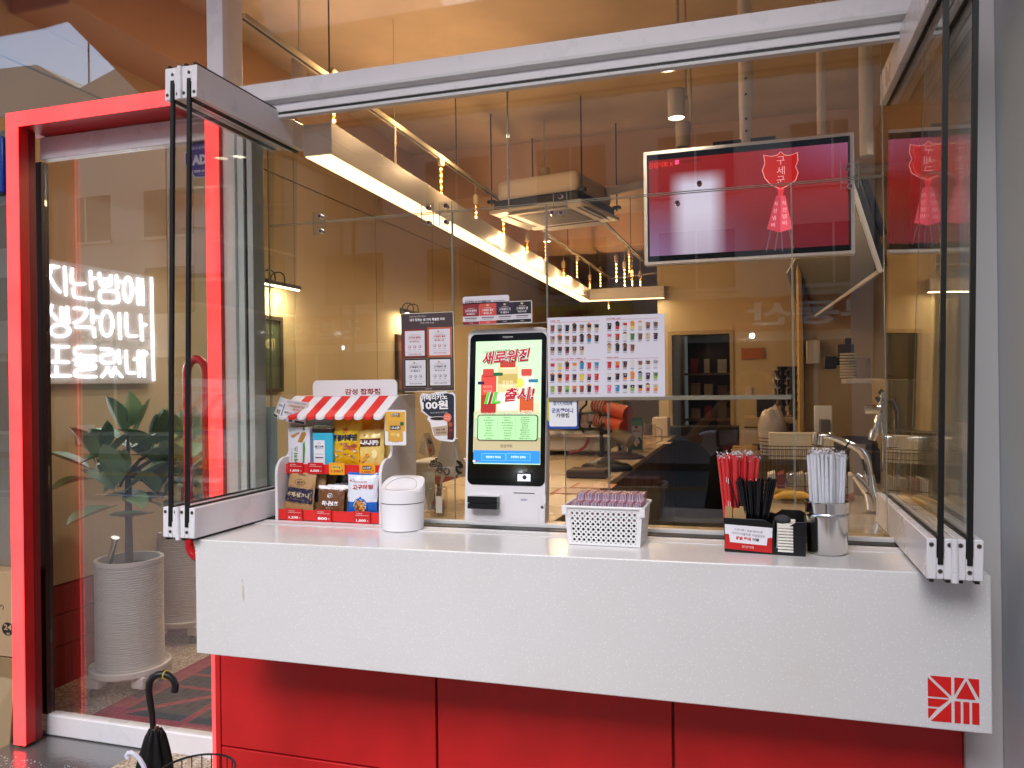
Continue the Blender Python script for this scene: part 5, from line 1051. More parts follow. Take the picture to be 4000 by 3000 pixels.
# ================================================================== straw caddy
c0, c1 = Z(2830, 2155, 1.0), Z(3145, 2175, 1.0); cu = (c1-c0).normalized(); cv = Vector((-cu.y, cu.x, 0)); CL, CD = (c1-c0).length, .15
cd = thing('straw_caddy', 'black counter caddy with straws, napkins and a lettered card', 'caddy', tuple(c0)); CB = mat('#101013', .35, name='black_caddy_plastic')
def cp(u, v, z): return c0+cu*u*CL+cv*v*CD+Vector((0, 0, z+.001))
def pan(b, pts, t, m): b.prism(pts, t, m)
b = MB(); th = .003
def cz(px, py): p = Art(c0+Vector((0, 0, 0)), rt=cu).P(px, py); return (p-c0).dot(cu)/CL, p.z-1.001
fa = Art(c0, rt=cu)
front = [cz(*p) for p in ((2832, 2155), (3147, 2176), (3152, 2040), (3110, 2040), (3085, 2055), (3078, 2145), (3028, 2140), (3026, 2065), (3015, 2048), (2985, 2030), (2825, 2022))]
b.prism([cp(u, 0, z) for u, z in front], cv*th, CB)
b.prism([cp(0, v, z) for v, z in ((0, 0), (1, 0), (1, .12), (.5, .10), (0, .085))], cu*th, CB); b.prism([cp(1, v, z) for v, z in ((0, 0), (1, 0), (1, .1), (.6, .1), (.45, .085), (0, .082))], -cu*th, CB)
b.prism([cp(u, 1, z) for u, z in ((0, 0), (1, 0), (1, .1), (.94, .108), (.7, .108), (.62, .095), (0, .12))], -cv*th, CB); b.box(0, 0, 0, 0, 0, 0, CB)
b.poly([cp(0, 0, .002), cp(1, 0, .002), cp(1, 1, .002), cp(0, 1, .002)], CB); b.prism([cp(.6, v, z) for v, z in ((0, 0), (1, 0), (1, .085), (0, .085))], cu*th, CB); b.prism([cp(.28, v, z) for v, z in ((0, 0), (1, 0), (1, .085), (0, .07))], cu*th, CB)
o = b.build('body', cd, bevel=.0012); recalc(o)
a = Art(c0-cv*.0012, rt=cu, step=.0004)
def zc(x, y): return (2700+x/1.6589, 1250+y/1.6589)
a.poly([zc(*p) for p in ((220, 1385), (240, 1385), (250, 1395), (252, 1440), (495, 1462), (497, 1420), (510, 1410), (524, 1412), (524, 1510), (218, 1480))], H('#c8201c', .3), 1)
a.poly([zc(*p) for p in ((218, 1322), (527, 1348), (525, 1412), (495, 1414), (490, 1462), (247, 1438), (245, 1388), (218, 1385))], H('#eceaf2', .3), 1)
for t, x, y, w_, h_, m_, bo in (('스무디류 / 과실 에이드류', 371, 1366, 184, 15, H('#2c2c34'), .0), ('타이거 버블티류, 리얼밀크티', 371, 1392, 210, 17, H('#2c2c34'), .0), ('굵은 빨대', 338, 1416, 96, 22, H('#c8201c'), .05), ('이용', 419, 1424, 44, 20, H('#1c1c22'), .05), ('감성커피', 367, 1471, 76, 18, H('#eadcd8'), .0)): a.text(t, *zc(x, y), w_/1.6589, h_/1.6589, m_, 2, bold=bo, rot=-.07)
a.done('card', cd)
def straws(name, label, base_, n, rad, L, m, spread, seed, cap=None, group='straws', lean=(0, 0), rb=.02, tipm=None, bundle_lab=None):
    rr = random.Random(seed)
    for i in range(n):
        a_ = rr.uniform(0, 6.28); r_ = math.sqrt(rr.random())
        p0 = base_+Vector((math.cos(a_)*r_*rb, math.sin(a_)*r_*rb*.8, 0)); p1 = p0+Vector((math.cos(a_)*r_*spread+lean[0]+rr.uniform(-.004, .004), math.sin(a_)*r_*spread*.5+lean[1], L+rr.uniform(-.006, .006)))
        o = None; b = MB(); b.cyl(p0, p1, rad, m, 8)
        if tipm:
            d_ = (p1-p0).normalized(); t = thing(name, label, 'straw', tuple(p0), group); b.build('tube', t)
            b2 = MB(); 
            for k_ in range(7):
                aa = rr.uniform(0, 6.28); q = p1+Vector((math.cos(aa)*.007, math.sin(aa)*.004, rr.uniform(-.012, .012))); e1 = Vector((rr.uniform(-1, 1), rr.uniform(-1, 1), rr.uniform(-.3, 1))).normalized()*.007; e2 = Vector((rr.uniform(-1, 1), rr.uniform(-1, 1), rr.uniform(-1, 1))).normalized()*.006; b2.prism([q, q+e1, q+e2], Vector((0, -.0003, 0)), tipm)
            b2.cyl(p0+d_*.04, p1+d_*.004, rad*1.22, WRAP, 6); b2.build('wrapper', t, smooth=0)
            if rad > .004 and i % 2 == 0 and name == 'red_straw':
                b3 = MB()
                for zz in (.06, .12, .19): c = p0.lerp(p1, zz/L)+Vector((0, -rad*1.32, 0)); b3.box(c.x-.0008, c.x+.0008, c.y-.0003, c.y, c.z-.008, c.z+.008, WHITE)
                b3.build('lettering', t, smooth=0)
        else: tag(b.build(name), label, 'straw', group)
WRAP = glass('clear_film_wrap', (1, 1, 1), .04); TIP = mat('#dcd8de', .15, name='crinkled_clear_film', coat=.5)
RS = mat((.75, .03, .035), .25, name='red_straw_plastic', coat=.3); BS = mat('#0c0d11', .25, name='black_straw_plastic', coat=.4); TS = mat('#e6e8f0', .3, name='translucent_straw', coat=.2)
sb = cp(.15, .62, .01); straws('red_straw', 'fat red wrapped straw standing upright in the black caddy', sb, 52, .0048, .262, RS, .026, 5, tipm=TIP, group='wrapped red straws in the caddy', lean=(-.002, .0), rb=.036)
sb = cp(.37, .35, .01); straws('black_straw', 'thin black stirring straw fanned out in the black caddy', sb, 84, .0021, .198, BS, .052, 6, group='black straws in the caddy', lean=(-.004, -.006), rb=.02)
# wooden-colour sleeves, napkins, stone
b = MB(); kr = mat('#b08c58', .7)
for i, (u, w_, h_) in enumerate(((.02, .02, .108), (.13, .024, .104), (.2, .018, .11))): b.obox(cp(u+.03, .18, h_/2+.02), cu*w_/2, cv*.006, (0, 0, h_/2), kr)
tag(b.build('paper_sleeve', bevel=.001), 'brown paper sleeves tucked at the foot of the red straws', 'sleeves')
b = MB(); nm = mat('#e8e5da', .8, name='paper_napkin'); rr = random.Random(2)
for i in range(16):
    v = .1+i*.045; b.obox(cp(.76+rr.uniform(-.01, .01), v, .045), cu*.022, cv*.0022, Vector((rr.uniform(-.004, .004), 0, .036+rr.uniform(-.003, .005))), nm)
for i in range(9): b.obox(cp(.765, -.001+.0, .012+i*.0085), cu*.021, cv*.004, (0, 0, .003), nm)
tag(b.build('napkin_stack', bevel=.001), 'cream napkins in the caddy behind the black cutout', 'napkins')
b = MB(); b.sphere(cp(.72, .35, .092), .021, mat('#3a3a3e', .8, name='rough_stone', bump=(150, 1.0)), 20, (1.15, .8, .7)); tag(b.build('stone'), 'dark grey pebble weighing down the napkins', 'stone')
# ================================================================== steel cup with clear straws
sc0 = Vector((Y(3231, 2100, 2.44).x, 2.44, 1.001)); cupt = thing('steel_cup', 'polished steel canister with a raised ring', 'cup', tuple(sc0))
b = MB(); b.lathe(sc0, [(.001, 0), (.050, 0), (.0545, .004), (.058, .10), (.0605, .108), (.0605, .113), (.058, .118), (.060, .148), (.0625, .150), (.062, .152), (.0575, .150), (.050, .01), (.001, .009)], STEEL, 48, caps=False); b.build('body', cupt)
straws('clear_straw', 'translucent wrapped straw standing in the steel canister', sc0+Vector((0, 0, .012)), 62, .0046, .272, TS, .016, 9, tipm=TIP, group='clear straws in the steel canister', rb=.043)

# ================================================================== neon sign on the left wall
NX = LWX+.05
def zn(x, y): return X(x/2.074, 900+y/2.074, NX)
ns = thing('neon_sign', 'white glowing Korean neon sign on a clear panel', 'neon sign', tuple(zn(800, 700)))
b = MB(); pp = [zn(100, 178), zn(1245, 375), zn(1268, 1238), zn(100, 1238)]; zt2 = pp[0].z; zb2 = pp[2].z; zt3 = (pp[0].z+pp[1].z)/2
b.box(NX-.012, NX-.006, pp[0].y-.12, pp[1].y+.0, zb2, zt3, mat('#c9c4c2', .35, name='frosted_acrylic')); b.build('backing_panel', ns)
NE = mat('#f3f8ff', .4, emit=3., name='white_neon_tube')
def ell(cx, cy, rx, ry, a0=0, a1=360, n=20): return [(cx+rx*math.cos(R(a0+(a1-a0)*i/n)), cy+ry*math.sin(R(a0+(a1-a0)*i/n))) for i in range(n+1)]
strokes = [
 # line 1: 지 난 밤 에
 [(330, 278), (480, 295)], [(420, 290), (405, 370), (360, 440), (318, 480)], [(408, 375), (445, 450), (490, 500)], [(528, 290), (538, 530)],
 [(588, 305), (585, 400), (592, 432), (620, 440), (690, 432)], [(735, 325), (745, 485)], [(740, 388), (775, 388)], [(600, 465), (598, 525), (612, 545), (760, 560)],
 [(808, 340), (812, 430), (830, 448), (895, 450), (905, 430), (900, 360)], [(812, 390), (900, 398)], [(945, 360), (955, 475)], [(950, 415), (985, 415)], [(815, 490), (810, 560), (830, 582), (955, 585), (965, 570), (958, 505), (945, 495), (815, 490)],
 ell(1040, 480, 32, 102), [(1075, 480), (1115, 480)], [(1120, 385), (1125, 605)], [(1155, 390), (1162, 608)],
 # line 2: 생 각 이 나
 [(425, 600), (405, 670), (360, 720)], [(415, 660), (445, 700), (465, 728)], [(500, 618), (510, 745)], [(512, 680), (545, 680)], [(548, 615), (558, 755)], ell(490, 812, 78, 48),
 [(600, 632), (690, 632), (708, 650), (700, 690), (660, 730), (600, 750)], [(748, 640), (755, 755)], [(752, 700), (795, 703)], [(615, 785), (755, 785), (765, 800), (768, 870)],
 ell(868, 755, 48, 102), [(968, 668), (978, 885)], [(1025, 668), (1030, 840), (1045, 862), (1110, 855)], [(1140, 680), (1155, 895)], [(1148, 765), (1188, 765)],
 # line 3: 또 들 렀 네
 [(330, 940), (400, 940)], [(330, 940), (330, 1060)], [(330, 1060), (400, 1060)], [(425, 940), (560, 943)], [(470, 945), (470, 1060)], [(425, 1065), (560, 1068)], [(330, 1000), (400, 1000)], [(460, 1100), (465, 1170)], [(330, 1180), (575, 1178)],
 [(775, 945), (625, 945), (608, 965), (610, 1000), (625, 1018), (780, 1020)], [(600, 1052), (785, 1054)], [(615, 1088), (770, 1090), (778, 1105), (770, 1125), (620, 1130), (610, 1150), (615, 1178), (635, 1186), (782, 1186)],
 [(820, 960), (905, 962), (912, 980), (905, 1005), (830, 1012), (820, 1030), (822, 1062), (835, 1075), (925, 1070)], [(965, 965), (972, 1085)], [(925, 1000), (968, 1000)], [(925, 1035), (968, 1035)],
 [(880, 1105), (860, 1150), (825, 1190)], [(872, 1135), (900, 1160), (912, 1188)], [(935, 1105), (925, 1150), (905, 1188)], [(945, 1135), (970, 1165), (992, 1190)],
 [(1025, 970), (1028, 1140), (1045, 1160), (1095, 1155)], [(1125, 970), (1130, 1190)], [(1085, 1045), (1127, 1045)], [(1165, 970), (1172, 1190)],
 [(1230, 380), (1248, 1218)]]
b = MB()
for s_ in strokes:
    if all(p[0] < 380 for p in s_): pass
    q = [zn(*p) for p in s_]; 
    for p in q: p.x = NX
    cl = (s_[0] == s_[-1]) and len(s_) > 4
    if len(q) > 3 and not cl and len(q) < 15:   # soften corners
        q2 = [q[0]]
        for i in range(1, len(q)-1): q2 += [q[i]*.7+q[i-1]*.3, q[i]*.7+q[i+1]*.3]
        q = q2+[q[-1]]
    b.tube(q[:-1] if cl else q, .0056, NE, 8, closed=cl)
b.build('tubing', ns)
for (x, y) in ((700, 450), (900, 1000)):
    p = zn(x, y); l = bpy.data.lights.new('neon_lamp', 'AREA'); l.size = .9; l.energy = 2.0; l.color = (.9, .95, 1); o = bpy.data.objects.new('neon_lamp', l); sc.collection.objects.link(o); o.location = (NX+.03, p.y, p.z); o.rotation_euler = (0, R(-90), 0)
# wall switch
b = MB(); p, q = X(298, 1700, LWX+.006), X(372, 1780, LWX+.006); b.box(LWX+.0005, LWX+.008, p.y, q.y, p.z-.05, p.z+.05, mat('#cfc9c2', .4)); b.box(LWX+.008, LWX+.011, p.y+.02, p.y+.022+.018, p.z-.025, p.z+.02, mat('#8a847c', .4)); tag(b.build('wall_switch', bevel=.001), 'white wall switch plate beside the plant', 'switch')
# ================================================================== potted plants
RIB = mat('#ece9e7', .55, name='ribbed_white_pot', bump=(60, .2)); SOIL = mat('#3a2d22', .9, bump=(200, 1.0)); CAST = mat('#1b1b1d', .5)
def pot(c, r, h, label_p, nm='dolly'):
    c = Vector(c); t = thing('plant_pot', label_p, 'plant pot', tuple(c)); z0 = .13
    d_ = t
    b = MB(); b.lathe(c, [(.001, z0-.03), (r*1.17, z0-.03), (r*1.2, z0-.022), (r*1.2, z0+.0), (r*1.15, z0+.004), (r*1.12, z0-.012), (.001, z0-.012)], RIB, 40); b.build('saucer', t)
    for k_ in range(4):
        an = math.pi/4+k_*math.pi/2+.25; q = c+Vector((math.cos(an)*r*1.0, math.sin(an)*r*1.0, 0)); b = MB(); b.obox(q+Vector((0, 0, z0-.055)), (.035, 0, 0), (0, .028, 0), (0, 0, .028), RIB); b.build('foot', t, bevel=.006)
        b = MB(); q2 = q+Vector((.0, -.01, .024)); b.cyl(q2-Vector((.012, 0, 0)), q2+Vector((.012, 0, 0)), .024, CAST, 18); b.build('caster', t)
    b = MB(); prof = [(.001, z0-.01), (r*.96, z0-.01)]; nR = 44
    for i in range(nR):
        z = z0+(h-.02)*i/nR; st_ = (h-.02)/nR; prof += [(r*.95, z), (r*1.0, z+st_*.25), (r*1.0, z+st_*.6), (r*.95, z+st_*.9)]
    prof += [(r*1.01, z0+h-.02), (r*1.01, z0+h), (r*.90, z0+h), (r*.89, z0+h-.04), (r*.86, z0+.05)]
    b.lathe(c, prof, RIB, 56, caps=False); b.build('body', t, smooth=25)
    b = MB(); b.lathe(c+Vector((0, 0, z0+h-.045)), [(.001, .006), (r*.5, .004), (r*.9, 0)], SOIL, 24, caps=False); b.build('soil', t)
    return t
P1 = Vector((-3.06, 3.40, 0)); P1 = Y(510, 2600, 3.2); P1.z = 0; pr_ = .158
dd = (P1-CC).dot(_f); ph = (2590-2185)/FPX*dd
pot(P1, pr_, .525, 'ribbed white pot on a wheeled saucer nearest the door')
P2 = Y(725, 2480, 3.95); P2.z = 0
pot(P2, .15, .52, 'second ribbed white pot farther back behind the door handle')
LEAF = [mat(c, .35, name='rubber_plant_leaf', coat=.15) for c in ((.20, .33, .17), (.16, .28, .15), (.26, .38, .17), (.13, .22, .11))]; VEIN = mat((.22, .28, .10), .5); BARK = mat('#5a4a3c', .8, bump=(60, .6))
def leafm(b, base_, d_, up, L, W, m, rr):
    d_ = d_.normalized(); s_ = d_.cross(up).normalized(); u_ = s_.cross(d_).normalized(); n = 7; vs = []; fs = []; curl_ = rr.uniform(-.25, .35)
    for i in range(n+1):
        t = i/n; w_ = W*math.sin(math.pi*min(1, t*.93+.04))**.75*(1-.25*(t-.5)); 
        if i == n: w_ = .001
        c = base_+d_*L*t-u_*L*curl_*t*t; vs += [c-s_*w_/2+u_*w_*.22, c-s_*w_*.03, c+s_*w_*.03, c+s_*w_/2+u_*w_*.22]
    for i in range(n):
        for k_, mm in ((0, 0), (1, 1), (2, 0)): fs.append(((4*i+k_, 4*i+k_+1, 4*i+4+k_+1, 4*i+4+k_), mm))
    o0 = len(b.v); b.v += vs; k0, k1 = b.mi(m), b.mi(VEIN)
    for f, mm in fs: b.f.append(tuple(o0+q for q in f)); b.m.append(k1 if mm else k0)
def plant(c, z0, label, tips, seed, off):
    rr = random.Random(seed); t = thing('rubber_plant', label, 'plant', (c.x, c.y, z0)); b = MB()
    fork = Vector((c.x+off.x*.6, c.y+off.y*.6, z0+.45)); b.tube([Vector((c.x, c.y, z0)), Vector((c.x+off.x*.2, c.y, z0+.2)), fork], [.02, .017, .015], BARK, 10)
    ends = []
    for tx, ty, tz in tips: e = Vector((tx, ty, tz)); b.tube([fork, fork.lerp(e, .5)+Vector((0, 0, .02)), e], [.012, .009, .006], BARK, 8); ends.append(e)
    b.build('trunk', t); b = MB()
    for e in ends:
        k_n = rr.randint(8, 10); 
        for k_ in range(k_n):
            az = k_*2.4+rr.uniform(-.3, .3); el = R(80-105*k_/k_n+rr.uniform(-12, 12)); d_ = Vector((math.cos(az)*math.cos(el), math.sin(az)*math.cos(el), math.sin(el)))
            bs = e+Vector((0, 0, -.012*k_))+d_*.02; L = rr.uniform(.17, .235)*(1 if k_ > 1 else .8); b.tube([bs, bs+d_*.03], .003, VEIN, 5); leafm(b, bs+d_*.03, d_, Vector((0, 0, 1)) if el < 1.2 else Vector((1, 0, 0)), L, L*rr.uniform(.56, .7), LEAF[rr.randint(0, 3)], rr)
    b.build('leaves', t, smooth=60); return t
def tp(px, py, y): p = Y(px, py, y); return (p.x, p.y, p.z)
plant(P1, .62, 'leafy rubber plant in the nearest ribbed pot', [tp(500, 1700, P1.y-.02), tp(380, 1800, P1.y-.1), tp(590, 1770, P1.y+.1), tp(670, 1780, P1.y+.2), tp(700, 1860, P1.y+.15), tp(470, 1900, P1.y-.12), tp(620, 1930, P1.y+.05)], 5, Vector((0, 0, 0)))
plant(P2, .6, 'second rubber plant behind the red door handle', [tp(640, 1700, P2.y), tp(740, 1720, P2.y)], 9, Vector((0, 0, 0)))
b = MB(); p = P1+Vector((-.06, -.07, .62)); b.cyl(p, p+Vector((.05, -.01, .14)), .014, STEEL, 14); b.cyl(p+Vector((.05, -.01, .14)), p+Vector((.054, -.011, .15)), .02, STEEL, 14); tag(b.build('metal_tube'), 'small metal tube stuck in the soil of the near pot', 'tube')
# ================================================================== door mat with the emblem
mtm = mat('#8a1428', .9, name='dark_red_mat', bump=(300, .6)); mbk = mat('#0f0f12', .9, name='black_mat_pile', bump=(300, .6))
m0, m1 = Z(355, 2785, .006), Z(830, 2540, .006); mx0, mx1, my0, my1 = -2.92, -1.95, 2.76, 3.95
mt2 = thing('door_mat', 'dark red door mat with a black cut-paper style emblem', 'door mat', (mx0, my0, .001)); b = MB(); b.box(mx0, mx1, my0, my1, .001, .008, mtm); b.build('pile', mt2, bevel=.003)
b = MB(); ox, oy, S_ = mx0+.12, my0+.16, .72
for pl in ([(.04, 0), (.46, 0), (.46, .42)], [(0, .04), (.42, .46), (0, .46)], [(.52, 0), (.72, 0), (.52, .40)], [(.75, .06), (.93, .46), (.55, .46)], [(.78, 0), (1, 0), (1, .43)], [(0, .5), (.42, .5), (.22, .68), (0, .68)], [(0, .72), (.18, .72), (.02, .94), (0, .94)], [(.46, .54), (.46, 1), (.05, 1)], [(.52, .52), (.64, .52), (.64, 1), (.52, 1)], [(.69, .52), (.81, .52), (.81, 1), (.69, 1)], [(.86, .52), (1, .52), (1, 1), (.86, 1)]):
    b.poly([(ox+u*S_, oy+v*S_, .0095) for u, v in pl], mbk)
b.build('emblem', mt2, smooth=0)
# threshold and outside odds and ends
b = MB(); wet = mat('#9a9a9a', .2, metal=.7, name='wet_steel', bump=(40, .5)); b.box(-3.06, -2.46, 2.50, 2.70, -.02, -.014, wet); b.box(-3.10, -2.2, 2.40, 2.495, -.02, -.011, wet)
rr = random.Random(1)
for i in range(150): x, y = rr.uniform(-3.08, -2.22), rr.uniform(2.41, 2.49); b.sphere((x, y, -.011), rr.uniform(.001, .0035), mat('#dfe6ea', .05, name='water_drop'), 6, (1, 1, .4))
tag(b.build('threshold_plate'), 'wet stainless threshold plate in front of the glass door', 'threshold')
b = MB(); b.box(-2.46, -1.95, 2.50, 2.70, -.02, -.008, PEB); struct(b.build('pebble_path', smooth=0))
# security sticker on the door glass
sk = thing('security_sticker', 'blue octagonal security company sticker on the door glass', 'sticker', tuple(Y(780, 625, DY+.017))); a = Art(DY+.0165, .0003)
def zq(x, y): return (600+x/2.766, 200+y/2.766)
oc = [(333, 1110), (435, 968), (600, 962), (705, 1100), (705, 1235), (610, 1362), (445, 1365), (337, 1225)]
a.poly([zq(*p) for p in oc], H('#b8b4cc'), 0); a.poly([zq(519+(x-519)*.95, 1165+(y-1165)*.95) for x, y in oc], H('#342a78'), 1); a.text('ADT', *zq(530, 1168), 230/2.766, 110/2.766, H('#c4bcd0'), 2, bold=.06)
a.text('캡스경비구역', *zq(520, 1040), 230/2.766, 32/2.766, H('#b4acc8'), 2, bold=.02); a.text('1588-6400', *zq(520, 1292), 200/2.766, 30/2.766, H('#c4bcd0'), 2, bold=.03); a.text('고객센터', *zq(515, 1330), 90/2.766, 18/2.766, H('#a8a0c0'), 2); a.done('print', sk)
# ================================================================== umbrellas
UB = mat('#0a0a0c', .75, name='black_umbrella_cloth', bump=(60, .4)); UH = mat('#131314', .4, name='black_rubber_handle')
def at(px, py, dist): return CC+ray(px, py)*dist
um = thing('black_umbrella', 'folded black umbrella with a hooked handle and a yellow band', 'umbrella', tuple(at(600, 3000, 2.3)))
dU = 2.3; pts = [at(*p, dU) for p in ((598, 2845), (594, 2790), (586, 2740), (581, 2700), (583, 2668), (596, 2646), (616, 2634), (640, 2632), (662, 2640), (678, 2656), (686, 2680), (682, 2702))]
b = MB(); b.tube(pts, [.0085]*2+[.010]*9+[.0105], UH, 12); b.build('handle', um)
b = MB(); bd = at(650, 2636, dU); b.tube([bd+Vector((math.cos(t)*.003, math.cos(t)*.0, math.sin(t)*.0125))+Vector((0, math.cos(t*1.0)*.012, 0)) for t in [i*math.pi/6 for i in range(12)]], .0016, mat('#d8c81c', .5), 5, closed=True); b.build('rubber_band', um)
c_a, c_b = at(604, 2850, dU), at(598, 3260, dU+.1); ax = (c_b-c_a); rr = random.Random(3); n, K = 14, 40; vs = []
sx_ = _r.copy(); sy_ = ax.normalized().cross(sx_).normalized()
for i in range(n+1):
    t = i/n; rad = .018+.034*math.sin(min(1, t*1.25)*math.pi/2)
    if i == 0: rad = .014
    for k_ in range(K):
        an = 2*math.pi*k_/K; fold = 1+.22*math.sin(an*8+t*1.5)+.08*math.sin(an*17+t*4); vs.append(c_a+ax*t+(sx_*math.cos(an)*1.15+sy_*math.sin(an))*rad*fold)
b = MB(); b.add(vs, [(i*K+k_, i*K+(k_+1) % K, (i+1)*K+(k_+1) % K, (i+1)*K+k_) for i in range(n) for k_ in range(K)]+[tuple(range(K))[::-1]], UB); b.build('canopy', um, smooth=70)
for dx, dy in ((-22, 12), (16, 2), (26, 6), (8, -4), (-10, 6)):
    b = MB(); q = at(604+dx, 2852+dy, dU-.01); b.cyl(q, q+(c_b-q).normalized()*.03, .0035, UH, 8); b.sphere(q, .0042, UH, 8); b.build('rib_tip', um)
b = MB(); b.cyl(at(600, 2835, dU), at(602, 2858, dU), .007, STEEL, 12); b.build('collar', um)
wu = thing('white_umbrella', 'glossy white umbrella hook in front of the folded black one', 'umbrella', tuple(at(550, 2990, 2.0)))
b = MB(); b.tube([at(*p, 2.0) for p in ((500, 2962), (494, 2950), (500, 2942), (512, 2940), (528, 2948), (545, 2965), (560, 2990), (575, 3030), (585, 3100))], .0058, mat('#dfe0ee', .2, name='white_plastic_hook', coat=.5), 12); b.build('handle', wu)
us = thing('umbrella_stand', 'black wire umbrella stand with a round rim', 'umbrella stand', tuple(at(765, 3100, 2.1)))
c = at(765, 3035, 2.1); b = MB(); WIR = mat('#0d0d0f', .4)
for k_, (r_, z) in enumerate(((.10, .0), (.10, -.08))): b.tube([c+Vector((r_*math.cos(i*math.pi/16), r_*math.sin(i*math.pi/16), z+.014)) for i in range(32)], .003, WIR, 8, closed=True)
b.build('rim', us); b = MB()
for i in range(24): an = i*math.pi/12; b.cyl(c+Vector((.1*math.cos(an), .1*math.sin(an), .012)), c+Vector((.09*math.cos(an), .09*math.sin(an), c.z*-1+.0)), .0015, WIR, 6)
b.build('wire_side', us)
# ================================================================== far left edge: neighbour glass, cardboard
b = MB(); b.box(-6, -3.06, 2.715, 2.735, 0, 2.67, mat('#b5a898', .7)); tag(b.build('neighbour_wall'), 'grey brown neighbour wall behind the glass beside the red frame', 'wall')
b = MB(); b.box(-6, -3.05, 2.69, 2.70, 0, 2.66, GLT); tag(b.build('neighbour_glass', smooth=0), 'neighbour shop glass at the edge of the red door frame', 'glass')
b = MB(); p, q = Y(-60, 540, 2.66), Y(12, 750, 2.66); b.box(p.x, q.x, 2.66, 2.68, q.z, p.z, mat('#1a48b0', .3)); tag(b.build('blue_sign', bevel=.006), 'corner of a bright blue sign beside the red frame', 'sign')
cb = mat('#b09670', .8, name='cardboard', bump=(120, .15), var=(4, .06)); bx = thing('cardboard_box', 'upright cardboard box printed 24 oz beside the red frame', 'box', (-3.3, 2.62, -.02))
p, q = Y(-160, 2222, 2.60), Y(40, 2612, 2.60); b = MB(); b.box(p.x, -3.03, 2.60, 2.69, .35, p.z, cb); b.build('carton', bx, bevel=.003)
a = Art(2.60, .0006); a.disc(31, 2457, 23, 26, H('#191614'), 1, 24); a.text('24', 31, 2450, 30, 22, H('#b39a76'), 2, bold=.03); a.text('oz', 33, 2475, 14, 8, H('#b39a76'), 2, bold=.03); a.text('P)', 5, 2372, 20, 22, H('#1e1a16'), 1); a.done('print', bx)
b = MB(); b.box(p.x, -3.03, 2.6, 2.69, .0, .345, mat('#8c7450', .85, name='damp_cardboard', bump=(120, .2))); tag(b.build('lower_carton', bevel=.003), 'damp brown carton under the box printed 24 oz', 'box')
b = MB(); b.prism([(-3.06, 2.58, -.02), (-3.10, 2.40, -.02), (-3.6, 2.40, -.02), (-3.6, 2.58, .28), (-3.04, 2.59, .26)], (0, .012, .0), mat('#9c8866', .85)); o = b.build('flattened_carton'); recalc(o); tag(o, 'flattened carton leaning at the foot of the cartons', 'box')
# ================================================================== picture lights and framed posters on the panelled wall
def picture(pts, label, col, light, lights=14, extra=None):
    q = [X(*p, LWX+.02) for p in pts]; y0, y1, z0, z1 = q[0].y, q[1].y, q[1].z, q[0].z
    t = thing('framed_poster', label, 'picture', (LWX, (y0+y1)/2, z0)); b = MB(); FRM = mat('#3a2e22', .45)
    for a_ in ((y0, y0+.03, z0, z1), (y1-.03, y1, z0, z1), (y0+.03, y1-.03, z0, z0+.03), (y0+.03, y1-.03, z1-.03, z1)): b.box(LWX+.001, LWX+.035, *a_, FRM)
    b.build('frame', t, bevel=.002)
    b = MB(); b.box(LWX+.002, LWX+.02, y0+.03, y1-.03, z0+.03, z1-.03, mat(col, .5)); b.build('sheet', t, smooth=0)
    l0 = thing('picture_light', light, 'wall lamp', (LWX, (y0+y1)/2, z1+.2)); bz = z1+.22; c = (y0+y1)/2; BLK = mat('#15120e', .4)
    b = MB(); b.cyl((LWX+.13, c-.25, bz), (LWX+.13, c+.25, bz), .018, BLK, 12); b.build('shade', l0)
    b = MB(); b.cyl((LWX+.13, c-.24, bz-.012), (LWX+.13, c+.24, bz-.012), .012, mat('#fff0c8', .4, emit=5, name='warm_lamp_tube'), 10); b.build('tube', l0)
    b = MB()
    for s_ in (-.06, .06): b.tube([(LWX+.01, c+s_, bz+.02)]+[(LWX+.07-.06*math.cos(R(a_)), c+s_, bz+.05+.05*math.sin(R(a_))) for a_ in range(0, 181, 20)]+[(LWX+.13, c+s_, bz)], .005, BLK, 8)
    b.box(LWX, LWX+.012, c-.1, c+.1, bz-.01, bz+.05, BLK); b.build('arm', l0)
    l = bpy.data.lights.new('picture_lamp', 'AREA'); l.shape = 'RECTANGLE'; l.size = .5; l.size_y = .03; l.energy = lights*.3; l.color = (1, .8, .5); o = bpy.data.objects.new('picture_lamp', l); sc.collection.objects.link(o); o.location = (LWX+.13, c, bz-.028); o.rotation_euler = (0, R(-25), R(90)); o.rotation_euler = Vector((-.35, 0, -1)).to_track_quat('-Z', 'Y').to_euler()
    return t, y0, y1, z0, z1
t, y0, y1, z0, z1 = picture([(985, 1225), (1103, 1530)], 'green framed drinks poster with a large Korean word', '#47543f', 'black picture light over the green poster')
a = Art((LWX+.021, 0, 0), rt=(0, 1, 0), step=.001)
a.text('오예', 1035, 1345, 80, 52, H('#b8ad8a'), 1, bold=.06); a.poly([(1012, 1285), (1070, 1294), (1070, 1312), (1012, 1303)], H('#35402f'), 1); a.text('더하는 인생', 1040, 1298, 50, 10, H('#b8ad8a'), 2); a.poly([(1012, 1440), (1038, 1440), (1034, 1545), (1015, 1545)], H('#3c2420'), 1); a.disc(1025, 1442, 12, 5, H('#6a4a3c'), 2)
a.done('print', t)
picture([(1548, 1305), (1625, 1530)], 'farther framed poster with a dark red picture', '#8a4a2c', 'far black picture light behind the brown blend poster', 10)
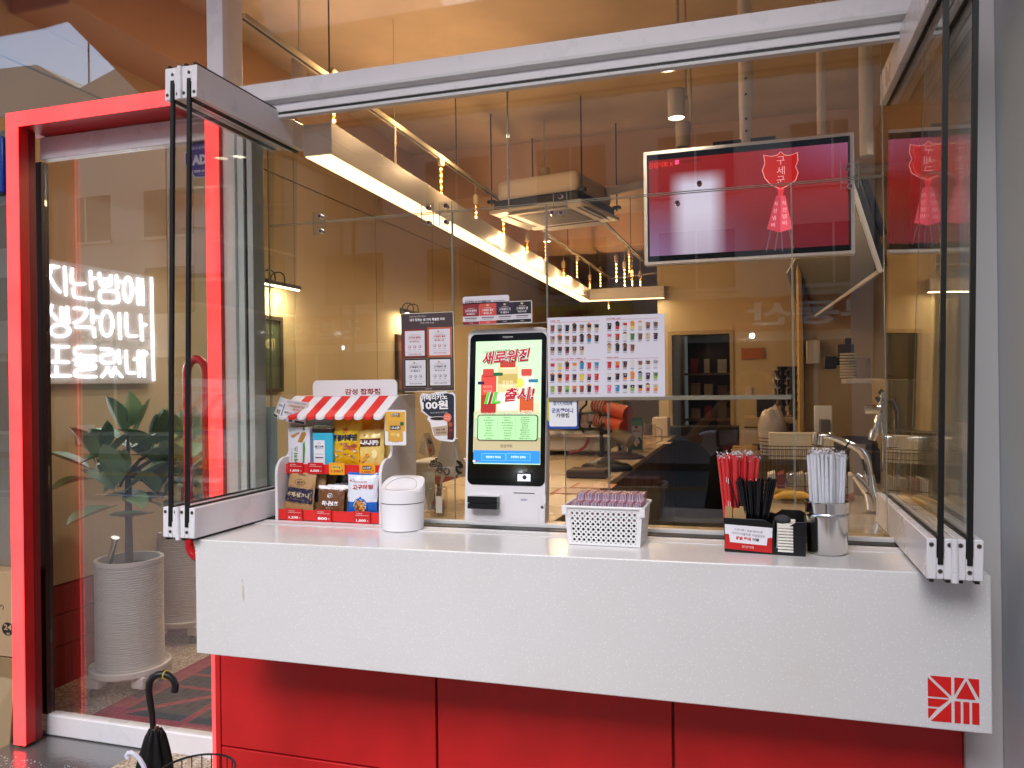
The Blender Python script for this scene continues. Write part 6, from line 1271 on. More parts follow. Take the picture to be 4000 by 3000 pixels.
# ================================================================== kitchen behind the window
WT = mat('#b9a27c', .3, name='beige_worktop', coat=.2, var=(3, .05)); CABD = mat('#3a281a', .45, name='dark_cabinet', var=(2, .1)); CREAM = mat('#c2ab80', .5, name='cream_laminate')
DRK = mat('#14110f', .4); BRW = mat('#3c2418', .7, bump=(30, .5)); ORG = mat('#b8431c', .5, name='orange_paper_cup'); PALE = mat('#cfc4b4', .4)
b = MB(); b.box(-.95, RWX, 2.9, 10.6, .0005, .004, mat('#3a2e24', .4, name='dark_kitchen_floor', var=(2, .2))); struct(b.build('kitchen_floor', smooth=0))
b = MB(); b.box(-1.86, .56, 2.642, 2.86, .955, .985, WT); b.box(-1.86, .56, 2.66, 2.85, .02, .954, CABD); tag(b.build('inner_ledge', bevel=.002), 'cream inner ledge just behind the serving window', 'ledge')
wk = thing('long_worktop', 'long beige worktop running back from the kiosk', 'worktop', (-1.2, 3, 0)); b = MB(); b.box(-1.75, -.80, 2.87, 8.6, .89, .925, WT); b.build('top', wk, bevel=.002); b = MB(); b.box(-1.72, -.82, 2.9, 8.58, .0, .888, CABD); b.build('cabinet', wk)
sk_ = thing('sink_worktop', 'marble-look sink worktop at the window side of the kitchen', 'worktop', (.8, 3, 0)); b = MB(); b.box(-.02, 1.9, 2.87, 4.9, .87, .9, mat('#b7a48a', .2, name='stone_worktop', var=(1.5, .18), coat=.4)); b.build('top', sk_, bevel=.002); b = MB(); b.box(0, 1.88, 2.89, 4.88, .0, .868, CABD); b.build('cabinet', sk_)
b = MB(); b.box(-.98, -.15, 8.9, 9.3, 0, 1.0, DRK); tag(b.build('low_cupboard', bevel=.004), 'dark low cupboard in front of the doorway', 'cupboard')
b = MB(); p, q = Y(2865, 1650, 6.4), Y(3110, 1750, 6.4); b.box(p.x, 2.4, 6.4, 7.0, 0, .92, mat('#8a7350', .5)); b.box(p.x-.02, 2.4, 6.38, 7.0, .921, .95, WT); tag(b.build('rear_worktop', bevel=.003), 'rear worktop below the tumblers', 'worktop')
# espresso machine
EM = Vector((-1.22, 6.35, .926)); em = thing('espresso_machine', 'cream espresso machine with a red curved side stripe', 'coffee machine', tuple(EM))
def py(px, py_, y): p = Y(px, py_, y); return p.x, p.z
b = MB(); xa, za = py(2215, 1782, 6.3); xb, zb_ = py(2400, 1560, 6.3)
b.box(xa-.2, xb-.03, 6.1, 6.6, .96, 1.12, PALE); b.box(xa-.2, xb+.02, 6.08, 6.62, 1.26, 1.45, PALE); b.box(xa-.2, xb-.06, 6.3, 6.6, 1.12, 1.26, STEEL); b.build('body', em, bevel=.02, seg=3)
b = MB(); b.box(xa-.2, xb, 6.02, 6.1, 1.08, 1.1, STEEL)
for i in range(5): b.cyl((xa-.05+i*.1, 6.06, 1.18), (xa-.05+i*.1, 6.06, 1.26), .03, STEEL, 14); b.cyl((xa-.05+i*.1, 6.06, 1.2), (xa-.03+i*.1, 5.9, 1.17), .012, DRK, 8)
b.build('group_heads', em); b = MB()
for x in (xa-.1, xb-.1): b.box(x, x+.03, 6.1, 6.5, .926, .96, DRK)
b.build('foot', em)
b = MB(); b.tube([Y(2225, 1768, 6.05), Y(2260, 1762, 6.05), Y(2285, 1745, 6.05), Y(2297, 1720, 6.05), Y(2300, 1700, 6.05)], .012, mat('#8c1a18', .4), 8); b.build('red_stripe', em)
b = MB(); b.tube([Y(2292, 1545, 6.0), Y(2290, 1580, 6.0), Y(2268, 1600, 6.0), Y(2262, 1660, 6.0), Y(2280, 1690, 6.0)], .009, DRK, 8); b.build('steam_wand', em)
def cup(c, r0, r1, h, m, name, label, d_=(0, 0, 1), cat='cup', lid=None, group=None, ribs=0, n=20):
    c = Vector(c); d_ = Vector(d_).normalized(); b = MB(); b.tube([c, c+d_*h], [r0, r1], m, n)
    if ribs:
        for i in range(ribs): q = c-d_*(.012*(i+1)); b.tube([q, q+d_*.006], [r1*1.02, r1*1.04], m if i % 2 else (lid or m), n)
    return tag(b.build(name), label, cat, group)
for i, (x0, y0, x1, y1) in enumerate(((2370, 1592, 2452, 1600+18), (2376, 1650, 2440, 1668))):
    a_, e_ = Y(x0, y0, 6.0), Y(x1, y1, 5.9); dv = (e_-a_).normalized(); b = MB(); b.tube([a_, e_], [.045, .062], ORG, 24)
    for k_ in range(9): q = a_-dv*(.014*k_+.004); b.tube([q, q-dv*.010], [.060, .054], ORG if k_ % 2 else PALE, 24)
    b.tube([e_, e_+dv*.004], [.064, .064], ORG, 24); tag(b.build('cup_stack'), ['upper stack of orange paper cups lying on its side', 'lower stack of orange paper cups lying on its side'][i], 'cups')
b = MB()
for px in (2345, 2455): p = Y(px, 1660, 6.02); b.box(p.x, p.x+.012, 5.98, 6.1, .93, 1.35, DRK)
p, q = Y(2345, 1625, 6.0), Y(2460, 1625, 6.0); b.box(p.x, q.x, 5.98, 6.1, p.z, p.z+.01, DRK); b.box(p.x, q.x, 5.98, 6.1, p.z-.13, p.z-.12, DRK); tag(b.build('cup_rack'), 'black rack holding the orange cup stacks', 'rack')
# milk carton, jug, towel, papers
mk = thing('milk_carton', 'green and white milk carton with a red emblem', 'carton', tuple(Z(2485, 1757, .926))); p = Z(2464, 1757, .926); kx = .08
b = MB(); b.box(p.x, p.x+.095, p.y, p.y+.09, .9265, 1.13, mat('#dcd8d0', .3)); b.prism([(p.x, p.y, 1.1305), (p.x, p.y+.09, 1.1305), (p.x, p.y+.045, 1.175)], (.095, 0, 0), mat('#1c6a2c', .4)); b.box(p.x, p.x+.095, p.y+.042, p.y+.048, 1.175, 1.195, mat('#1c6a2c', .4)); o = b.build('carton', mk); recalc(o)
a = Art(p.y-.0005, .0005); cxm = 2487
a.disc(cxm-2, 1668, 6, 6, H('#b8201c')); a.text('서울우유', cxm-2, 1684, 26, 7, H('#b8201c'), 1, bold=.03); a.poly([(2465, 1756), (2465, 1722), (2476, 1705), (2487, 1716), (2498, 1705), (2508, 1720), (2508, 1756)], H('#2a6a3a'), 1); a.disc(2487, 1728, 12, 15, H('#e6e2d8'), 2); a.disc(2495, 1738, 5, 5, H('#b8201c'), 3); a.done('print', mk)
p = Z(2540, 1752, .926); b = MB(); b.lathe(p, [(.001, 0), (.05, 0), (.055, .1), (.05, .2), (.056, .215)], glass('plastic_jug', (.9, .85, .8), .08), 24, caps=False); b.tube([p+Vector((.05, 0, .19)), p+Vector((.1, 0, .17)), p+Vector((.1, 0, .07)), p+Vector((.053, 0, .05))], .007, PALE, 8); tag(b.build('jug'), 'clear measuring jug behind the milk carton', 'jug')
def lump(c, sx, sy, sz, m, name, label, cat, seed):
    rr = random.Random(seed); b = MB(); b.sphere((0, 0, 0), 1, m, 26, (sx, sy, sz)); 
    for v in b.v: f = 1+.16*math.sin(v.x/sx*5+seed)*math.cos(v.y/sy*4)+.1*math.sin(v.x/sx*11+v.y/sy*9); v.z = max(-sz*.25, v.z)*f; v.x *= 1+.08*math.sin(v.y/sy*6+seed); v += Vector(c)+Vector((0, 0, sz*.25))
    return tag(b.build(name, smooth=60), label, cat)
lump(Z(2440, 1790, .926), .14, .1, .035, BRW, 'dish_cloth', 'dark brown cloth crumpled beside the milk carton', 'cloth', 1); lump(Z(2370, 1838, .926), .16, .08, .06, DRK, 'dish_cloth', 'black cloth heap nearer the kiosk', 'cloth', 2); lump(Z(3000, 1742, .92), .13, .08, .03, BRW, 'dish_cloth', 'brown cloth folded on the rear worktop', 'cloth', 3)
b = MB(); c = Z(2300, 1862, .926); b.box(c.x-.12, c.x+.12, c.y-.1, c.y+.1, .926, .975, BRW); tag(b.build('tamp_tray', bevel=.01), 'low brown tray on the long worktop', 'tray')
for i, (px, pyy) in enumerate(((2260, 1920), (2330, 1898), (2580, 1730))):
    c = Z(px, pyy, .926); b = MB(); b.box(c.x-.13, c.x+.10, c.y-.10, c.y+.10, .9255, .9275, mat(['#8a3a2c', '#a8604c', '#cfc8b4'][i], .6)); 
    for k_ in range(5): b.box(c.x-.11, c.x+.07, c.y-.08+k_*.035, c.y-.06+k_*.035, .9276, .928, mat('#d8c8b0', .6))
    tag(b.build('paper_sheet'), ['red printed paper lying nearest the kiosk', 'second red printed paper on the long worktop', 'pale papers beside the jug'][i], 'paper')
c = Z(2590, 1760, .9); p, q = Y(2560, 1630, 8.4), Y(2612, 1700, 8.4); b = MB(); b.box(p.x-.02, p.x+.14, 8.3, 8.55, .93, 1.13, PALE); tag(b.build('white_box', bevel=.01), 'pale box at the far end of the long worktop', 'box')
# pitcher group
for i, (px, pyy) in enumerate(((2405, 1745), (2430, 1762))): c = Z(px, pyy, .926); b = MB(); b.lathe(c, [(.001, 0), (.04, 0), (.042, .06), (.032, .1), (.036, .11)], STEEL, 20, caps=False); tag(b.build('milk_pitcher'), ['steel milk pitcher beside the espresso machine', 'second steel milk pitcher nearer the carton'][i], 'pitcher')
b = MB()
a_, e_ = Y(2405, 1690, 5.9), Y(2462, 1722, 5.85)
for i in range(16): t = i/15; q = a_.lerp(e_, t); b.tube([q, q+(e_-a_).normalized()*.004], [.052, .054], mat('#a89878', .25), 18)
tag(b.build('lid_stack'), 'stack of clear lids lying beside the espresso machine', 'lids')
# things right of the doorway
def pbox(name, label, cat, x0, y0, x1, y1, y, dep, m, bev=.004, extra=None):
    p, q = Y(x0, y0, y), Y(x1, y1, y); t = MB(); t.box(p.x, q.x, y, y+dep, q.z, p.z, m)
    if extra: extra(t, p, q)
    return tag(t.build(name, bevel=bev), label, cat)
def pboxz(*a_, **k_): return pbox(*a_, **k_)
pbox('partition_post', 'pale vertical post standing right of the tumblers', 'post', 3107, 300, 3140, 1700, 7.3, .3, mat('#c9a868', .6))
b = MB(); p = Y(3140, 1200, 7.4); b.box(p.x, RWX, 7.4, 7.55, 0, CZ, mat((.5, .38, .22), .7, name='tan_wall', var=(1, .05))); struct(b.build('kitchen_wall', smooth=0))
def ice(t, p, q): t.box(p.x+.0, q.x, p.y-.004, p.y, q.z+(p.z-q.z)*.62, q.z+(p.z-q.z)*.66, DRK)
pbox('ice_machine', 'cream square appliance behind the wrapped cups', 'appliance', 2906, 1632, 3108, 1735, 6.4, .45, CREAM, extra=ice)
p = Y(3020, 1738, 6.0); b = MB(); b.lathe((p.x, 6.2, .95), [(.001, 0), (.085, 0), (.10, .16)], PALE, 24)
for i in range(5): b.lathe((p.x, 6.2, .965+i*.026), [(.0875+i*.0026, 0), (.0885+i*.0026, .008)], mat('#7a5a34', .6), 24)
tag(b.build('wire_bucket'), 'striped bucket holding plastic-wrapped cups', 'bucket')
lump((p.x, 6.2, 1.10), .10, .09, .16, mat('#c8bcae', .25, name='crumpled_plastic'), 'plastic_bag', 'crumpled clear plastic bag over the striped bucket', 'plastic bag', 6)
pbox('sauce_tub', 'amber tub beside the crumpled plastic', 'tub', 3062, 1650, 3082, 1685, 6.3, .08, mat('#a8682c', .4)); pbox('dark_tin', 'dark brown tin next to the amber tub', 'tin', 3084, 1655, 3106, 1685, 6.3, .08, mat('#3a1c18', .4))
b = MB()
for i, px in enumerate((3040, 3060, 3078, 3094)):
    c = Y(px, 1625, 6.55); r = .045
    for k_ in range(6): b.lathe((c.x, 6.55, .96+k_*.07+.2+(i % 2)*.03), [(r*.8, 0), (r, .065), (r*1.06, .07)], [STEEL, DRK, STEEL, mat('#5a5048', .3)][i], 16)
    b.cyl((c.x, 6.55, .955), (c.x, 6.55, 1.2), .02, DRK, 10)
tag(b.build('tumbler_stack'), 'tall stacks of steel tumblers beside the pale post', 'tumblers')
pbox('wall_switch', 'square switch plate on the doorway wall', 'switch', 2912, 1510, 2938, 1546, 10.58, .018, PALE, .002)
b = MB(); c = Y(2997, 1620, 6.5)
for i in range(3): b.cyl((c.x-.05+i*.05, 6.5, .955), (c.x-.05+i*.05, 6.5, 1.25+.03*i), .028, [DRK, STEEL, DRK][i], 14)
tag(b.build('syrup_bottles'), 'dark and steel dispensers left of the tumblers', 'dispensers')
# shelf with lids and machines
sy = 5.6
pbox('wall_shelf', 'pale wall shelf holding lids and dispensers', 'shelf', 3305, 1480, 3445, 1498, sy, .3, PALE)
b = MB(); p = Y(3314, 1478, sy+.1)
for i in range(9): b.lathe((p.x, sy+.1, p.z+.004+i*.019), [(.05, 0), (.055, .009), (.05, .012)], mat('#d9cdb8', .4), 20)
tag(b.build('lid_tower'), 'neat tower of pale lids on the wall shelf', 'lids')
pbox('grinder', 'dark coffee grinder on the back shelf', 'grinder', 3222, 1392, 3268, 1440, sy+.4, .2, DRK); pbox('grinder_hopper', 'brown hopper box above the lid tower', 'box', 3272, 1345, 3338, 1425, sy+.45, .2, mat('#3c2820', .5)); pbox('syrup_box', 'small purple box topping the brown hopper box', 'box', 3300, 1318, 3326, 1345, sy+.5, .12, mat('#3a2030', .5))
pbox('clear_bin', 'clear storage bin at the end of the wall shelf', 'bin', 3345, 1400, 3400, 1478, sy+.05, .2, glass('smoky_plastic', (.75, .68, .6), .1))
pbox('menu_plate', 'white leaning board behind the tap', 'board', 3180, 1585, 3252, 1700, 5.2, .03, PALE)
b = MB(); p = Y(3345, 1640, 5.0); b.box(p.x-.16, p.x+.5, 4.9, 5.3, .9, 1.10, DRK); b.sphere((p.x, 5.1, 1.10), .16, DRK, 16, (1.2, 1, .4)); tag(b.build('toaster', bevel=.02), 'black rounded appliance behind the spray tap', 'appliance')
# grey cylinder dispenser at right with label
pbox('label_card', 'white instruction card on the far side of the leaf', 'card', 3482, 1600, 3520, 1698, 4.6, .01, mat('#b5aa98', .6))
b = MB(); p = Y(3470, 1560, 4.6); b.box(p.x+.0, 2.4, 4.61, 5.2, .9, 1.5, mat('#a5906c', .5)); tag(b.build('tall_cabinet', bevel=.006), 'tan cabinet behind the white instruction card', 'cabinet')
b = MB(); b.tube([Y(3500, 1900, 4.2), Y(3505, 1700, 4.2), Y(3500, 1600, 4.2), Y(3480, 1560, 4.2)], .02, STEEL, 12); tag(b.build('supply_pipe'), 'curved steel pipe right of the spray tap', 'pipe')
# cutting board
cbd = pbox('cutting_board', 'cream cutting board standing behind the wire rack', 'cutting board', 3002, 1688, 3258, 1800, 4.35, .014, mat('#cdb995', .45), .006)
# dish rack
rk = thing('dish_rack', 'dark wire dish rack under the cutting board', 'dish rack', tuple(Y(3145, 1900, 4.15))); p, q = Y(2980, 1755, 4.1), Y(3312, 1905, 4.1); xr0_, xr1_, zr0, zr1 = p.x, q.x, .93, p.z; WR = mat('#5a4636', .3, metal=.8, name='bronze_wire')
b = MB()
for z in (zr1, zr1-.05, zr0+.05, zr0): b.tube([(xr0_, 4.1, z), (xr1_, 4.1, z), (xr1_, 4.3, z), (xr0_, 4.3, z)], .003, WR, 6, closed=True)
b.build('frame', rk); b = MB(); n = 40
for i in range(n+1):
    x = xr0_+(xr1_-xr0_)*i/n; b.box(x-.001, x+.001, 4.0985, 4.1005, zr0, zr1, WR)
    if i % 2 == 0: b.box(x-.001, x+.001, 4.2985, 4.3005, zr0, zr1, WR)
for k_ in range(9): y = 4.1+.2*k_/8; b.box(xr1_-.001, xr1_+.001, y-.001, y+.001, zr0, zr1, WR)
b.build('wires', rk, smooth=0)
b = MB(); rr = random.Random(11)
for i in range(9): x = xr0_+.04+i*.045; b.obox((x, 4.2, zr0+.06), (.018, 0, .006), (0, .06, 0), (0, 0, .045), [PALE, mat('#8a3020', .5), STEEL, mat('#b0a088', .5)][i % 4])
tag(b.build('rack_contents', bevel=.003), 'dishes and lids packed inside the wire rack', 'dishes')
# taps
tp_ = thing('sink_tap', 'tall chrome sink tap with a low drooping spout', 'tap', tuple(Y(3395, 1980, 3.85))); k = lambda x, y: Y(2800+x/2.765, 1300+y/2.765, 3.85)
b = MB(); b.tube([k(1640, 1530), k(1625, 1430), k(1600, 1340), k(1560, 1270), k(1480, 1225), k(1400, 1190), k(1300, 1145), k(1210, 1118), k(1140, 1110), k(1090, 1118)], [.020]*4+[.017]*5+[.018], CHROME, 16); b.build('spout', tp_)
b = MB(); b.cyl(k(1095, 1100), k(1082, 1205), .030, CHROME, 20, .028); b.cyl(k(1084, 1200), k(1081, 1218), .024, DRK, 16); b.build('spray_head', tp_)
b = MB(); b.cyl(k(1405, 1190), k(1420, 1198), .0185, DRK, 16); b.build('ring', tp_)
b = MB(); b.tube([k(1690, 1900), k(1680, 1800), k(1650, 1700), k(1640, 1530)], [.036, .036, .034, .024], CHROME, 18); b.build('body', tp_)
b = MB(); b.tube([k(1640, 1690), k(1560, 1600), k(1490, 1530)], [.034, .026, .018], CHROME, 14); b.build('lever', tp_)
st2 = thing('spray_tap', 'second chrome tap with a hanging spray head', 'tap', tuple(Y(3400, 1700, 4.4))); k = lambda x, y: Y(2800+x/2.765, 1300+y/2.765, 4.4)
b = MB(); b.cyl(k(1600, 830), k(1760, 830), .026, CHROME, 16); b.cyl(k(1760, 830), k(1800, 640), .014, CHROME, 12); b.cyl(k(1800, 640), k(1812, 1500), .016, CHROME, 12); b.build('body', st2)
b = MB(); b.tube([k(1770, 870), k(1740, 960), k(1700, 1080), k(1675, 1160)], [.014, .018, .026, .020], CHROME, 14); b.build('spray_head', st2)
b = MB(); b.tube([k(1790, 640+30*math.sin(i)) for i in (0,)]+[k(1780, 620)]+[k(1760+30*math.cos(R(a_)), 690+45*math.sin(R(a_))) for a_ in range(-90, 200, 30)], .010, DRK, 10); b.build('hose', st2)
for i, (px, pyy, s_) in enumerate(((3055, 1935, 1), (3100, 1945, .9), (3125, 1925, .8))):
    c = Z(px, pyy, .93); b = MB(); b.tube([c+Vector((-.1*s_, 0, 0)), c+Vector((-.04, .02, .012)), c+Vector((.04, .02, .012)), c+Vector((.1*s_, -.01, 0))], [.010, .02, .02, .012], mat('#c89a3c', .5, name='yellow_rubber'), 12); tag(b.build('rubber_glove'), ['yellow rubber glove fingers by the straws', 'yellow rubber glove nearer the steel canister', 'third yellow glove roll at the back'][i], 'glove')
lump(Z(3295, 1950, .9), .05, .05, .035, mat('#c48a78', .6), 'sponge', 'pink sponge at the foot of the chrome tap', 'sponge', 8)
# ------------------------------------------------ till corner between the bin and the kiosk
LZ2 = .986; b = MB(); b.box(-1.86, -.95, 2.861, 3.35, .95, .985, WT); tag(b.build('till_shelf', bevel=.002), 'cream shelf at the till corner beside the kiosk', 'shelf')
def k2(x, y, yy=2.95): return Y(1500+x/3.3185, 1600+y/3.3185, yy)
c = Vector((k2(585, 1300).x, 2.93, LZ2)); GP = glass('clear_cup_plastic', (.88, .86, .82), .09)
pc_ = thing('pen_cup', 'clear cup holding pens, scissors and a pale flyer', 'cup', tuple(c)); b = MB(); b.lathe(c, [(.001, 0), (.024, 0), (.036, .125), (.038, .127)], GP, 24, caps=False); b.build('cup', pc_)
b = MB(); b.prism([k2(*p, 2.925) for p in ((485, 850), (500, 820), (570, 798), (650, 812), (662, 850), (640, 1290), (560, 1290), (530, 1100))], (0, .001, 0), mat('#b8b49c', .5)); o = b.build('flyer', pc_, smooth=0); recalc(o)
for i, (x0, y0, x1, y1, m) in enumerate(((645, 950, 650, 1250, DRK), (740, 920, 720, 1250, mat('#28307a', .4)), (690, 1060, 690, 1250, mat('#8a1c24', .4)), (705, 960, 700, 1240, DRK))): b = MB(); b.cyl(k2(x0, y0, 2.94), k2(x1, y1, 2.94), .0055, m, 10); tag(b.build('pen'), ['thick black marker in the clear cup', 'blue pen in the clear cup', 'red pen in the clear cup', 'thin black pen in the clear cup'][i], 'pen')
sc_ = thing('scissors', 'black-handled scissors standing in the pen cup', 'scissors', tuple(k2(760, 900, 2.93)))
for (cx, cy, rx, ry) in ((725, 775, 30, 45), (815, 800, 32, 42)):
    b = MB(); b.tube([k2(cx+rx*math.cos(i*math.pi/9)*1.0, cy+ry*math.sin(i*math.pi/9), 2.93) for i in range(18)], .0035, DRK, 8, closed=True); b.build('handle', sc_)
b = MB(); b.prism([k2(*p, 2.93) for p in ((745, 840), (790, 860), (735, 1000), (715, 1000))], (0, .002, 0), STEEL); o = b.build('blades', sc_, smooth=0); recalc(o)
c = Vector((k2(795, 1300).x, 2.88, LZ2)); jr = thing('candy_jar', 'clear screw-lid jar of wrapped red and silver sweets', 'jar', tuple(c)); b = MB(); b.lathe(c, [(.001, 0), (.034, 0), (.036, .004), (.036, .088), (.031, .093)], GP, 28, caps=False); b.build('jar', jr); b = MB(); b.lathe(c+Vector((0, 0, .0935)), [(.036, 0), (.036, .014), (.034, .017), (.001, .017)], GP, 28, caps=False); b.build('lid', jr)
b = MB(); rr = random.Random(6)
for i in range(42): q = c+Vector((rr.uniform(-.024, .024), rr.uniform(-.022, .022), .006+rr.random()*.045)); b.obox(q, Vector((rr.uniform(-1, 1), rr.uniform(-1, 1), rr.uniform(-1, 1))).normalized()*.008, Vector((rr.uniform(-1, 1), 0, rr.uniform(-1, 1))).normalized()*.006, (0, .002, 0), mat(rr.choice(['#a82030', '#b8b4bc', '#8a8088', '#c04048', '#6a5a70']), .2, name='sweet_wrapper'))
b.box(c.x+.004, c.x+.030, c.y-.0375, c.y-.0365, c.z+.015, c.z+.08, mat('#d8d4d0', .5)); b.build('sweets', jr, smooth=0)
b = MB(); b.box(k2(390, 700, 3.15).x, k2(1040, 700, 3.15).x, 3.1, 3.3, k2(600, 850, 3.15).z, k2(600, 660, 3.15).z, mat('#c4bba8', .5)); tag(b.build('till_printer', bevel=.01), 'white printer box among cables at the till', 'printer')
b = MB(); b.prism([k2(*p, 3.05) for p in ((740, 400), (900, 380), (1035, 880), (670, 850), (700, 560))], (0, .06, 0), mat('#cfc6b6', .4)); o = b.build('till_monitor', bevel=.004); recalc(o); tag(o, 'back of a white till monitor beside the kiosk', 'monitor')
b = MB(); rr = random.Random(12)
for j in range(6):
    pts = []; x, y = (600+30*j, 640) if j < 3 else (990, 590+j*20)
    for i in range(14): pts.append(k2(x+45*math.sin(i*.9+j)+ (8*i if j < 3 else -2*i), y+i*13+25*math.cos(i*1.1+j*2), 3.0+.01*j))
    b.tube(pts, .0025, DRK, 6)
tag(b.build('cable_tangle'), 'tangle of black cables hanging by the till', 'cables')
tt = thing('table_card', 'folded tan table card with black lettering by the till', 'table card', tuple(k2(600, 600, 3.08))); b = MB(); b.prism([k2(*p, 3.07) for p in ((510, 305), (590, 300), (640, 440), (665, 575), (590, 620), (560, 480))], (0, .002, 0), mat('#b0946c', .6)); b.prism([k2(*p, 3.09) for p in ((450, 560), (500, 320), (540, 310), (530, 600))], (0, .002, 0), mat('#c8bca8', .6)); o = b.build('card', tt, smooth=0); recalc(o)
a = Art(3.068); a.text('100원', 1500+590/3.3185, 1600+410/3.3185, 22, 14, DRK, 1, bold=.05, rot=-1.1); a.disc(1500+600/3.3185, 1600+530/3.3185, 6, 9, H('#b0503c')); a.done('print', tt)
# ================================================================== the street seen in the reflections
OY = -15.5
ob = thing('opposite_building', 'beige building across the street with a gabled roofline', 'building', (0, OY, 0)); SW_ = mat('#d2c9bc', .85, name='beige_render', var=(.4, .06)); WND = mat('#3a3f44', .1, name='window_glass')
def refl(px, py, y):  # where a point of a reflection in the window line really stands
    d = ray(px, py); t = (5.2-y)/d.y; p = CC+d*t; return Vector((p.x, 5.2-p.y, p.z))
vly = refl(308, 345, OY); a1 = refl(143, 252, OY); a0 = refl(0, 268, OY); a2 = refl(450, 268, OY)
rl = [(-34, a0.z), (a0.x, a0.z), (a1.x, a1.z), (vly.x, vly.z), (a2.x, a2.z), (a2.x+4, a2.z-.6), (a2.x+4, 12.2), (8, 12.2), (8, 8.2), (30, 8.2), (30, -.1), (-34, -.1)]
b = MB(); b.prism([(x, OY, z) for x, z in rl], (0, -6, 0), SW_); o = b.build('walls', ob, smooth=0); recalc(o)
for i in range(16):
    for zz in (3.9, 6.4):
        x = -32+i*3.3; 
        if zz > 6 and x > 20: continue
        b = MB(); b.box(x, x+1.9, OY, OY+.05, zz, zz+1.5, WND); b.box(x-.08, x+1.98, OY+.0, OY+.09, zz-.1, zz-.001, PALE); b.box(x+.92, x+.98, OY+.05, OY+.08, zz, zz+1.5, PALE); b.build('window', ob, smooth=0)
SG = [(-31, -24, '#c9bda8', '필라테스', '#6a5a4c'), (-23, -17, '#d8d0c0', '수학과학', '#8a7a4c'), (-16, -9, '#c0602c', '김밥천국', '#f0e0c8'), (-8, -3, '#c8b040', '공부방', '#a83028'), (-2, 5, '#a03428', '부동산', '#f0ece0'), (6, 12, '#b8b0a0', '3800', '#a83c38'), (13, 20, '#4a5a6a', '세탁소', '#dcdcd8')]
for x0, x1, c1_, t_, c2_ in SG:
    sn = thing('shop_sign', 'sign board reading %s across the street' % {'필라테스': 'pilates', '수학과학': 'maths and science', '김밥천국': 'rice rolls', '공부방': 'study room', '부동산': 'estate agent', '3800': '3800', '세탁소': 'laundry'}[t_], 'shop sign', ((x0+x1)/2, OY+.1, 3))
    b = MB(); b.box(x0, x1, OY+.02, OY+.3, 2.75, 3.6, mat(c1_, .5)); b.build('board', sn, smooth=0); b = MB(); b.text(t_, ((x0+x1)/2, OY+.302, 3.17), (-1, 0, 0), (0, 0, 1), 3.2, .6, mat(c2_, .5), bold=.03); b.build('lettering', sn, smooth=0)
    b = MB(); b.box(x0+.2, x1-.2, OY+.0, OY+.06, .1, 2.6, WND); b.box((x0+x1)/2-.05, (x0+x1)/2+.05, OY+.06, OY+.1, .1, 2.6, PALE); b.box(x0+.2, x1-.2, OY+.06, OY+.1, 2.5, 2.6, PALE); b.build('shop_window', ob, smooth=0)
    for k_ in range(2):
        b = MB(); b.sphere((x0+2+k_*2.6, OY+.5, 2.62), .07, mat('#eef6ff', .4, emit=20, name='shop_downlight'), 8); b.build('downlight', ob)
b = MB(); at0 = refl(300, 340, OY); b.cyl((at0.x, OY-.5, at0.z-.3), (at0.x, OY-.5, at0.z+2.6), .03, DRK, 6)
for k_ in range(3): b.cyl((at0.x-.4, OY-.5, at0.z+2.5-.2*k_), (at0.x+.3, OY-.5, at0.z+2.45-.2*k_), .015, DRK, 5)
tag(b.build('roof_aerial'), 'thin television aerial on the roof across the street', 'aerial')
# shop canopy overhead
def rz(px, py, z): d = ray(px, py); t = (z-CAMH)/d.z; p = CC+d*t; return Vector((p.x, 5.2-p.y, z))
cz_ = 4.4; e0, e1 = rz(263, 84, cz_), rz(560, 382, cz_)
dirc = (e1-e0).normalized(); f0, f1 = e0-dirc*.0, e0+dirc*9
cn = MB(); poly_ = [(e0.x, e0.y), (f1.x, f1.y), (8, min(f1.y, 0)), (8, 2.59), (-9, 2.59), (-9, rz(20, 95, cz_).y), (rz(20, 95, cz_).x, rz(20, 95, cz_).y), (rz(165, 112, cz_).x, rz(165, 112, cz_).y)]
CANOPY = poly_
SOF = mat((.85, .16, .14), .5, name='red_bounce_soffit')  # red put on the underside to bounce pink light onto the header
b = MB(); b.prism([(x, y, cz_) for x, y in [(e0.x, e0.y), (e1.x, e1.y), (-4.3, e1.y), (-3.4, .3), (8, .3), (8, 2.61), (-14, 2.61), (-14, rz(165, 112, cz_).y), (rz(165, 112, cz_).x, rz(165, 112, cz_).y)]], (0, 0, .12), SOF); o = b.build('canopy', bevel=0); recalc(o); tag(o, 'canopy over the shopfront, underside reddened to bounce pink light', 'canopy')

# more of the kitchen: shelf inside the doorway, wall rack, small appliances
b = MB()
for z in (.9, 1.25, 1.6): b.box(-1.0, -.3, 12.3, 12.6, z, z+.03, mat('#7a6242', .6))
tag(b.build('store_shelf'), 'three-board shelf inside the dark doorway', 'shelf')
rr = random.Random(21)
for i in range(9):
    x = -.95+.2*(i % 3)+.04; z = (.93, 1.28, 1.63)[i//3]; h_ = rr.uniform(.14, .26); b = MB(); b.box(x, x+rr.uniform(.08, .16), 12.35, 12.5, z, z+h_, mat(rr.choice(['#b8a888', '#6a4a34', '#c8c0b0', '#8a3028', '#4a5a3a']), .6))
    tag(b.build('storage_box', bevel=.004), ['pale box low on the doorway shelf by the frame', 'middle box on the lowest doorway shelf', 'last box on the lowest doorway shelf', 'first box on the middle doorway shelf', 'centre box on the middle doorway shelf', 'end box on the middle doorway shelf', 'first box on the top doorway shelf', 'centre box on the top doorway shelf', 'end box on the top doorway shelf'][i], 'box')
def kb(name, label, cat, px0, py0, px1, py1, y, dep, m, bev=.006): return pbox(name, label, cat, px0, py0, px1, py1, y, dep, m, bev)
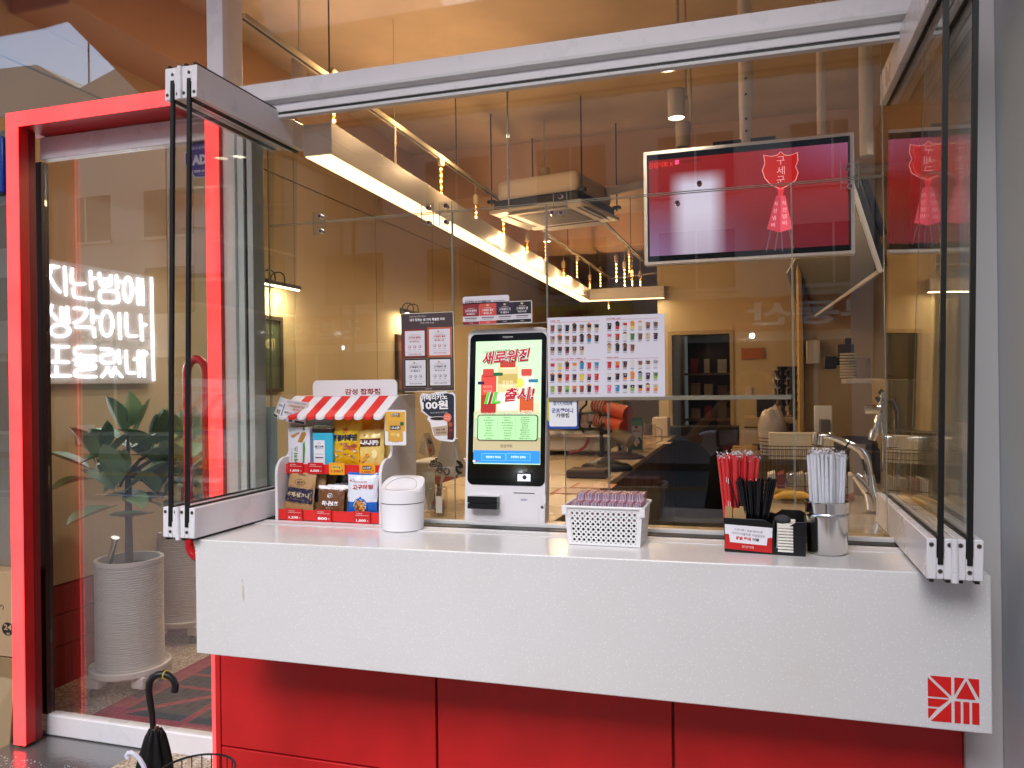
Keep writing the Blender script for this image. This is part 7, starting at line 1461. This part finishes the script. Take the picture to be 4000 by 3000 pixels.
kb('microwave', 'dark microwave on the rear worktop left of the pale post', 'microwave', 2955, 1560, 3025, 1632, 6.5, .3, mat('#2a2522', .3)); kb('paper_roll_box', 'tan carton under the wall shelf', 'carton', 3150, 1700, 3215, 1745, 5.0, .2, mat('#9a7a50', .7))
kb('towel_dispenser', 'pale towel dispenser on the tan wall', 'dispenser', 3150, 1330, 3205, 1420, 7.25, .12, PALE); kb('wall_poster', 'small orange notice on the doorway wall', 'notice', 2895, 1360, 2985, 1402, 10.57, .01, mat('#a8622c', .6), .001)
kb('blender_base', 'black blender base on the sink worktop', 'blender', 3270, 1760, 3330, 1860, 4.5, .15, DRK); kb('blender_base', 'grey blender base under the wall shelf', 'blender', 3205, 1640, 3245, 1745, 5.1, .15, mat('#5a5550', .4))
for i, (px, yy, m) in enumerate(((3268, 5.15, STEEL), (3290, 5.2, mat('#b8a890', .4)), (3312, 5.15, STEEL), (3352, 4.45, mat('#8a7a68', .3)))):
    c = Y(px, 1700, yy); b = MB(); b.lathe((c.x, yy, .9), [(.001, 0), (.04, 0), (.044, .12+.03*i), (.035, .15+.03*i), (.036, .17+.03*i)], m, 18, caps=False); tag(b.build('pitcher'), ['steel pitcher below the lid tower', 'tan pitcher between two steel ones', 'steel pitcher beside the black blender', 'brown jug behind the chrome tap'][i], 'pitcher')
# unseen red band added over the serving window to bounce red light down
fb = thing('red_bounce_band', 'unseen red band added above the serving window to bounce red light', 'fascia', (-.7, 2.3, 3.26))
b = MB(); b.box(-1.95, .65, 2.30, 2.56, 3.27, 3.37, RED); b.build('casing', fb, bevel=.003)
bpy.data.scenes.remove(TXS)

# ================================================================== the person taking the photo, seen only in the reflections
def skin_mesh(name, parent, verts, edges, radii, m, sub=2):
    me = bpy.data.meshes.new(name); me.from_pydata([tuple(Vector(v)-base[parent.name]) for v in verts], edges, []); me.materials.append(m)
    o = bpy.data.objects.new(name, me); sc.collection.objects.link(o); o.parent = parent; base[o.name] = base[parent.name]
    o.modifiers.new('skin', 'SKIN').use_smooth_shade = True
    for i, r_ in enumerate(radii):
        q = me.skin_vertices[0].data[i]; q.radius = r_ if isinstance(r_, tuple) else (r_, r_); q.use_root = (i == 0)
    sm = o.modifiers.new('sub', 'SUBSURF'); sm.levels = sub; sm.render_levels = sub; return o
pn = thing('person', 'person in a white T-shirt and long black pinafore photographing with raised arms', 'person', (-.16, -.38, -.02))
SKN = mat('#c99a7c', .5, name='skin'); TEE = mat('#dcdde6', .8, name='white_cotton', bump=(40, .3)); PIN = mat('#141418', .85, name='black_linen', bump=(40, .3)); HAIR = mat('#14100e', .5, name='dark_hair'); SHOE = mat('#2a2628', .6)
V = [(-.16, -.38, .70), (-.16, -.385, .84), (-.165, -.38, .98), (-.17, -.38, 1.09), (-.178, -.37, 1.15), (-.182, -.355, 1.20), (-.184, -.35, 1.27), (-.184, -.352, 1.33),
     (-.30, -.375, 1.09), (-.44, -.30, 1.10), (-.24, -.17, 1.30), (-.125, -.07, 1.435), (-.095, -.045, 1.465),
     (-.04, -.375, 1.09), (.13, -.30, 1.13), (.19, -.17, 1.28), (.12, -.07, 1.435), (.095, -.045, 1.465),
     (-.23, -.38, .64), (-.235, -.37, .36), (-.235, -.39, .06), (-.235, -.31, .01), (-.09, -.38, .64), (-.085, -.37, .36), (-.085, -.39, .06), (-.085, -.31, .01)]
Ed = [(0, 1), (1, 2), (2, 3), (3, 4), (4, 5), (5, 6), (6, 7), (3, 8), (8, 9), (9, 10), (10, 11), (11, 12), (3, 13), (13, 14), (14, 15), (15, 16), (16, 17), (0, 18), (18, 19), (19, 20), (20, 21), (0, 22), (22, 23), (23, 24), (24, 25)]
Rd = [(.13, .09), (.105, .08), (.12, .085), (.11, .075), .042, .05, (.072, .082), (.066, .075), .05, .034, .030, .021, (.030, .016), .05, .034, .030, .021, (.030, .016), .075, .05, .034, .026, .075, .05, .034, .026]
skin_mesh('body', pn, V, Ed, Rd, SKN)
T_i = [1, 2, 3, 8, 13]; tv = [V[0], V[1], V[2], (-.17, -.38, 1.075), V[8], (-.375, -.335, 1.095), V[13], (.055, -.335, 1.11)]
skin_mesh('t_shirt', pn, tv, [(0, 1), (1, 2), (2, 3), (3, 4), (4, 5), (3, 6), (6, 7)], [(.14, .10), (.118, .093), (.132, .098), (.118, .088), .068, .058, .068, .058], TEE)
b = MB(); n = 32; rings = [(1.06, .085, .100), (1.0, .128, .105), (.9, .14, .108), (.78, .15, .118), (.6, .175, .15), (.4, .2, .175), (.26, .21, .185)]; vs = []
for z, rx, ry in rings:
    for k_ in range(n): an = 2*math.pi*k_/n; f = 1+(.05*math.sin(an*7) if z < .7 else 0); vs.append(Vector((-.163+rx*f*math.cos(an), -.38+ry*f*math.sin(an), z)))
b.add(vs, [(i*n+k_, i*n+(k_+1) % n, (i+1)*n+(k_+1) % n, (i+1)*n+k_) for i in range(len(rings)-1) for k_ in range(n)], PIN)
for sx in (-1, 1):
    b.tube([Vector((-.165+sx*.07, -.285, 1.04)), Vector((-.168+sx*.075, -.31, 1.13)), Vector((-.168+sx*.075, -.38, 1.165)), Vector((-.168+sx*.07, -.46, 1.10)), Vector((-.165+sx*.06, -.475, 1.03))], .012, PIN, 8)
b.build('pinafore', pn, smooth=60)
b = MB(); b.sphere((-.184, -.372, 1.30), .088, HAIR, 20, (.95, 1.02, 1.02))
b.tube([Vector((-.184, -.44, 1.30)), Vector((-.184, -.47, 1.22)), Vector((-.184, -.475, 1.12)), Vector((-.184, -.465, 1.05))], [.05, .055, .045, .02], HAIR, 12); b.build('hair', pn, smooth=60)
b = MB(); fy = -.262; EY = mat('#f0ece8', .3); IR = mat('#1a120e', .2); LIP = mat('#9a4a48', .5)
for sx in (-1, 1): b.sphere((-.184+sx*.027, fy-.008, 1.272), .011, EY, 10, (1.1, .7, .7)); b.sphere((-.184+sx*.027, fy+.0005, 1.272), .005, IR, 8); b.tube([Vector((-.184+sx*.012, fy-.003, 1.292)), Vector((-.184+sx*.028, fy, 1.296)), Vector((-.184+sx*.042, fy-.008, 1.290))], .0022, HAIR, 5)
b.build('eyes', pn, smooth=60)
b = MB(); b.sphere((-.184, fy-.030, 1.262), .052, SKN, 16, (1.02, .72, 1.2)); b.tube([Vector((-.184, fy+.001, 1.28)), Vector((-.184, fy+.014, 1.252))], [.006, .011], SKN, 8); b.sphere((-.184, fy+.002, 1.224), .014, LIP, 10, (1.2, .5, .45))
for sx in (-1, 1): b.sphere((-.184+sx*.079, -.345, 1.265), .016, SKN, 10, (.5, .8, 1.2))
b.build('face', pn, smooth=60)
for sx in (-1, 1):
    w0 = Vector((sx*.095, -.045, 1.465)); hv = [w0]; he = []; hr = [(.026, .014)]; pm = w0+Vector((-sx*.006, .012, .035)); hv.append(pm); he.append((0, 1)); hr.append((.028, .013))
    for j, (dz, L) in enumerate(((.012, .058), (.018, .064), (.02, .06), (.016, .048))):
        a_ = w0+Vector((sx*(.012-.010*j), .010+.004*j, .050+dz*.4)); m_ = a_+Vector((-sx*L*.25, .004, L*.45)); e_ = m_+Vector((-sx*L*.42, .006, L*.12)); i0 = len(hv); hv += [a_, m_, e_]; he += [(1, i0), (i0, i0+1), (i0+1, i0+2)]; hr += [.0085, .008, .0065]
    i0 = len(hv); hv += [w0+Vector((-sx*.022, .004, .014)), w0+Vector((-sx*.034, .0, .034))]; he += [(0, i0), (i0, i0+1)]; hr += [.010, .008]
    skin_mesh('hand', pn, hv, he, hr, SKN)
b = MB()
for x in (-.235, -.085): b.sphere((x, -.34, .022), .05, SHOE, 14, (.8, 1.9, .8))
b.build('shoes', pn, smooth=60)
ph_ = thing('phone', 'dark smartphone held up sideways in both hands', 'phone', (0, -.02, 1.5)); b = MB(); b.box(-.08, .08, -.024, -.016, 1.46, 1.54, mat('#1a1a1e', .2)); b.build('body', ph_, bevel=.003)
